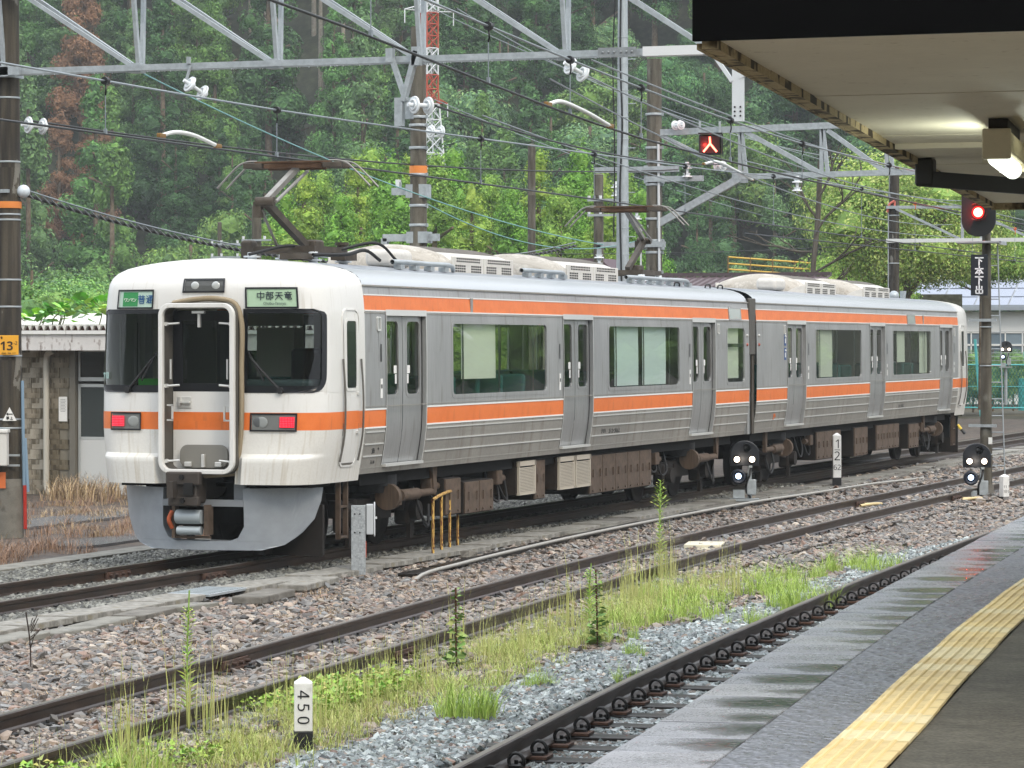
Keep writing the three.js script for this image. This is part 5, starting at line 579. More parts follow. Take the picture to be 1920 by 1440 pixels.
{ // second pole, behind the train
  const p = thing('catenary_pole', 'brown concrete pole with orange band behind the first car', 'pole', [58, 0, -22.2]); part(p, 'shaft', conePole(0, 0, 0.2, 0.145, 9.25), poleMid); part(p, 'orange_band', ring(0.165, 0.01, 0, 5.97, 0, 0.16), orangeBand);
  for (const y of [7.0, 6.84, 6.4, 5.88, 5.28, 4.9, 4.45]) part(p, 'steel_band', bandG(y, 0, 0, 0.165, 0.05), M.galv); part(p, 'bracket_arm', [box(0.12, 0.14, 0.72, 0, 5.56, -0.18), box(0.3, 0.26, 0.42, 0, 5.56, 0), box(0.08, 0.12, 0.08, 0, 5.68, -0.4)], M.galv); part(p, 'bracket_arm', [box(0.12, 0.14, 1.15, 0, 4.66, -0.15), box(0.32, 0.22, 0.42, 0, 4.66, 0.02), box(0.12, 0.3, 0.12, 0, 4.5, -0.7)], M.galv); part(p, 'cap_insulator', cyl(0.05, 0.06, 0.14, 0, 5.72, -0.42, 10), M.porcelain);
  const q = part(p, 'insulator', INS, M.porcelain); q.position.set(-0.2, 6.7, 0.42); q.rotation.y = -0.55;
}
{ // third pole with gantry, bracket arm and route indicator
  const p = thing('catenary_pole', 'tall mossy concrete pole with many steel bands carrying the far gantry', 'pole', [77.6, 0, -23.3]); part(p, 'shaft', conePole(0, 0, 0.225, 0.185, 10.3), poleMid); for (const y of [8.4, 7.55, 7.2, 6.95, 6.62, 6.05, 5.75, 5.2, 4.9, 4.4]) part(p, 'steel_band', bandG(y, 0, 0, 0.205, 0.06), M.galv); part(p, 'conduit', [rod([-0.2, 4, 0.2], [-0.18, 7.7, 0.16], 0.035), rod([-0.2, 4, -0.3], [-0.2, 5.6, -0.28], 0.025)], flat(0xc8ccce, 0.5), 'pale vertical conduit');
  part(p, 'cross_arm', [box(0.1, 0.14, 2.2, -0.2, 7.0, -0.4), box(0.3, 0.2, 0.46, 0, 7.0, 0), box(0.1, 0.14, 1.5, -0.2, 6.75, 0.6), box(0.3, 0.2, 0.46, 0, 6.75, 0)], M.galv); part(p, 'lower_arm', [box(0.1, 0.14, 1.8, -0.2, 5.1, -0.55), box(0.3, 0.26, 0.46, 0, 5.1, 0), box(0.1, 0.4, 0.1, -0.2, 4.9, -1.4)], M.galv); for (const [y, z] of [[6.5, -0.95], [5.9, -0.4], [4.72, -1.4]]) { const q = part(p, 'insulator', INSV, M.porcelain); q.position.set(-0.2, y, z); }
  const g = thing('catenary_gantry', 'distant lattice gantry with long diagonal strut carrying the red route indicator', 'gantry', [77.6, 0, 0]);
  part(g, 'upper_chord', [bar([0, 7.93, -23.4], [0, 8.12, -13], 0.16, 0.16)], M.galv); part(g, 'lower_chord', [bar([0, 6.78, -21.1], [0, 6.86, -13], 0.14, 0.14)], M.galv); part(g, 'strut', bar([-0.1, 5.5, -23.4], [0, 6.75, -21.05], 0.14, 0.18), M.galv, 'long grey diagonal strut'); for (const [a, b] of [[-23.2, -21.1], [-20.9, -19.0], [-18.8, -17.35], [-17.1, -15.4]]) part(g, 'diagonal', bar([0, 7.9, a], [0, 6.85, b], 0.11, 0.11), M.galv); for (const z of [-21.05, -18.95, -17.3, -15.3]) for (const d of [0, 0.16]) part(g, 'vertical', bar([0, 6.8, z + d], [0, 8, z + d * 0.2], 0.09, 0.09), M.galv); part(g, 'gusset', box(0.1, 0.3, 0.4, 0, 6.78, -21.05), M.galv);
  const i1 = part(g, 'insulator', INS, M.porcelain); i1.position.set(-0.2, 8.1, -22.6); i1.rotation.y = 0.9; const i2 = part(g, 'insulator', INS, M.porcelain); i2.position.set(-0.2, 7.05, -21.5); i2.rotation.y = 0.9; for (const [y, z] of [[6.95, -22.35], [6.55, -19.5]]) { const q = part(g, 'hanging_insulator', INSV, M.porcelain); q.position.set(-0.3, y, z); }
  const r = thing('route_indicator', 'black box hanging from the gantry showing a lit red forked symbol', 'signal', [77.2, 7.58, -21.72], 0.3); part(r, 'housing', [rbox(0.34, 0.5, 0.56, 0.03, 0.18, 0, 0)], M.black); part(r, 'hood', [box(0.3, 0.03, 0.6, -0.1, 0.27, 0), box(0.3, 0.5, 0.03, -0.1, 0, 0.3)], M.black); part(r, 'hanger', [box(0.06, 0.4, 0.06, 0.2, 0.4, -0.25), box(0.06, 0.4, 0.06, 0.2, 0.4, 0.25)], M.galv); part(r, 'screen', box(0.01, 0.42, 0.48, -0.002, 0, 0), flat(0x3c0f0c, 0.3));
  part(r, 'lit_symbol', tr(centre(glyphs('人', 0.4, 0.12, 0.01)), 0, 0, 0).rotateY(-Math.PI / 2).translate(-0.02, 0, 0), mat({ color: 0xffc0b0, emissive: 0xff6a50, emissiveIntensity: 4, roughness: 0.5 }), 'glowing red forked symbol'); const l = new THREE.PointLight(0xff4030, 0.5); l.position.set(76.9, 7.58, -21.75); l.castShadow = true; scene.add(l);
}
{ const p = thing('steel_pole', 'tapered galvanised steel pole with black cable behind the train', 'pole', [68.8, 0, -21.4]); part(p, 'shaft', conePole(0, 0, 0.17, 0.105, 11.6), mapped(rep(T.galv, 1.5, 0.5), 0.45, 0.5)); part(p, 'cable', tube([[-0.17, 3.5, 0.04], [-0.15, 6, -0.02], [-0.13, 7.5, 0.03], [-0.12, 9, -0.02], [-0.11, 11, 0]], 0.022, 30), M.black, 'black cable running up the pole'); part(p, 'side_cable', tube([[-0.1, 5, -0.18], [-0.1, 7, -0.16], [-0.1, 9, -0.2], [-0.1, 11, -0.12]], 0.016, 20), M.black); for (const y of [4.6, 5.2, 5.8, 6.6, 7.2, 7.7, 8.3, 8.9, 9.5]) part(p, 'steel_band', ring(lerp(0.17, 0.105, (y + 0.5) / 11.6) + 0.003, 0.006, 0, y, 0, 0.025), M.galv); for (const y of [5.0, 6, 7, 8, 9]) part(p, 'step_bolt', rod([0, y, 0.12], [0, y, 0.3], 0.01), M.galv); }
// wooden and concrete distribution poles behind
for (const [x, z, h, r, lab, arms] of [[89.9, -30.8, 8.5, 0.115, 'slim weathered brown pole among the bright conifers', 0], [90.5, -28.9, 7.6, 0.145, 'squat brown pole with three short arms beside the steel pole', 1], [82.6, -36.5, 6.45, 0.135, 'mossy pole stump rising behind the front pantograph', 2], [100.5, -45.8, 6.75, 0.07, 'thin distant wooden pole with small crossarm behind the first pantograph', 1], [98.4, -21.7, 8.1, 0.16, 'dark brown pole in front of the lime green tree', 3]]) {
  const p = thing('utility_pole', lab, 'pole', [x, 0, z], 0, 'utility poles'); part(p, 'shaft', cyl(r * 1.1, r, h + 0.5, 0, h / 2 - 0.25, 0, 14), x > 98 && arms === 3 ? poleDark : poleMid); part(p, 'cap', sph(r * 0.98, 0, h, 0, 1, 0.3, 1), M.darkConcrete);
  if (arms === 1) for (const k of [1, 1.6]) { part(p, 'crossarm', box(0.06, 0.07, 1.1, -r, h - k * 0.75, 0.25), M.galv); part(p, 'insulator', [-0.25, 0.1, 0.7].map((d) => cyl(0.04, 0.05, 0.1, -r, h - k * 0.75 + 0.08, d, 8)), M.porcelain); }
  if (arms === 2) { part(p, 'crossarm', box(0.05, 0.05, 0.9, -r, h - 0.95, 0.05), M.galv); part(p, 'insulator', [-0.35, 0.3].map((d) => cyl(0.035, 0.045, 0.09, -r, h - 0.88, d, 8)), M.porcelain); }
  if (arms === 3) { for (const y of [6.6, 5.1]) part(p, 'steel_band', ring(r + 0.002, 0.008, 0, y, 0, 0.03), M.galv); part(p, 'conduit', rod([-0.1, 2, -0.16], [-0.1, 7, -0.16], 0.02), M.galv); part(p, 'red_collar', [tube([[-0.16, 6.7, -0.18], [-0.18, 6.95, -0.1], [-0.18, 7.05, 0.06]], 0.04, 10), box(0.04, 0.2, 0.05, -0.18, 6.95, 0.06)], flat(0xc86a5c, 0.6), 'faded red collar'); }
}
{ const g = thing('catenary_gantry', 'farthest light truss arm behind the red signal, in front of the lime tree', 'gantry', [98.2, 0, 0]); part(g, 'upper_chord', bar([0, 6.85, -21.9], [0, 6.78, -14], 0.09, 0.09), M.galv); part(g, 'lower_chord', bar([0, 5.8, -21.9], [0, 5.78, -14], 0.11, 0.12), flat(0xcfd2d0, 0.5)); for (const [a, b] of [[-21.6, -19.6], [-19.4, -17.4], [-17.2, -15.4]]) part(g, 'diagonal', bar([0, 6.8, a], [0, 5.85, b], 0.07, 0.07), M.galv); for (const z of [-19.5, -18.9, -17.3]) part(g, 'vertical', bar([0, 5.8, z], [0, 6.85, z], 0.08, 0.08), M.galv); }
// ---- colour light signal on a pole
function lampDisc(parent, name, x, y, z, r, color, power, glow) { const o = part(parent, name, tr(new THREE.SphereGeometry(r, 18, 10).scale(0.35, 1, 1).toNonIndexed(), x, y, z), mat({ color: glow ? 0xffffff : 0x2a2c2c, roughness: 0.2, emissive: glow ? color : 0x000000, emissiveIntensity: power }), glow ? 'lit lamp lens' : 'unlit lamp lens'); return o; }
{ const p = thing('colour_light_signal', 'tall grey signal pole with lit red lamp and black vertical name plate', 'signal', [57, 0, -11.0]);
  part(p, 'shaft', cyl(0.118, 0.075, 5.1, 0.1, 2.3, 0.1, 20), poleMid, 'grey brown concrete signal pole'); const b = part(p, 'backboard', [tr(extr([...rrPath(0.62, 1.15, 0.3, 8)].map(([a, b]) => [a - 0.31, b - 0.43]), 0.03), 0, 4.95, 0).rotateY(-Math.PI / 2).translate(-0.1, 0, 0)], M.black, 'black oval signal backboard'); part(b, 'hood', [tr(new THREE.CylinderGeometry(0.15, 0.15, 0.22, 18, 1, true, -2.2, 4.4).toNonIndexed(), 0, 0, 0, 0, 0, Math.PI / 2).translate(-0.25, 4.96, 0)], M.black); lampDisc(b, 'red_lamp', -0.16, 4.955, 0, 0.088, 0xff6450, 9, true); part(b, 'lamp_ring', [ring(0.085, 0.03, 0, 0, 0, 0.03).rotateZ(Math.PI / 2).translate(-0.155, 4.955, 0)], mat({ color: 0x801010, emissive: 0xff1010, emissiveIntensity: 0.8, roughness: 0.4 })); part(b, 'case', rbox(0.25, 0.8, 0.4, 0.04, 0.05, 5.05, 0), M.black);
  part(p, 'step_platform', [rbox(0.5, 0.035, 0.82, 0.006, 0.0, 4.42, 0.02), box(0.5, 0.06, 0.04, 0, 4.4, 0.42)], M.galv, 'grey maintenance platform'); const s = part(p, 'name_plate', rbox(0.03, 0.74, 0.31, 0.008, -0.14, 3.83, 0.02), flat(0x11161f, 0.5), 'black plate with four white characters'); part(s, 'lettering', glyphs('下本下出', 0.158, 0.14, 0.006, 1.08, true).translate(-0.079, 0, 0).rotateY(-Math.PI / 2).translate(-0.156, 4.17, 0.02), flat(0xf0f2f4, 0.5));
  for (const y of [3.02, 1.12]) part(p, 'steel_band', [ring(0.11, 0.012, 0.1, y, 0.1, 0.05), box(0.06, 0.05, 0.5, -0.02, y, 0.06)], M.galv); for (const y of [2.2, 2.9, 0.6]) part(p, 'strap', ring(0.112, 0.006, 0.1, y, 0.1, 0.02), M.galv); part(p, 'number_plate', rbox(0.01, 0.12, 0.07, 0.002, -0.02, 0.85, 0.2), M.white); const lad = part(p, 'ladder', [rod([0.1, -0.3, 0.46], [0.1, 4.4, 0.3], 0.012), ...Array.from({ length: 14 }, (_, i) => rod([0.1, 0.1 + i * 0.3, 0.12], [0.1, 0.1 + i * 0.3, 0.45 - i * 0.01], 0.01))], M.galv, 'light side ladder'); part(p, 'foot', [cyl(0.16, 0.15, 0.35, 0.1, -0.12, 0.1, 16)], M.darkConcrete);
  const l = new THREE.PointLight(0xff2018, 0.8); l.position.set(56.6, 4.95, -11.05); l.castShadow = true; scene.add(l); }
// ---- shunting signals: rounded head with three lamps over a small marker lamp
function shunt(label, x, y, z, turn, post) {
  const p = thing('shunting_signal', label, 'signal', [x, y, z], turn, 'shunting signals'); const sh = []; for (let i = 0; i <= 16; i++) { const a = Math.PI * i / 16; sh.push([0.235 * Math.cos(a), 0.2 + 0.2 * Math.sin(a) * 1.05]); } sh.push([-0.235, 0], [0.235, 0]);
  const h = part(p, 'head', tr(extr(sh, 0.14, 0.012), 0, 0.6, 0).rotateY(-Math.PI / 2).translate(0.07, 0, 0), flat(0x14181f, 0.45), 'dark rounded signal head'); part(h, 'hood', [tr(new THREE.CylinderGeometry(0.075, 0.075, 0.14, 16, 1, true, -2.2, 4.4).toNonIndexed(), 0, 0, 0, 0, 0, Math.PI / 2).translate(-0.15, 0.9, 0.03)], M.black); lampDisc(h, 'upper_lamp', -0.085, 0.89, 0.03, 0.055, 0xffffff, 0, false);
  for (const d of [-0.135, 0.125]) { lampDisc(h, 'white_lamp', -0.09, 0.7, d, 0.05, 0xfff0d8, 6, true); part(h, 'lamp_rim', ring(0.05, 0.02, 0, 0, 0, 0.05).rotateZ(Math.PI / 2).translate(-0.1, 0.7, d), flat(0x2c1c14, 0.5)); }
  const m = part(p, 'marker_head', [cyl(0.13, 0.13, 0.12, -0.02, 0.4, -0.11, 24, 0, Math.PI / 2), ring(0.075, 0.055, 0, 0, 0, 0.1).rotateZ(Math.PI / 2).translate(-0.1, 0.4, -0.11)], flat(0x161d2b, 0.45), 'round dark blue marker lamp'); lampDisc(m, 'blue_lamp', -0.1, 0.41, -0.11, 0.05, 0xc8e0ff, 5, true);
  part(p, 'mount', [box(0.08, 0.6, 0.07, 0.06, 0.3, 0.09), rbox(0.12, 0.26, 0.16, 0.01, 0.0, 0.22, 0.12), box(0.16, 0.14, 0.2, 0, 0.1, -0.1), box(0.2, 0.05, 0.06, 0.02, 0.58, 0.1), box(0.3, 0.04, 0.5, 0, 0.0, 0)], M.galv, 'grey bolted bracket'); part(p, 'cable', tube([[0.02, 0.58, 0.12], [-0.06, 0.45, 0.09], [-0.05, 0.2, 0.02], [-0.02, 0.03, 0.1]], 0.018, 16), M.black); if (post) part(p, 'post', [cyl(0.07, 0.06, 1.5, 0.05, -0.72, 0, 12)], M.galv);
  const l = new THREE.PointLight(0xfff0e0, 0.12); l.position.set(x - 0.3, y + 0.7, z + 0.05); l.castShadow = true; scene.add(l); }
shunt('shunting signal with two white lamps standing beside the car coupling', 53.4, -0.1, -14.4, 0.3, false); shunt('shunting signal fixed at the foot of the tall red signal pole', 56.5, -0.2, -10.95, 0.25, false); shunt('small distant shunting signal on a pole before the turquoise fence', 124, 1.65, -22.9, 0.2, true);
// ---- distance and gradient posts
function post(label, x, z, h, w, y0, black, txt, turn, worn) { const p = thing('marker_post', label, 'post', [x, y0, z], turn); const cap = (a, b, m, nm) => part(p, nm, m === 0 ? rbox(w, b - a, w, 0.006, 0, (a + b) / 2, 0) : 0, M.white); part(p, 'white_shaft', [rbox(w, h - black - w * 0.3, w, 0.008, 0, black + (h - black - w * 0.3) / 2, 0), tr(new THREE.CylinderGeometry(w * 0.12, w * 0.7, w * 0.3, 4).toNonIndexed(), 0, h - w * 0.15, 0, 0, Math.PI / 4)], mapped(T.postWhite ??= grain(0xe2e2de, 30, 8, 471, (c, u, v) => { const m = tfb(u, v, 8, 473, 4); return m > 0.7 ? mixc(c, [90, 84, 74], (m - 0.7) * 3) : c; }), 0.5)); part(p, 'black_foot', rbox(w + 0.006, black + 0.25, w + 0.006, 0.006, 0, black / 2 - 0.125, 0), mapped(grain(0x18191b, 20, 8, 475), 0.6)); txt?.(p); return p; }
const pf = (g, w, y, z = 0) => g.rotateY(-Math.PI / 2).translate(-w / 2 - 0.001, y, z);
const p450 = post('white and black post numbered 450 beside the middle track weeds', 20.2, -8.58, 0.54, 0.125, -0.22, 0.17, (p) => part(p, 'lettering', ['4', '5', '0'].map((c, i) => pf(latin(c, 0.08, false, 0.003).rotateZ(-Math.PI / 2), 0.125, 0.425 - i * 0.088)), M.black, 'black numerals 450 turned sideways'), 0.42);
post('tall white gradient post reading 1 over 2 and 62, leaning before the rear car', 59.9, -14.32, 1.08, 0.155, -0.2, 0.22, (p) => part(p, 'lettering', [pf(latin('1', 0.17, false, 0.003), 0.155, 0.87), pf(box(0.1, 0.012, 0.003), 0.155, 0.755), pf(latin('2', 0.17, false, 0.003), 0.155, 0.64), pf(latin('62', 0.1, false, 0.003), 0.155, 0.42)], M.black, 'black gradient numerals'), 0.33).rotation.z = -0.03;
post('short white post with black foot beside the shunting signal pole', 56.3, -10.42, 0.5, 0.13, -0.22, 0.1, (p) => part(p, 'lettering', [pf(latin('11 1', 0.05, false, 0.003), 0.13, 0.28), pf(latin('10 0', 0.05, false, 0.003), 0.13, 0.2)], flat(0x6a6a6a, 0.6)), 0.8);
// ---- relay box on its post
{ const p = thing('relay_box', 'galvanised post with grey junction box and red label beside the train', 'junction box', [35.5, -0.28, -14.36], 0.38); p.scale.setScalar(0.86); part(p, 'post', [rbox(0.05, 1.1, 0.2, 0.006, 0, 0.55, 0), box(0.16, 1.1, 0.012, 0.08, 0.55, 0.095)], mapped(rep(grain(0xa4a9ab, 70, 16, 481), 3), 0.5, 0.4), 'mottled galvanised channel post'); const b = part(p, 'box', [rbox(0.2, 0.42, 0.1, 0.012, 0.09, 0.9, 0.16)], flat(0xb4b8ba, 0.5)); part(b, 'lid_rim', [tube([[0.0, 0.68, 0.225], [0.0, 1.1, 0.225], [0.02, 1.125, 0.225], [0.17, 1.125, 0.225], [0.19, 1.1, 0.225], [0.19, 0.68, 0.225], [0.0, 0.68, 0.225]], 0.01, 40), box(0.04, 0.03, 0.04, 0.1, 0.92, 0.24)], flat(0xd0d3d4, 0.5)); part(p, 'red_label', box(0.1, 0.22, 0.014, 0.09, 0.48, 0.104), flat(0xc05a44, 0.6), 'faded red label'); part(p, 'bolt', [0.98, 0.72].flatMap((y) => [-0.05, 0.02].map((z) => sph(0.012, -0.028, y, z))), M.blackIron); }
// ---- yellow handrail stubs
function rail4(label, x, z, turn, h, mtl, n = 4, len = 0.95) { const p = thing('guard_rail', label, 'railing', [x, -0.25, z], turn); for (let i = 0; i < n; i++) part(p, 'post', cyl(0.02, 0.019, h, 0, h / 2, (i / (n - 1) - 0.5) * len, 10), mtl); part(p, 'top_rail', tube([[0, h - 0.01, -len * 0.52], [0, h + 0.02, -len * 0.2], [0, h + 0.03, len * 0.2], [0, h, len * 0.52]], 0.022, 12, 8), mtl); return p; }
{ T.rustYellow = tex(256, 256, (u, v) => { const n = tfb(u, v, 16, 491, 4), m = tfb(u, v, 4, 493, 3); return n * 0.6 + m * 0.4 > 0.33 + 0.22 * v ? [74 + n * 50, 46 + n * 20, 30] : [206, 168, 88]; }); rail4('rusty yellow guard rail of four posts in front of the train bogie', 39.35, -14.68, 1.78, 0.86, mapped(rep(T.rustYellow, 6, 1.1), 0.8), 4, 2.2); const f = rail4('low rusty brown guard rail far right near the turquoise fence', 88, -15.6, -1.25, 0.75, M.rust); part(f, 'middle_rail', box(0.04, 0.05, 1.1, 0, 0.2, 0), M.rust); }
solo('rock', tr(stone(77, 1).scale(0.34, 0.28, 0.26), 38.7, -0.15, -14.1), mapped(T.darkConcrete, 0.9), 'grey boulder lying at the foot of the yellow guard rail', 'rock');
{ const p = thing('track_panel', 'cream square cover panel lying between the middle rails', 'panel', [41.5, -0.12, -11.75], 0.2); part(p, 'lid', rbox(0.75, 0.06, 0.5, 0.01), flat(0xcfc9b2, 0.6)); part(p, 'base_plate', rbox(0.5, 0.03, 0.3, 0.006, -0.5, -0.02, 0.1), flat(0xb9b29a, 0.7)); }
for (const [x, lab] of [[52.3, 'looped cream bond wires at the far rail joint'], [54.8, 'looped cream bond wires at the near rail joint']]) solo('bond_wire', tube([[x - 0.3, -0.1, zMid(x) + (x < 53 ? -0.4 : 0.8)], [x, -0.08, zMid(x) + (x < 53 ? -0.25 : 0.95)], [x + 0.4, -0.1, zMid(x) + (x < 53 ? -0.2 : 1.0)], [x + 0.3, -0.1, zMid(x) + (x < 53 ? -0.35 : 0.85)], [x, -0.09, zMid(x) + (x < 53 ? -0.4 : 0.75)]], 0.025, 30), flat(0xcdb98a, 0.7), lab, 'bond wire', 'rail bond wires');
// ---------------------------------------------------------------- overhead line: messenger and contact wires with droppers, feeders
const wireM = M.wire, steelM = flat(0x8f979b, 0.4, 0.6), feedM = flat(0x2a2c2d, 0.6);
function sagWire(a, b, sag, r, n = 28) { const p = []; for (let i = 0; i <= n; i++) { const t = i / n; p.push([lerp(a[0], b[0], t), lerp(a[1], b[1], t) - sag * 4 * t * (1 - t), lerp(a[2], b[2], t)]); } return tube(p, r, n, 5); }
const hook = (x, y, z) => [cyl(0.045, 0.045, 0.07, x, y, z, 10, 0, Math.PI / 2), tube([[x, y - 0.03, z], [x - 0.03, y - 0.1, z + 0.02], [x, y - 0.16, z]], 0.01, 8)];
function catenary(label, zf, x0, x1, yc, ym, drops, r = 0.014, dropMat) {
  const c = thing('overhead_line', label, 'overhead wire', [0, 0, 0], 0, 'overhead contact lines'), N = 60, P = (f) => Array.from({ length: N + 1 }, (_, i) => { const x = lerp(x0, x1, i / N); return [x, f(x), zf(x)]; });
  part(c, 'messenger_wire', tube(P(ym), r * 0.9, N, 5), steelM); part(c, 'contact_wire', tube(P(yc), r, N, 5), wireM); for (const x of drops) { const z = zf(x); part(c, 'dropper', [rod([x, ym(x) - 0.16, z], [x, yc(x) + 0.03, z], 0.006), box(0.04, 0.06, 0.03, x, yc(x) + 0.03, z)], steelM); part(c, 'hanger_hook', hook(x, ym(x), z), dropMat ?? M.black); } return c; }
catenary('overhead line above the train, touched by both pantographs', (x) => ZT1 + 0.1 * Math.sin(x * 0.16), -6, 130, () => 4.965, curve1([[-6, 6.2], [20, 5.62], [33, 5.56], [38, 5.56], [45, 5.64], [56, 5.8], [65, 6.0], [80, 6.1], [130, 5.7]]), [26.5, 32.4, 37.1, 44.4, 49.8, 55.3, 62, 70]);
catenary('overhead line above the middle track, crossing high in the picture', (x) => zMid(x) + 0.08, -6, 130, curve1([[-6, 5.7], [23.5, 5.41], [26.5, 5.35], [30.4, 5.24], [33, 5.17], [37, 5.09], [60, 5.0], [130, 5.0]]), curve1([[-6, 6.4], [28, 5.86], [33.6, 5.76], [41.7, 5.62], [46, 5.56], [60, 5.6], [78, 5.9], [130, 5.6]]), [21, 26.5, 30.4, 33.7, 37, 41.7, 46, 52, 58, 66]);
catenary('distant overhead line with orange hanger insulators before the lime tree', (x) => -17.2 + (x - 78) * 0.05, 66, 140, () => 4.95, curve1([[66, 6.5], [78, 6.2], [92, 5.85], [105, 5.6], [140, 6.2]]), [80, 86, 91, 97, 104], 0.014, flat(0xd8642c, 0.6));
const LW = (label, a, b, sag, r, m = feedM) => solo('overhead_wire', sagWire(a, b, sag, r), m, label, 'overhead wire', 'feeder wires');
LW('black feeder wire from the left pole insulator to the V hanger', [42.1, 5.9, -22.3], [76, 6.9, -22.2], 0.3, 0.016);
LW('thin green insulated wire sloping behind the front pantograph', [42.3, 6.6, -20.6], [68, 4.8, -21.6], 0.35, 0.012, flat(0x6fa3a0, 0.5));
LW('thin green insulated wire sagging between the pole behind the train and the steel pole', [58, 5.3, -22], [77.5, 5.3, -23.4], 0.55, 0.012, flat(0x6fa3a0, 0.5));
LW('feeder wire from the V hanger insulator to the far gantry', [42.1, 5.95, -15.85], [77.6, 7.1, -21.4], 0.25, 0.016);
LW('upper grey wire running from the gantry splice to the far gantry', [42.2, 6.55, -13.6], [100, 7.6, -19], 0.35, 0.013, steelM);
LW('second grey wire under the splice wire to the far gantry', [42.2, 6.4, -13.8], [100, 7.1, -19.6], 0.5, 0.013, steelM);
LW('third grey wire below, crossing in front of the mossy pole', [42.2, 6.3, -14.2], [104, 6.5, -21], 0.6, 0.012, steelM);
LW('fourth grey wire running low toward the lime green tree', [50, 6.4, -18], [110, 6.3, -22], 0.5, 0.012, steelM);
LW('thin wire crossing the hillside beside the pylon', [183, 23, -67.5], [205, 14, -36], 3.2, 0.03, steelM);
LW('second thin pylon wire crossing the hillside', [183, 23, -69], [222, 11, -32], 2.2, 0.03, steelM);
LW('third thin pylon wire sloping to the right', [183, 17.5, -69], [222, 7.5, -33], 2.2, 0.03, steelM);
LW('faint low wire across the conifers behind the train', [82.6, 5.4, -36.4], [105, 5.9, -24], 0.3, 0.012, feedM);
LW('faint dark wire across the lower forest edge', [100.5, 6.1, -45.7], [82.5, 5.5, -36.5], 0.25, 0.012, feedM);
// spirally wrapped cable from the globe clamp to the poles behind the train
{ const c = thing('wrapped_cable', 'thick spirally wrapped cable sagging from the left pole behind the train roof', 'cable'); const A = [42.3, 4.84, -22.45], B = [66, 4.75, -21.6], n = 70, pt = (t) => [lerp(A[0], B[0], t), lerp(A[1], B[1], t) - 0.95 * 4 * t * (1 - t) * 0.75, lerp(A[2], B[2], t)]; const main = [], sup = [], wrap = []; for (let i = 0; i <= n; i++) { const p = pt(i / n); sup.push([p[0], p[1] + 0.05, p[2]]); main.push([p[0], p[1] - 0.025, p[2]]); } part(c, 'support_wire', tube(sup, 0.012, n, 5), steelM); part(c, 'cable_core', tube(main, 0.024, n, 7), flat(0x2d2e2e, 0.6)); for (let i = 0; i < 95; i++) { const a = pt(i / 95), b = pt((i + 0.8) / 95); wrap.push(rod([a[0], a[1] + 0.015, a[2] + 0.035], [b[0], b[1] - 0.06, b[2] + 0.04], 0.012, 5)); if (i % 3 === 0) wrap.push(rod([a[0], a[1] + 0.05, a[2]], [a[0], a[1] - 0.02, a[2]], 0.006, 4)); } part(c, 'spiral_wrap', wrap, flat(0x6d7172, 0.5)).userData.kind = 'stuff'; }
// pale sleeved jumpers on the contact wires
for (const [pts, lab] of [[[[33.35, 5.0, ZT1 + 0.15], [33.7, 5.06, ZT1 + 0.15], [34.2, 5.06, ZT1 + 0.15], [34.9, 4.97, ZT1 + 0.15]], 'white sleeved jumper on the contact wire left of the front pantograph'], [[[32.8, 5.2, -11.05], [33.2, 5.26, -11.05], [34, 5.22, -11.05], [35.2, 5.12, -11.1]], 'white sleeved jumper on the wire right of the concrete pole'], [[[66, 6.45, -18.7], [67, 6.55, -18.7], [68.5, 6.45, -18.7], [70, 6.3, -18.7]], 'distant white sleeved jumper near the bare tree']]) { const j = thing('jumper_wire', lab, 'jumper wire', [0, 0, 0], 0, 'sleeved jumpers'); part(j, 'sleeve', tube(pts, pts[0][0] > 60 ? 0.03 : 0.024, 20, 8), flat(0xd9dbd8, 0.5)); part(j, 'clamp', [pts[0], pts[3]].map((p) => rbox(0.16, 0.05, 0.05, 0.01, ...p)), M.brass); }
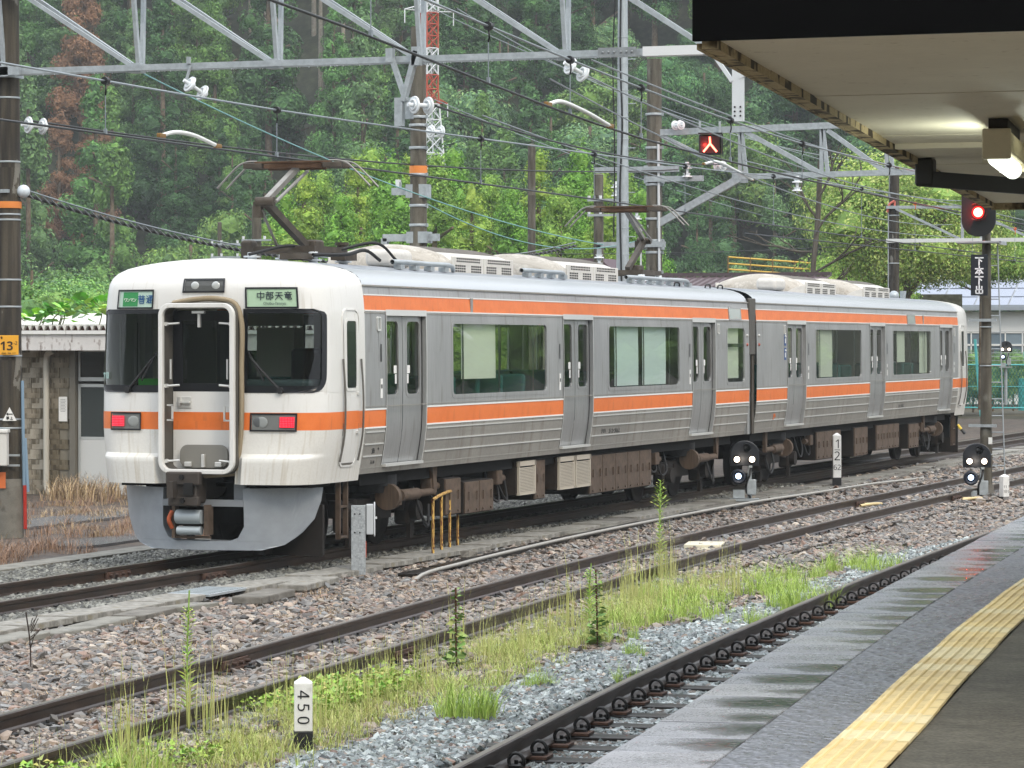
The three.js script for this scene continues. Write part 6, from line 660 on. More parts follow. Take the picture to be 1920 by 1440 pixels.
// ---------------------------------------------------------------- trees: crowns of many small leaf faces on clumps, with limbs
const YAW = Math.atan(2090 / 5980), CYW = Math.cos(YAW), SYW = Math.sin(YAW);
const LG = (d, r) => [d * CYW + r * SYW, -d * SYW + r * CYW]; // ground point at distance d along the valley, r across it
const icoPts = [], icoKeys = [], icoMap = []; { const p = new THREE.IcosahedronGeometry(1, 1).toNonIndexed().attributes.position; for (let i = 0; i < p.count; i++) { const v = [p.getX(i), p.getY(i), p.getZ(i)], k = v.map((q) => q.toFixed(3)).join(); let m = icoKeys.indexOf(k); if (m < 0) m = icoKeys.push(k) - 1; icoPts.push(v); icoMap.push(m); } }
function crownGeo(o) { // o: {n, h, w, base, type, leaf, seed, pal}
  reseed(o.seed); const t = new Tri(), lobes = [];
  if (o.type === 'cone') { const L = o.lobes ?? 30; for (let i = 0; i < L; i++) { const k = Math.pow(R(), 0.8), y = lerp(o.base, o.h, k), rad = o.w / 2 * Math.pow(1 - k, 0.95) * rr(0.8, 1.05) + 0.03 * o.w, a = R() * 6.283; lobes.push([Math.cos(a) * rad * 0.72, y - rad * 0.12, Math.sin(a) * rad * 0.72, lerp(0.25, 0.07, k) * o.w * rr(0.75, 1.2), 0.9]); } lobes.push([0, o.h * 0.95, 0, o.w * 0.1, 1.9]); }
  else { const L = o.lobes ?? 34; for (let i = 0; i < L; i++) { const v = V(rr(-1, 1), rr(-0.75, 1), rr(-1, 1)).normalize().multiplyScalar(Math.pow(R(), 0.35)); const hh = (o.h - o.base) / 2; lobes.push([v.x * o.w * 0.37 * rr(0.8, 1.15), o.base + hh + v.y * hh * 0.8, v.z * o.w * 0.37 * rr(0.8, 1.15), o.w * rr(0.1, 0.22), 0.75]); } }
  const tot = lobes.reduce((s, l) => s + l[3] * l[3], 0);
  for (const [cx, cy, cz, r, sy] of lobes) { const n = Math.round(o.n * r * r / tot), lob = rr(0.8, 1.2);
    { // inner mass of the clump, so that the crown is closed
      const ic = icoPts, c0 = o.pal[R() * o.pal.length | 0].map((q) => q * lob), jit = icoKeys.map(() => rr(0.38, 0.66) * (o.core ?? 1)); for (let i = 0; i < ic.length; i += 3) t.t(...[0, 1, 2].map((e) => { const k = jit[icoMap[i + e]] * r, v = ic[i + e]; return [cx + v[0] * k, cy + v[1] * k * sy, cz + v[2] * k]; }), c0); }
    for (let i = 0; i < n; i++) { const dir = V(rr(-1, 1), rr(-0.75, 1), rr(-1, 1)).normalize(), q = r * (0.62 + 0.5 * Math.sqrt(R())), p = V(cx + dir.x * q, cy + dir.y * q * sy, cz + dir.z * q), nr = dir.clone().add(V(rr(-0.45, 0.45), rr(-0.2, 0.7), rr(-0.45, 0.45))).normalize();
      let a = V(rr(-1, 1), rr(-1, 1), rr(-1, 1)).cross(nr).normalize(); const b = nr.clone().cross(a), s = o.leaf * rr(0.6, 1.3), e = s * rr(0.4, 0.75), lift = nr.clone().multiplyScalar(s * 0.2), P = (u, w, l = 0) => [p.x + a.x * u * s + b.x * w * e + lift.x * l, p.y + a.y * u * s + b.y * w * e + lift.y * l, p.z + a.z * u * s + b.z * w * e + lift.z * l];
      const c = o.pal[R() * o.pal.length | 0], k = lob * rr(0.78, 1.25), col = [c[0] * k, c[1] * k, c[2] * k]; t.t(P(-0.6, 0), P(0.05, -0.5, 1), P(0.65, 0), col); t.t(P(-0.6, 0), P(0.65, 0), P(0.05, 0.5, 1), col); } }
  const g = new THREE.BufferGeometry(); g.setAttribute('position', new THREE.Float32BufferAttribute(t.p, 3)); g.setAttribute('color', new THREE.Float32BufferAttribute(t.c, 3)); g.computeVertexNormals(); return g; }
function trunkGeo(h, r, base, w, seedN, limbs = 6) { reseed(seedN); const g = [cyl(r, r * 0.35, h * 0.9, 0, h * 0.45, 0, 8)]; for (let i = 0; i < limbs; i++) { const y = lerp(base, h * 0.8, i / limbs), a = R() * 6.3, L = w * rr(0.2, 0.38); g.push(rod([0, y, 0], [Math.cos(a) * L, y + L * rr(0.2, 0.7), Math.sin(a) * L], r * 0.3, 5)); } return merge(g); }
const leafM = (tint, rough = 0.75) => mat({ color: tint, roughness: rough, vertexColors: true, side: THREE.DoubleSide });
const ORD = 'first second third fourth fifth sixth seventh eighth ninth tenth eleventh twelfth thirteenth fourteenth fifteenth sixteenth seventeenth eighteenth nineteenth twentieth'.split(' ');
const leafBank = leafM(0xffffd0);
const bark = mapped(grain(0x6b5d4c, 60, 8, 501), 0.9), barkPale = mapped(grain(0x9a9184, 50, 8, 503), 0.9);
const CEDAR = [[0.108, 0.216, 0.0685], [0.138, 0.264, 0.0881], [0.0881, 0.177, 0.0685], [0.166, 0.294, 0.0978]], BROAD = [[0.119, 0.239, 0.0994], [0.159, 0.299, 0.0994], [0.0994, 0.199, 0.0994], [0.199, 0.319, 0.119]], LIME = [[0.28, 0.41, 0.08], [0.22, 0.36, 0.07], [0.38, 0.48, 0.12], [0.18, 0.3, 0.06], [0.46, 0.52, 0.17]], YOUNG = [[0.181, 0.33, 0.0526], [0.225, 0.391, 0.0676], [0.136, 0.255, 0.0451], [0.27, 0.42, 0.075]], DEAD = [[0.192, 0.102, 0.06], [0.24, 0.132, 0.078], [0.144, 0.084, 0.054]];
const hillH = (x, z) => { const d = x * CYW - z * SYW, r = x * SYW + z * CYW, d0 = 200 + 14 * fbm(r * 0.02, 3, 0, 2); return Math.max(0, (d - d0)) * 0.66 + (d > d0 ? 2.5 * fbm(x * 0.03, z * 0.03, 9, 3) * sstep(0, 25, d - d0) : 0) - 0.6; };
{ const t = new Tri(), nd = 44, nr = 46, P = (i, j) => { const [x, z] = LG(185 + i * 6, -95 + j * 4.4); return [x, hillH(x, z), z]; }; for (let i = 0; i < nd; i++) for (let j = 0; j < nr; j++) t.q(P(i, j), P(i, j + 1), P(i + 1, j + 1), P(i + 1, j)); struct('hill', t.geo(1), mapped(rep(grain(0x2a2e1c, 50, 16, 507), 0.2), 0.95), 'steep wooded hillside closing the valley'); }
function treeProto(o) { return { crown: crownGeo(o), trunk: trunkGeo(o.h, o.tr ?? o.w * 0.045, o.base, o.w, o.seed + 9, o.limbs), o }; }
function placeTree(name, label, cat, group, pr, x, y, z, s, m, barkM = bark, sy = 1) { const g = thing(name, label, cat, [x, y, z], rr(0, 6.28), group); g.scale.set(s, s * sy, s); part(g, 'trunk', pr.trunk, barkM); part(g, 'crown', pr.crown, m); return g; }
const protos = { cedar: [1, 2, 3, 4].map((k) => treeProto({ type: 'cone', n: 9500, h: 15, w: 4.8, base: 1.5, leaf: 0.21, seed: 600 + k, pal: CEDAR, lobes: 44 })), broad: [1, 2, 3, 4].map((k) => treeProto({ type: 'round', n: 9500, h: 10, w: 6.4, base: 2, leaf: 0.21, seed: 640 + k, pal: BROAD, lobes: 30 })), tall: [1, 2].map((k) => treeProto({ type: 'cone', n: 5000, h: 19, w: 4.2, base: 11, leaf: 0.21, seed: 680 + k, pal: CEDAR, lobes: 34 })) };
const tints = { cedar: [0xffffff, 0xb8d0c0, 0xf8ffd0, 0x9cb8a8, 0xe8ffe0], broad: [0xffffff, 0xb0c8b8, 0xfffbc0, 0xc8e4d0, 0x90a890], tall: [0xd8e8e8, 0xc8dcdc] }; const tintM = {}; for (const k in tints) tintM[k] = tints[k].map((c) => leafM(c)); const deadM = leafM(0xffffff);
{ // hillside forest: the largest in view as single trees, the rest as one mass
  reseed(701); const spots = [];
  for (let d = 196; d < 345; d += 4.6) for (let r = -0.185 * d - 4; r < 0.185 * d + 4; r += 4.9) { const dd = d + rr(-2, 2), q = r + rr(-2, 2), [x, z] = LG(dd, q), px = 960 + 5980 * q / dd, y = hillH(x, z), py = 642 - 5980 * (y - 2.62) / dd; if (py < -330) continue; if (R() < 0.06) continue;
    const right = sstep(900, 1300, px + 260 * fbm(q * 0.05, dd * 0.05, 2, 2)), tall = px > 420 && px < 760 && py < 240 && py > 20; let kind = R() < lerp(0.22, 0.86, right) ? 'broad' : 'cedar'; if (tall && R() < 0.85) kind = 'tall'; const brown = px < 230 && px > 20 && py > 230 && py < 560 && Math.abs(px - 110 - (py - 330) * 0.25) < 75; const at = (py > 420 ? 'lower' : py > 180 ? 'middle' : 'upper') + ' slope ' + (px < 180 ? 'behind the left pole' : px < 420 ? 'above the cab roof' : px < 700 ? 'behind the front pantograph' : px < 900 ? 'around the pylon' : px < 1150 ? 'between pylon and steel pole' : px < 1320 ? 'behind the mossy pole' : 'behind the far gantry'); spots.push({ x, y, z, at, d: dd, kind, brown, s: kind === 'tall' ? rr(0.85, 1.1) : kind === 'cedar' ? rr(0.6, 1.3) : rr(0.55, 1.15) }); }
  spots.sort((a, b) => (b.s / b.d) - (a.s / a.d));
  const LAB = { cedar: 'conical dark green cedar on the ', broad: 'rounded broadleaf tree on the ', tall: 'tall thin-trunked cedar on the ', brown: 'withered reddish brown conifer on the hillside behind the left pole' }; const rest = {}; let n = 0;
  for (const s of spots) { const v = R() * protos[s.kind].length | 0, m = R() * tintM[s.kind].length | 0;
    if (n++ < 290 || s.brown) { const key = s.brown ? 'brown' : s.kind; placeTree(s.brown ? 'withered_tree' : s.kind === 'broad' ? 'broadleaf_tree' : 'cedar_tree', LAB[key] + (s.brown ? '' : s.at), 'tree', key + ' trees on the hillside', protos[s.brown ? 'cedar' : s.kind][s.brown ? v % 4 : v], s.x, s.y - 0.3, s.z, s.s * (s.brown ? 0.8 : 1), s.brown ? (protos.dead ??= leafM(0xffffff), protos.deadMat ??= mat({ color: 0x8d6b50, roughness: 0.9, side: THREE.DoubleSide })) : tintM[s.kind][m], s.kind === 'tall' ? barkPale : bark, rr(0.85, 1.15)); }
    else (rest[s.kind + v + '_' + m] ??= []).push(s); }
  const mx = new THREE.Matrix4(), q = new THREE.Quaternion(); for (const k in rest) { const kind = k.replace(/\d.*/, ''), v = +k[kind.length], m = +k.split('_')[1], L = rest[k], im = shade(new THREE.InstancedMesh(protos[kind][v].crown, tintM[kind][m], L.length)); L.forEach((s, i) => { q.setFromAxisAngle(V(0, 1, 0), rr(0, 6.28)); mx.compose(V(s.x, s.y - 0.3, s.z), q, V(s.s, s.s, s.s)); im.setMatrixAt(i, mx); }); im.name = numbered('forest'); im.userData = { kind: 'stuff', label: 'mass of trees higher on the wooded hillside', category: 'forest' }; scene.add(im); }
}
// nearer conifers and shrubs behind the train
{ const yc = [1, 2, 3].map((k) => treeProto({ type: 'cone', n: 24000, h: 9, w: 4.0, base: 0.8, leaf: 0.1, seed: 720 + k, pal: YOUNG, lobes: 76 })), ym = [leafM(0xffffff), leafM(0xe8ffe0), leafM(0xfff4d8)]; reseed(731);
  const L = [[500, 108, 0.78], [535, 122, 0.98], [570, 116, 1.02], [605, 126, 1.08], [640, 112, 0.92], [672, 124, 1.12], [700, 129, 1.2], [735, 118, 1.1], [770, 126, 1.14], [815, 121, 1.12], [850, 127, 1.2], [885, 114, 0.95], [920, 124, 1.05], [960, 118, 0.98], [1010, 123, 1.14], [1050, 114, 0.95], [1090, 126, 1.2], [1130, 118, 1.02], [1170, 126, 1.08], [1205, 120, 0.98]];
  L.forEach(([px, d, s], i) => { const [x, z] = LG(d, (px - 960) / 5980 * d); placeTree('young_conifer', ORD[i] + ' bright green young conifer from the left in the row behind the train roof', 'tree', 'young conifers behind the train', yc[i % 3], x, -0.4, z, s, ym[i % 3]); });
  const sb = [1, 2, 3].map((k) => treeProto({ type: 'round', n: 20000, h: 5.2, w: 4.6, base: 0.2, leaf: 0.095, seed: 740 + k, pal: BROAD.map((c) => c.map((q, i) => q * [1.25, 1.2, 1.1][i])), lobes: 54, tr: 0.1 })), sm = [leafM(0xf4ffe0), leafM(0xffffff), leafM(0xffffc8)];
  for (const [px, d, s, lab, k] of [[60, 82, 1.02, 'leafy shrub above the shed roof beside the left pole', 0], [125, 88, 0.95, 'leafy grey green shrub behind the vine-covered shed', 1], [195, 84, 0.86, 'rounded shrub behind the white cab roof corner', 1], [262, 92, 0.95, 'shrub just left above the cab roof', 2], [350, 96, 1.0, 'shrub beneath the sagging wrapped cable', 0], [425, 92, 0.92, 'shrub below the front pantograph', 1], [1250, 112, 1.15, 'bright leafy shrub beside the mossy pole above the brown roof', 2], [1300, 116, 1.0, 'leafy shrub above the brown roof', 0], [1345, 122, 0.9, 'small leafy shrub left of the yellow railing', 2], [1470, 116, 0.85, 'low yellow green bush under the bare tree', 2]]) { const [x, z] = LG(d, (px - 960) / 5980 * d); placeTree('shrub', lab, 'shrub', 'shrubs behind the train', sb[k], x, -0.3, z, s, sm[k]); }
  const lime = treeProto({ type: 'round', n: 125000, h: 9.4, w: 7.6, base: 3.9, leaf: 0.1, seed: 761, core: 0.9, pal: LIME, lobes: 110, tr: 0.2, limbs: 14 }); const [lx, lz] = LG(114, (1700 - 960) / 5980 * 114); placeTree('lime_tree', 'large lime green leafy tree behind the rear car and signal', 'tree', undefined, lime, lx, 0, lz, 1.0, leafM(0xffffff)); const [l2, z2] = LG(122, (1610 - 960) / 5980 * 122); placeTree('lime_tree', 'lower lime green tree left of the dark pole', 'tree', undefined, treeProto({ type: 'round', n: 44000, h: 6.6, w: 5.4, base: 1.2, leaf: 0.1, seed: 763, core: 0.9, pal: LIME, lobes: 80, tr: 0.14 }), l2, 0, z2, 1.0, leafM(0xf0ffe8)); const [l3, z3] = LG(124, (1840 - 960) / 5980 * 124); placeTree('lime_tree', 'lime green tree at the right edge beyond the signal plate', 'tree', undefined, treeProto({ type: 'round', n: 34000, h: 7.4, w: 4.4, base: 4.5, leaf: 0.1, seed: 767, core: 0.9, pal: LIME, lobes: 70, tr: 0.14 }), l3, 0, z3, 1.0, leafM(0xe8f8e0));
  for (const [px, d, s, lab] of [[1825, 133, 0.5, 'dark green garden shrub behind the turquoise fence, beside the train end'], [1862, 135, 0.56, 'garden shrub behind the fence right of the signal pole'], [1900, 136, 0.5, 'garden shrub behind the fence at the right edge']]) { const [x, z] = LG(d, (px - 960) / 5980 * d); placeTree('garden_shrub', lab, 'shrub', 'garden shrubs', sb[(px | 0) % 3], x, -0.3, z, s, sm[1]); }
  // greenery across the line behind the viewer, mirrored in the train windows
  reseed(777); const bm = new THREE.Matrix4(), bq = new THREE.Quaternion(), bank = shade(new THREE.InstancedMesh(sb[0].crown, leafBank, 70)); for (let i = 0; i < 70; i++) { const x = 70 + i * 3.6 + rr(-2, 2), k = rr(0.9, 1.5); bq.setFromAxisAngle(V(0, 1, 0), rr(0, 6.28)); bm.compose(V(x, -0.5, 9 + x * 0.07 + (i % 3) * 5 + rr(-1, 3)), bq, V(k, k, k)); bank.setMatrixAt(i, bm); } bank.name = 'shrubbery'; bank.userData = { kind: 'stuff', label: 'mass of green shrubbery on the bank beyond the platform', category: 'shrubbery' }; scene.add(bank);
}
{ // wooded hill closing the valley behind the viewer, mirrored darkly in the windscreens
  const hb = (x, z) => Math.max(0, -x - 120 - 10 * fbm(z * 0.02, 5, 0, 2)) * 0.55 - 0.6, t = new Tri(), P = (i, j) => { const x = -110 - i * 9, z = -190 + j * 16; return [x, hb(x, z), z]; }; for (let i = 0; i < 24; i++) for (let j = 0; j < 25; j++) t.q(P(i, j), P(i + 1, j), P(i + 1, j + 1), P(i, j + 1)); struct('hill', t.geo(1), mapped(rep(grain(0x2a2e1c, 50, 16, 507), 0.2), 0.95), 'wooded hillside behind the station'); reseed(790); const im = shade(new THREE.InstancedMesh(protos.broad[0].crown, tintM.broad[1], 520)), m = new THREE.Matrix4(), q = new THREE.Quaternion(); for (let i = 0; i < 520; i++) { const x = rr(-300, -112), z = rr(-185, 195), k = rr(0.8, 1.5); q.setFromAxisAngle(V(0, 1, 0), rr(0, 6.28)); m.compose(V(x, hb(x, z) - 0.5, z), q, V(k, k, k)); im.setMatrixAt(i, m); } im.name = 'woods'; im.userData = { kind: 'stuff', label: 'wooded slope behind the station, out of the picture', category: 'woods' }; scene.add(im); }
{ // bare tree
  const bareBark = mapped(grain(0x4a443a, 40, 8, 505), 0.9); reseed(781); const b = thing('bare_tree', 'leafless dark tree in front of the far hillside', 'tree', [102.4, 0, -25.3]); part(b, 'trunk', [tube([[0, 0, 0], [0.1, 3, 0.05], [0.05, 5, 0], [0.25, 6.6, 0.1], [0.2, 8.6, 0.2]], 0.09, 24, 7)], bareBark); const br = (p, v, L, r, n) => { const q = [p[0] + v[0] * L, p[1] + v[1] * L, p[2] + v[2] * L], mid = [(p[0] + q[0]) / 2 + rr(-0.1, 0.1) * L, (p[1] + q[1]) / 2 + rr(-0.08, 0.08) * L, (p[2] + q[2]) / 2 + rr(-0.1, 0.1) * L]; const out = [tube([p, mid, q], r, 6, 5)]; if (n > 0) for (let i = 0; i < 3; i++) out.push(...br(i ? q : mid, [v[0] * 0.6 + rr(-0.5, 0.5), v[1] * 0.7 + rr(-0.1, 0.5), v[2] * 0.7 + rr(-0.6, 0.6)], L * 0.62, r * 0.6, n - 1)); return out; };
  for (const [p, v, L] of [[[0.1, 4.9, 0], [0, 0.5, 0.9], 1.3], [[0.1, 5.6, 0], [0, 0.15, -0.95], 1.3], [[0.1, 6.2, 0.05], [0, 0.8, 0.7], 1.3], [[0.2, 6.7, 0.1], [0, 0.85, -0.5], 1.1], [[0.2, 7.4, 0.15], [0, 0.9, 0.4], 1.1], [[0.1, 4.2, 0], [0, 0.5, 0.9], 0.8]]) part(b, 'branch', br(p, v, L, 0.045, 2), bareBark); part(b, 'wire_loop', tr(new THREE.TorusGeometry(0.38, 0.012, 5, 24).toNonIndexed(), -0.1, 6.9, -0.1, 0, 1.2, 0).scale(1, 1.0, 0.6), M.black); }
// ---------------------------------------------------------------- low plants
function bladeTuft(n, h, spread, w, seedN, lean = 0.5, pal) { reseed(seedN); const t = new Tri(); for (let i = 0; i < n; i++) { const a = rr(0, 6.28), r0 = spread * Math.sqrt(R()), bx = Math.cos(a) * r0, bz = Math.sin(a) * r0, L = h * rr(0.45, 1.1), da = rr(0, 6.28), ln = lean * rr(0.2, 1), ww = w * rr(0.6, 1.2), sx = Math.cos(da + 1.57) * ww, sz = Math.sin(da + 1.57) * ww, P = (k) => [bx + Math.cos(da) * ln * L * k * k, L * (k - 0.18 * ln * k * k), bz + Math.sin(da) * ln * L * k * k], c = pal[R() * pal.length | 0], k0 = rr(0.8, 1.2), col = c.map((q) => q * k0), A = P(0), B = P(0.45), C = P(0.8), D = P(1), wd = (p, s, f) => [p[0] + sx * s * f, p[1], p[2] + sz * s * f]; t.t(wd(A, -1, 1), wd(A, 1, 1), wd(B, 1, 0.9), col); t.t(wd(A, -1, 1), wd(B, 1, 0.9), wd(B, -1, 0.9), col); t.t(wd(B, -1, 0.9), wd(B, 1, 0.9), wd(C, 0, 0.6), col); t.t(wd(C, -1, 0.5), wd(C, 1, 0.5), D, col); } const g = new THREE.BufferGeometry(); g.setAttribute('position', new THREE.Float32BufferAttribute(t.p, 3)); g.setAttribute('color', new THREE.Float32BufferAttribute(t.c, 3)); g.computeVertexNormals(); return g; }
function scatter(name, label, cat, geos, m, list) { const by = geos.map(() => []); list.forEach((p) => by[R() * geos.length | 0].push(p)); by.forEach((L, k) => { if (!L.length) return; const im = shade(new THREE.InstancedMesh(geos[k], m, L.length)), mx = new THREE.Matrix4(), q = new THREE.Quaternion(); L.forEach(([x, z, s, sy], i) => { q.setFromAxisAngle(V(0, 1, 0), rr(0, 6.28)); mx.compose(V(x, groundY(x, z) - 0.01, z), q, V(s, s * (sy ?? 1), s)); im.setMatrixAt(i, mx); }); im.name = numbered(name); im.userData = { kind: 'stuff', label, category: cat }; scene.add(im); }); }
const GREEN = [[0.36, 0.45, 0.1], [0.44, 0.5, 0.15], [0.28, 0.38, 0.08], [0.5, 0.5, 0.2], [0.4, 0.42, 0.14]], STRAW = [[0.46, 0.4, 0.18], [0.5, 0.44, 0.22], [0.38, 0.4, 0.14]], BRIGHT = [[0.32, 0.46, 0.08], [0.4, 0.52, 0.12], [0.25, 0.4, 0.06]], DRY = [[0.4, 0.28, 0.15], [0.3, 0.21, 0.13], [0.5, 0.37, 0.21], [0.2, 0.145, 0.1]], RUSTY = [[0.28, 0.17, 0.11], [0.2, 0.13, 0.09], [0.36, 0.22, 0.13]];
const gm0 = 0;
const gm = leafM(0xffffff, 0.7);
{ const tufts = [801, 802, 803].map((s) => bladeTuft(20, 0.2, 0.1, 0.0038, s, 0.9, GREEN)), straw = [811, 812].map((s) => bladeTuft(24, 0.13, 0.12, 0.0035, s, 1.0, STRAW)), bright = [821, 822].map((s) => bladeTuft(26, 0.36, 0.08, 0.0035, s, 0.75, BRIGHT)), tallG = [831, 832].map((s) => bladeTuft(5, 0.55, 0.07, 0.004, s, 0.22, GREEN)), dry = [841, 842].map((s) => bladeTuft(34, 0.2, 0.18, 0.005, s, 1.3, DRY)), low = [851].map((s) => bladeTuft(30, 0.1, 0.09, 0.004, s, 1.1, DRY)), rusty = [861, 862].map((s) => bladeTuft(34, 0.26, 0.2, 0.004, s, 1.4, RUSTY));
  reseed(871); const A = [], B = [], C = [], D = []; const dens = (x, z) => { const e = zMid(x) + 0.75 - z; let k = sstep(-1.35, -0.25, e) * sstep(-0.05, -0.15, e - 0.02) * sstep(15, 17, x) * sstep(39, 33, x); k *= clamp(0.5 + 2.0 * fbm(x * 0.7, z * 1.1, 3, 4)); return k; };
  for (let i = 0; i < 17000; i++) { const x = rr(14.5, 40), z = zMid(x) + rr(0.62, 2.3), k = dens(x, z); if (R() > k) continue; const v = R(); if (v < 0.3) B.push([x, z, rr(0.6, 1.2)]); else if (v < 0.9) A.push([x, z, rr(0.5, 1.1)]); else D.push([x, z, rr(0.5, 1.15)]); }
  for (const [x0, z0, n, sp, s] of [[22.3, -8.1, 22, 0.16, 1.15], [24.4, -8.3, 10, 0.12, 0.7], [27.1, -8.35, 8, 0.12, 0.7], [25.2, -7.85, 6, 0.1, 0.6], [30.8, -8.25, 12, 0.2, 0.7], [34.6, -8.95, 26, 0.3, 1.0], [32.6, -8.2, 34, 0.3, 1.1], [31.2, -8.9, 18, 0.35, 0.9], [38.6, -8.9, 34, 0.4, 1.0], [36.5, -9.3, 20, 0.4, 0.9], [30.2, -9.3, 18, 0.3, 0.9], [28.6, -9.0, 14, 0.25, 0.8], [33, -9.6, 30, 0.5, 1.0], [26.4, -5.35, 6, 0.12, 1.0], [18.2, -9.0, 16, 0.2, 1.2]]) for (let i = 0; i < n; i++) C.push([x0 + rr(-sp, sp) * 1.6, z0 + rr(-sp, sp), s * rr(0.6, 1.1)]);
  for (const [x0, z0, n] of [[20.6, -9.55, 7], [26.0, -9.6, 5], [29.5, -9.85, 6], [32.4, -9.9, 9], [35.7, -10.6, 14], [34, -9.4, 7], [24, -9.2, 4], [18.9, -9.3, 6]]) for (let i = 0; i < n; i++) D.push([x0 + rr(-0.2, 0.2), z0 + rr(-0.15, 0.15), rr(0.9, 1.5)]);
  const bl = [881, 882].map((sd) => { reseed(sd); const t = new Tri(); for (let i = 0; i < 26; i++) { const a = i * 2.4, q = rr(0.01, 0.09), y = rr(0.02, 0.13), L = rr(0.02, 0.045), c = BRIGHT[R() * 3 | 0].map((v) => v * rr(0.7, 1.1)), x = Math.cos(a) * q, z = Math.sin(a) * q, dx = Math.cos(a), dz = Math.sin(a), w = L * 0.4, rl = rr(-1, 1); t.t([x, y, z], [x + dx * L * 0.5 - dz * w, y + 0.3 * L + rl * w, z + dz * L * 0.5 + dx * w], [x + dx * L, y + 0.1 * L, z + dz * L], c); t.t([x, y, z], [x + dx * L, y + 0.1 * L, z + dz * L], [x + dx * L * 0.5 + dz * w, y + 0.3 * L - rl * w, z + dz * L * 0.5 - dx * w], c); } const g = new THREE.BufferGeometry(); g.setAttribute('position', new THREE.Float32BufferAttribute(t.p, 3)); g.setAttribute('color', new THREE.Float32BufferAttribute(t.c, 3)); g.computeVertexNormals(); return g; });
  const BL = []; for (let i = 0; i < 900; i++) { const x = rr(16, 26), z = zMid(x) + rr(0.66, 1.3); if (fbm(x * 0.8, z * 0.8, 12, 3) > 0.0) BL.push([x, z, rr(0.7, 1.5)]); } scatter('leafy_weeds', 'low leafy weeds creeping over the near rail', 'weeds', bl, gm, BL);
  scatter('grass', 'pale green grass growing along the near side of the middle track', 'grass', tufts, gm, A); scatter('straw_grass', 'yellowish matted grass along the middle track', 'grass', straw, gm, B); scatter('bright_grass', 'fresh bright green grass tufts in the grey ballast', 'grass', bright, gm, C); scatter('tall_grass', 'tall thin grass stems standing among the weeds', 'grass', tallG, gm, D);
  const E = [], F = [], H = []; for (let i = 0; i < 1500; i++) { const x = rr(35, 54), z = rr(-26.5, -19); const k = clamp(0.25 + 2.6 * fbm(x * 0.45, z * 0.6, 5, 3)) * sstep(-19, -19.8, z); if (R() > k) continue; (z < -21.2 && R() < 0.65 ? E : H).push([x, z, rr(0.6, 1.2)]); } for (let i = 0; i < 34; i++) E.push([rr(52.4, 53.8), rr(-27.4, -26.2), rr(1.2, 2), 1.5]);
  for (let i = 0; i < 190; i++) { const x = rr(22, 36), z = rr(-14.0, zMid(x) - 1.1); if (fbm(x * 0.5, z * 0.7, 8, 3) > -0.02) F.push([x, z, rr(0.6, 1.3)]); } for (let i = 0; i < 60; i++) F.push([rr(45, 75), rr(-14.3, -12.8), rr(0.6, 1.2)]);
  scatter('dry_grass', 'withered straw coloured weeds around the shed', 'dry grass', dry, gm, E); scatter('brown_weeds', 'tangled brown dead weeds behind the kerb', 'weeds', rusty, gm, H); scatter('dead_tufts', 'small orange dead grass tufts on the brown ballast', 'dry grass', low, gm, F); }
function leafyWeed(label, x, z, h, kind) { const p = thing('weed_plant', label, 'plant', [x, groundY(x, z), z]); reseed(x * 100 | 0); const top = [rr(-0.03, 0.03), h, rr(-0.03, 0.03)]; part(p, 'stem', tube([[0, -0.02, 0], [0.01, h * 0.5, -0.01], top], kind === 'shrub' ? 0.009 : 0.006, 12, 5), flat(kind === 'shrub' ? 0x5a3a2a : 0x86a84a, 0.8)); const t = new Tri(), pal = kind === 'shrub' ? [[0.16, 0.27, 0.07], [0.24, 0.36, 0.09]] : BRIGHT; const leaf = (y, a, L, up, w, q0 = 0) => { const c = pal[R() * 2 | 0].map((q) => q * rr(0.8, 1.2)), dx = Math.cos(a), dz = Math.sin(a), roll = rr(-1, 1), P = (k, s) => [dx * (q0 + L * k) - dz * s * w, y + L * up * k - 0.35 * L * k * k + s * w * roll, dz * (q0 + L * k) + dx * s * w]; t.t(P(0, 0), P(0.45, -1), P(1, 0), c); t.t(P(0, 0), P(1, 0), P(0.45, 1), c); };
  if (kind === 'shrub') for (let i = 0; i < 64; i++) { const k = i / 64, y = h * lerp(0.05, 1, Math.pow(k, 1.25)), L = lerp(0.12, 0.05, k) * rr(0.5, 1.3), a = i * 2.4 + rr(-0.5, 0.5); leaf(y, a, L, rr(0, 0.7), L * 0.3); if (R() < 0.6) leaf(y + L * 0.2, a + rr(-0.5, 0.5), L * 0.6, rr(-0.2, 0.5), L * 0.22, L * 0.5); } else { for (let i = 0; i < 90; i++) { const k = i / 90; leaf(h * lerp(0.03, 0.7, k), i * 2.4, lerp(0.11, 0.045, k) * rr(0.8, 1.2), 0.9, 0.006); } for (let i = 0; i < (kind === 'plume' ? 42 : 26); i++) { const k = i / 42, y = h * lerp(0.68, 1, k), a = i * 2.4, L = (kind === 'plume' ? 0.13 : 0.07) * (1 - k * 0.75) * sstep(-0.1, 0.2, k); for (let j = 0; j < 4; j++) leaf(y + L * 0.6 * j / 4, a + rr(-0.4, 0.4), L * 0.45, 0.7, 0.007, L * j / 4); } }
  const g = new THREE.BufferGeometry(); g.setAttribute('position', new THREE.Float32BufferAttribute(t.p, 3)); g.setAttribute('color', new THREE.Float32BufferAttribute(t.c, 3)); g.computeVertexNormals(); const f = part(p, 'foliage', g, gm); f.userData.kind = 'stuff'; }
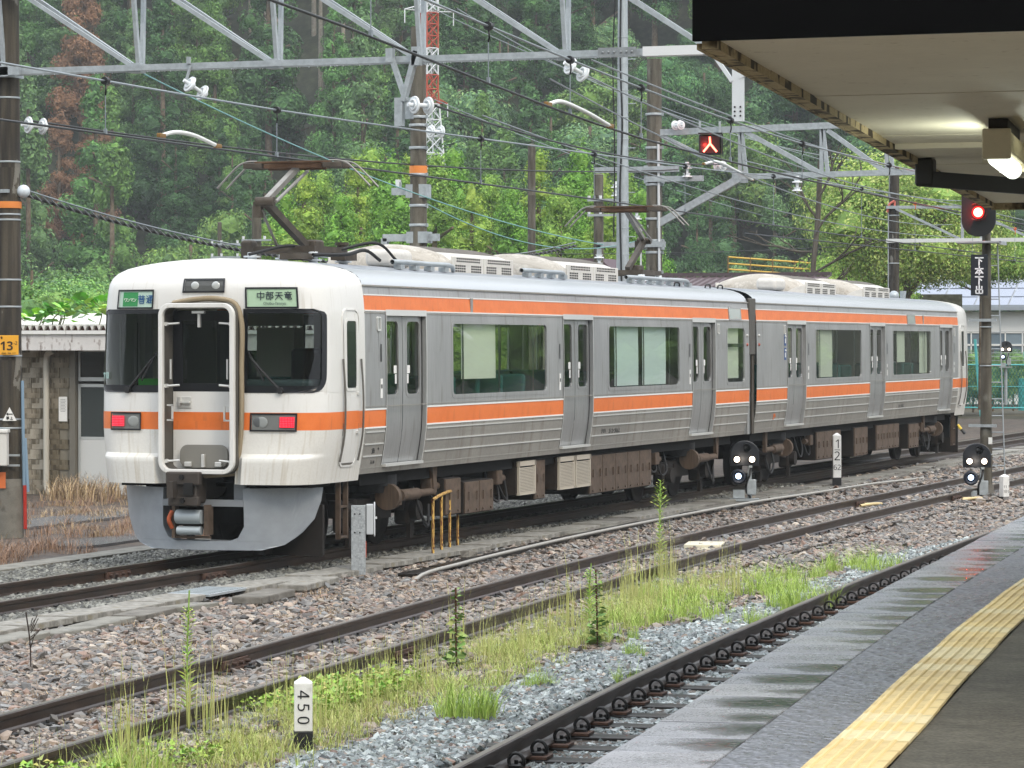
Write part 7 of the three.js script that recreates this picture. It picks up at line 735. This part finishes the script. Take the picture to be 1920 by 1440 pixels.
leafyWeed('tall single goldenrod stalk between the rails at left foreground', 20.9, -9.78, 1.03, 'stalk'); leafyWeed('tall goldenrod with feathery plume in front of the rear bogie', 35.9, -10.7, 1.2, 'plume'); leafyWeed('dark leafy seedling beside the middle rail', 25.6, -9.45, 0.72, 'shrub'); leafyWeed('slender leafy seedling standing in the open ballast', 28.0, -8.95, 0.72, 'shrub'); leafyWeed('pale goldenrod stalk in the grass near the cream panel', 30.4, -9.8, 0.62, 'stalk');
for (const [x, z, h, lab] of [[24.6, -13.0, 0.5, 'thin dead brown stalk on the ballast at left'], [48, -22.6, 0.8, 'dark dead stalk before the shed door'], [49.5, -23.2, 0.75, 'dark dead seed stalk near the shed step'], [47, -21.4, 0.7, 'dead stalk leaning beside the train front'], [45.2, -22.1, 0.75, 'bushy dead stalk by the left pole']]) { reseed(h * 1000 + x); const o = thing('dead_stalk', lab, 'plant', [x, groundY(x, z), z]); part(o, 'stem', tube([[0, 0, 0], [rr(-0.05, 0.05), h * 0.5, rr(-0.05, 0.05)], [rr(-0.1, 0.1), h, rr(-0.1, 0.1)]], 0.007, 10, 4), flat(0x2c2018, 0.9)); part(o, 'twig', Array.from({ length: 7 }, () => { const y = rr(0.3, 0.95) * h; return rod([0, y, 0], [rr(-0.1, 0.1), y + rr(0.03, 0.14), rr(-0.1, 0.1)], 0.004, 4); }), flat(0x2c2018, 0.9)).userData.kind = 'stuff'; }
// ---------------------------------------------------------------- depot shed behind the left pole
{ const s = thing('depot_shed', 'low white shed with corrugated roof and glazed doors behind the left pole', 'shed', [54, 0, 0]); T.fascia = tex(512, 256, (u, v) => { const n = tfb(u, v * 0.2, 32, 901, 3), m = tfb(u, v, 16, 903, 4); let c = [206, 204, 200].map((q) => q + (m - 0.5) * 18); return n * 0.6 + m * 0.4 > 0.56 ? mixc(c, [104, 92, 84], clamp((n * 0.6 + m * 0.4 - 0.56) * 5)) : c; }); const fm = mapped(rep(T.fascia, 0.6), 0.7), alu = flat(0xb9bdbb, 0.5, 0.3), Z0 = -33, Z1 = -22.5;
  part(s, 'fascia', box(0.05, 0.3, Z1 - Z0, 0, 2.62, (Z0 + Z1) / 2), fm, 'stained white fascia board'); part(s, 'gutter', [box(0.08, 0.07, (Z1 - Z0) / 2 - 0.01, -0.03, 2.81, Z0 + (Z1 - Z0) / 4), box(0.08, 0.07, (Z1 - Z0) / 2 - 0.01, -0.03, 2.81, Z1 - (Z1 - Z0) / 4)], flat(0xe0e0dc, 0.5)); const t = new Tri(), pw = 0.145; for (let z = Z0; z < Z1; z += pw) { const P = [[z, 2.85], [z + pw * 0.32, 2.93], [z + pw * 0.68, 2.93], [z + pw, 2.85]]; for (let i = 0; i < 3; i++) t.q([-0.06, P[i][1], P[i][0]], [-0.06, P[i + 1][1], P[i + 1][0]], [6, P[i + 1][1] + 0.3, P[i + 1][0]], [6, P[i][1] + 0.3, P[i][0]]); t.q([-0.06, 2.935, z + pw * 0.32 - 0.02], [-0.06, 2.935, z + pw * 0.68 + 0.02], [-0.06, 2.95, z + pw * 0.68 + 0.02], [-0.06, 2.95, z + pw * 0.32 - 0.02]); } part(s, 'corrugated_roof', t.geo(), flat(0xd5d3cd, 0.6), 'pale corrugated roof sheets');
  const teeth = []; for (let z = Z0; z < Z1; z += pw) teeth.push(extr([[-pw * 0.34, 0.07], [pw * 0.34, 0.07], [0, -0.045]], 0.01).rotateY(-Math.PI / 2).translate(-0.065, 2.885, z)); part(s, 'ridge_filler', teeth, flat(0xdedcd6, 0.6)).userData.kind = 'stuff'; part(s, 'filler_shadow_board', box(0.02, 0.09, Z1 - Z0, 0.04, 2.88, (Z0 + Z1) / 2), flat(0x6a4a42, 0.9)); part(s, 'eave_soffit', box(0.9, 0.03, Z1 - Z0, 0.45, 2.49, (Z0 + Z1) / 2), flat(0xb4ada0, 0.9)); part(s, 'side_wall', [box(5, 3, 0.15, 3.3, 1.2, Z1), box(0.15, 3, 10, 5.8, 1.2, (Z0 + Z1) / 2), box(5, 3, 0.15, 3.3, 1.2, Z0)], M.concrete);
  reseed(911); const bw = flat(0xffffff, 0.9), blk = [0, 1, 2].map((k) => mapped(grain([0x9a9384, 0x857c6b, 0x685f4d][k], 50, 8, 921 + k, (c, u, v) => { const m = tfb(u, v * 0.15, 16, 925 + k, 3); return m > 0.56 ? mixc(c, [54, 46, 32], (m - 0.56) * 3) : c; }), 0.9)), g = box(0.14, 0.188, 0.388); for (let r = 0; r < 15; r++) for (let c = 0; c < 12; c++) { const z = -32.8 + c * 0.4 + (r % 2) * 0.2; if (z > -28.0 + 0.1) continue; const q = part(s, 'concrete_block', g, blk[z > -28.5 ? (r > 8 ? 1 : 2) : (R() < 0.8 ? 0 : 1)]); q.position.set(0.62 + rr(-0.004, 0.004), -0.3 + r * 0.195, z); } part(s, 'mortar', box(0.12, 2.9, 4.9, 0.63, 1.1, -30.4), flat(0x7a7466, 0.95)); part(s, 'corner_pier', box(0.2, 2.8, 0.12, 0.58, 1.1, -27.9), flat(0x6a665c, 0.8)); part(s, 'drain_pipe', [cyl(0.055, 0.055, 2.3, 0.42, 1.05, -28.42, 12), tube([[0.42, 2.2, -28.42], [0.42, 2.38, -28.4], [0.3, 2.46, -28.2]], 0.055, 10, 10), tube([[0.42, -0.1, -28.42], [0.4, -0.2, -28.38], [0.3, -0.26, -28.25]], 0.055, 8, 10)], flat(0xb7b3a6, 0.6), 'pale drain pipe'); part(s, 'notice', rbox(0.008, 0.47, 0.18, 0.002, 0.53, 1.35, -28.12), M.white, 'white paper notice with fine print'); part(s, 'notice_text', Array.from({ length: 9 }, (_, i) => box(0.003, 0.008, 0.1 + 0.03 * (i % 2), 0.524, 1.53 - i * 0.028, -28.12)), flat(0x8a8a88, 0.8));
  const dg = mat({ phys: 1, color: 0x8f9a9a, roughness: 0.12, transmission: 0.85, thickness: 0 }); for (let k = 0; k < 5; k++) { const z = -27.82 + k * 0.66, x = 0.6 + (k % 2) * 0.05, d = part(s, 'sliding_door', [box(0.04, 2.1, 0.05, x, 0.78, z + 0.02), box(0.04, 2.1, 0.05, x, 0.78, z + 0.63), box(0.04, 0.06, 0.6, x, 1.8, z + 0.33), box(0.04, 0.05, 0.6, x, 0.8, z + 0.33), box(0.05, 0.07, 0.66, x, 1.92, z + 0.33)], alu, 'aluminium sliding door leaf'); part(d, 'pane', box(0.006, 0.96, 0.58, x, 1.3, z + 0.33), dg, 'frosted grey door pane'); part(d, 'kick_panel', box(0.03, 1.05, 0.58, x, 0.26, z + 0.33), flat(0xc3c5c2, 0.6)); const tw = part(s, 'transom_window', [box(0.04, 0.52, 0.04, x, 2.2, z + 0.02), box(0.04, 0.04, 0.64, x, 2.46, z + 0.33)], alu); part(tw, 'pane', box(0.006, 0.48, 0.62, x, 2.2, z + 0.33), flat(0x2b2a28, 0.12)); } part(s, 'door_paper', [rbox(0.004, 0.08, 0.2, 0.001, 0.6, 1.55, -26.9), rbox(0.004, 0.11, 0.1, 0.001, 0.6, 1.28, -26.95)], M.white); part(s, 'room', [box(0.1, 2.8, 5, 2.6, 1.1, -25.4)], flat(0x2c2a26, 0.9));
  // creeper on the roof: each leaf its own piece
  const v = thing('creeper', 'bright green creeper with broad leaves heaped on the shed roof', 'creeper', [54, 2.95, -27.2]); const lt = new Tri(); for (const sd of [-1, 1]) for (const [a, b, c] of [[[0, 0, 0], [0.35, 0.05, sd * 0.42], [0.75, 0.04, sd * 0.34]], [[0, 0, 0], [0.75, 0.04, sd * 0.34], [1, -0.1, 0]]]) lt.t(a, b, c); const lg = lt.geo(), lm = [0x86c840, 0xa2d650, 0xc2e068, 0x6cb440, 0x98c88a].map((c) => mat({ color: c, roughness: 0.5, side: THREE.DoubleSide })); reseed(931); const top = (z) => 0.13 + 0.32 * Math.exp(-(((z + 0.1) / 0.95) ** 2)) + 0.12 * Math.exp(-(((z - 1.6) / 1.2) ** 2));
  for (let i = 0; i < 290; i++) { const z = rr(-1.55, 3.4), k = R(), q = part(v, 'leaf', lg, lm[R() * 5 | 0]); q.position.set(rr(-0.08, 0.6), top(z) * Math.sqrt(k) + 0.02, z); q.rotation.set(rr(-0.5, 0.5), Math.PI + rr(-1.6, 1.6), rr(-0.1, 0.9)); const s2 = rr(0.17, 0.28); q.scale.set(s2, s2, s2 * 1.15); } part(v, 'vine_stems', Array.from({ length: 14 }, () => { const z = rr(-1.3, 3); return tube([[0.3, 0, z], [0.2, top(z) * 0.6, z + 0.1], [rr(-0.1, 0.4), top(z), z + rr(-0.3, 0.3)]], 0.012, 6, 4); }), flat(0x6f7a3a, 0.9)).userData.kind = 'stuff';
}
{ // low house with brown ribbed roof
  const h = thing('brown_roof_house', 'low house with brown ribbed metal roof behind the car joint', 'house', [96, 0, -27.6], 0); const t = new Tri(); for (let i = 0; i < 26; i++) { const z = -3 + i * 0.25; t.q([-0.2, 4.05, z], [-0.2, 4.05, z + 0.2], [4, 4.75, z + 0.2], [4, 4.75, z]); t.q([-0.2, 4.05, z + 0.2], [-0.2, 4.1, z + 0.225], [4, 4.8, z + 0.225], [4, 4.75, z + 0.2]); t.q([-0.2, 4.1, z + 0.225], [-0.2, 4.05, z + 0.25], [4, 4.75, z + 0.25], [4, 4.8, z + 0.225]); } part(h, 'roof', t.geo(), flat(0x55464a, 0.6)); part(h, 'wall', box(3.8, 4.0, 6.2, 2.1, 1.9, 0.25), flat(0x9a9286, 0.8)); part(h, 'ridge', box(0.2, 0.12, 6.5, 4, 4.82, 0.25), flat(0x4a3d40, 0.6)); const m = thing('brown_roof_house', 'small brown roof gable peeking beside the second pole stump', 'house', [95, 0, -31.2]); part(m, 'roof', extr([[-1.3, 4.9], [-0.9, 5.25], [0.9, 5.25], [1.3, 4.9]], 2).rotateY(Math.PI / 2), flat(0x54434a, 0.7)); part(m, 'wall', box(2, 5, 2.4, 1, 2.4, 0), flat(0x8a8378, 0.9)); }
{ // white building with solar panels
  const b = thing('white_building', 'long white building with gridded windows and solar roof at the right', 'building', [150, 0, -24], 0); part(b, 'wall', [box(0.3, 0.95, 22, 0, 3.6, -2), box(0.3, 1.3, 22, 0, 0.35, -2), box(8, 4, 0.3, 4, 2, -13), box(0.3, 4, 22, 7, 2, -2)], flat(0xd8d8d4, 0.7)); part(b, 'eave', [box(1.0, 0.12, 22.6, -0.2, 4.32, -2), box(0.4, 0.14, 22.6, -0.6, 4.2, -2)], flat(0x8b9298, 0.6));  for (let k = 0; k < 13; k++) for (const r of [0, 1]) { const z = -12.6 + k * 1.62; const w = part(b, 'window', [box(0.08, 0.05, 1.6, -0.15, r ? 3.08 : 2.48, z + 0.8), box(0.08, 0.6, 0.06, -0.15, r ? 2.8 : 2.2, z), box(0.08, 0.6, 0.05, -0.15, r ? 2.8 : 2.2, z + 0.8), box(0.08, 0.05, 1.6, -0.15, r ? 2.52 : 1.9, z + 0.8)], M.white); for (const d of [0.4, 1.2]) part(w, 'pane', box(0.02, 0.54, 0.76, -0.12, r ? 2.8 : 2.2, z + d), flat([0x6d7b84, 0x7f8d95, 0x5c6870][(k + r + (d > 1)) % 3], 0.12)); }
  part(b, 'back_fill', box(0.1, 1.4, 22, 0.1, 2.5, -2), flat(0x4a5258, 0.9)); const pm = flat(0x8b93a2, 0.4), pg = rbox(1.0, 0.03, 1.55, 0.005); for (let i = 0; i < 3; i++) for (let k = 0; k < 13; k++) { const q = part(b, 'solar_panel', pg, pm); q.position.set(-0.1 + i * 1.05, 4.56 + i * 0.42, -12.4 + k * 1.62); q.rotation.z = 0.38; } part(b, 'roof', tr(box(5, 0.06, 22.6), 1.7, 5.2, -2, 0, 0, 0.38), flat(0xa8adb0, 0.5)); }
{ // turquoise fence
  const f = thing('mesh_fence', 'turquoise wire mesh fence with leaning posts before the white building', 'fence', [127, 0, -24]); const pm = flat(0x5fc0c4, 0.5), gm2 = flat(0x2f7a72, 0.6); for (let k = -8; k <= 6; k++) part(f, 'post', bar([0, -0.35, k * 2 - 0.7 + 0.25], [0, 2.25 + (k % 2 ? 0 : 0.5), k * 2 - 0.7 - 0.25 + 0.25], 0.09, 0.09), pm); part(f, 'rail', [rod([0, 1.72, -17], [0, 1.72, 12], 0.03), rod([0, 0, -17], [0, 0, 12], 0.03), rod([0, 0.85, -17], [0, 0.85, 12], 0.014)], pm); part(f, 'barbed_wire', [1.9, 2.05, 2.2].map((y) => rod([0, y, -17], [0, y, 12], 0.01)), M.galv); const w = []; for (let z = -17; z < 12; z += 0.13) { w.push(rod([0.02, 0, z], [0.02, 1.7, z + 0.85], 0.011, 4), rod([0.03, 0, z + 0.85], [0.03, 1.7, z], 0.011, 4)); } part(f, 'wire_mesh', w, gm2).userData.kind = 'stuff'; for (const z of [0.9, 1.7]) part(f, 'tank', cyl(0.3, 0.3, 1.3, 2.5, 0.5, z, 14), flat(0x4fb0b0, 0.5)); }
{ const p = thing('striped_pole', 'leaning yellow and black striped pole beside the rear of the train', 'pole', [84, 0, -16.9]); const m = [flat(0xd9b93c, 0.6), M.black]; for (let k = 0; k < 8; k++) part(p, k % 2 ? 'black_stripe' : 'yellow_stripe', rod([0, 1.15 - k * 0.12, -0.5 + k * 0.1], [0, 1.15 - (k + 1) * 0.12, -0.5 + (k + 1) * 0.1], 0.04, 8), m[k % 2]); }
{ const p = thing('roadside_railing', 'yellow roadside railing on the slope behind the rear car', 'railing', [0, 0, 0]); const A = [125.7, 6.1, -34.6], B = [129, 5.6, -28]; for (const d of [0, -0.26, -0.5]) part(p, 'rail', rod([A[0], A[1] + d, A[2]], [B[0], B[1] + d, B[2]], 0.04), flat(0xd0aa48, 0.6)); for (let k = 0; k < 9; k++) { const t = k / 8; part(p, 'post', rod([lerp(A[0], B[0], t), lerp(A[1], B[1], t) - 2.2, lerp(A[2], B[2], t)], [lerp(A[0], B[0], t), lerp(A[1], B[1], t) + 0.05, lerp(A[2], B[2], t)], 0.04), flat(0x6d5a34, 0.7)); } part(p, 'embankment', [bar([126.6, 2.0, -37], [130.5, 2.0, -26], 1.2, 5.2)], mapped(rep(grain(0x3a3a2a, 60, 16, 941), 0.5), 0.95)); }
{ // red and white lattice pylon on the hillside
  const d = 196, [x, z] = LG(d, (805 - 960) / 5980 * d), p = thing('lattice_pylon', 'red and white lattice pylon rising from the hillside forest', 'pylon', [x, 0, z], 0.9); p.scale.setScalar(0.6); const red = flat(0xb4482e, 0.6), wh = flat(0xd6dadc, 0.6), Y0 = 6, Y1 = 46, hw = (y) => lerp(2.2, 0.66, clamp((y - Y0) / 24)), isWhite = (a) => a > 38 || (a > 31.4 && a < 34) || a < 28, lev = []; for (let y = Y0; y < Y1; y += lerp(2.6, 1.0, (y - Y0) / 34)) lev.push(y); for (let i = 0; i + 1 < lev.length; i++) { const a = lev[i], b = lev[i + 1], w = hw(a), v = hw(b), g = [], C = (s, q) => [[-s, -s], [s, -s], [s, s], [-s, s]][q]; for (let q = 0; q < 4; q++) { const [x0, z0] = C(w, q), [x1, z1] = C(v, q), [x2, z2] = C(v, (q + 1) % 4), [x3, z3] = C(w, (q + 1) % 4); g.push(rod([x0, a, z0], [x1, b, z1], 0.1, 4), rod([x0, a, z0], [x2, b, z2], 0.06, 4), rod([x3, a, z3], [x1, b, z1], 0.06, 4), rod([x1, b, z1], [x2, b, z2], 0.06, 4)); } part(p, isWhite(a) ? 'white_section' : 'red_section', g, isWhite(a) ? wh : red); }
  for (const [y, L, m] of [[38.2, 2.9, wh], [28.8, 2.2, red]]) for (const s of [-1, 1]) { const g = []; for (const q of [-0.5, 0.5]) g.push(rod([q, y, 0], [0, y + 0.1, s * L], 0.05, 4), rod([q, y + 0.9, 0], [0, y + 0.1, s * L], 0.05, 4)); for (let k = 1; k < 5; k++) { const t = k / 5; g.push(rod([-0.5 * (1 - t), y + 0.1 * t, s * L * t], [0.5 * (1 - t), y + 0.1 * t, s * L * t], 0.035, 4), rod([0.5 * (1 - t), y, s * L * t], [0, y + 0.9 * (1 - t), s * L * (t + 0.1)], 0.035, 4)); } part(p, 'cross_arm', g, m); part(p, 'insulator_string', cyl(0.06, 0.06, 1.4, 0, y - 0.6, s * L, 6), M.porcelain); } }
scene.fog = new THREE.FogExp2(0xdfe7ea, 0.0004);
renderer.render(scene, camera);
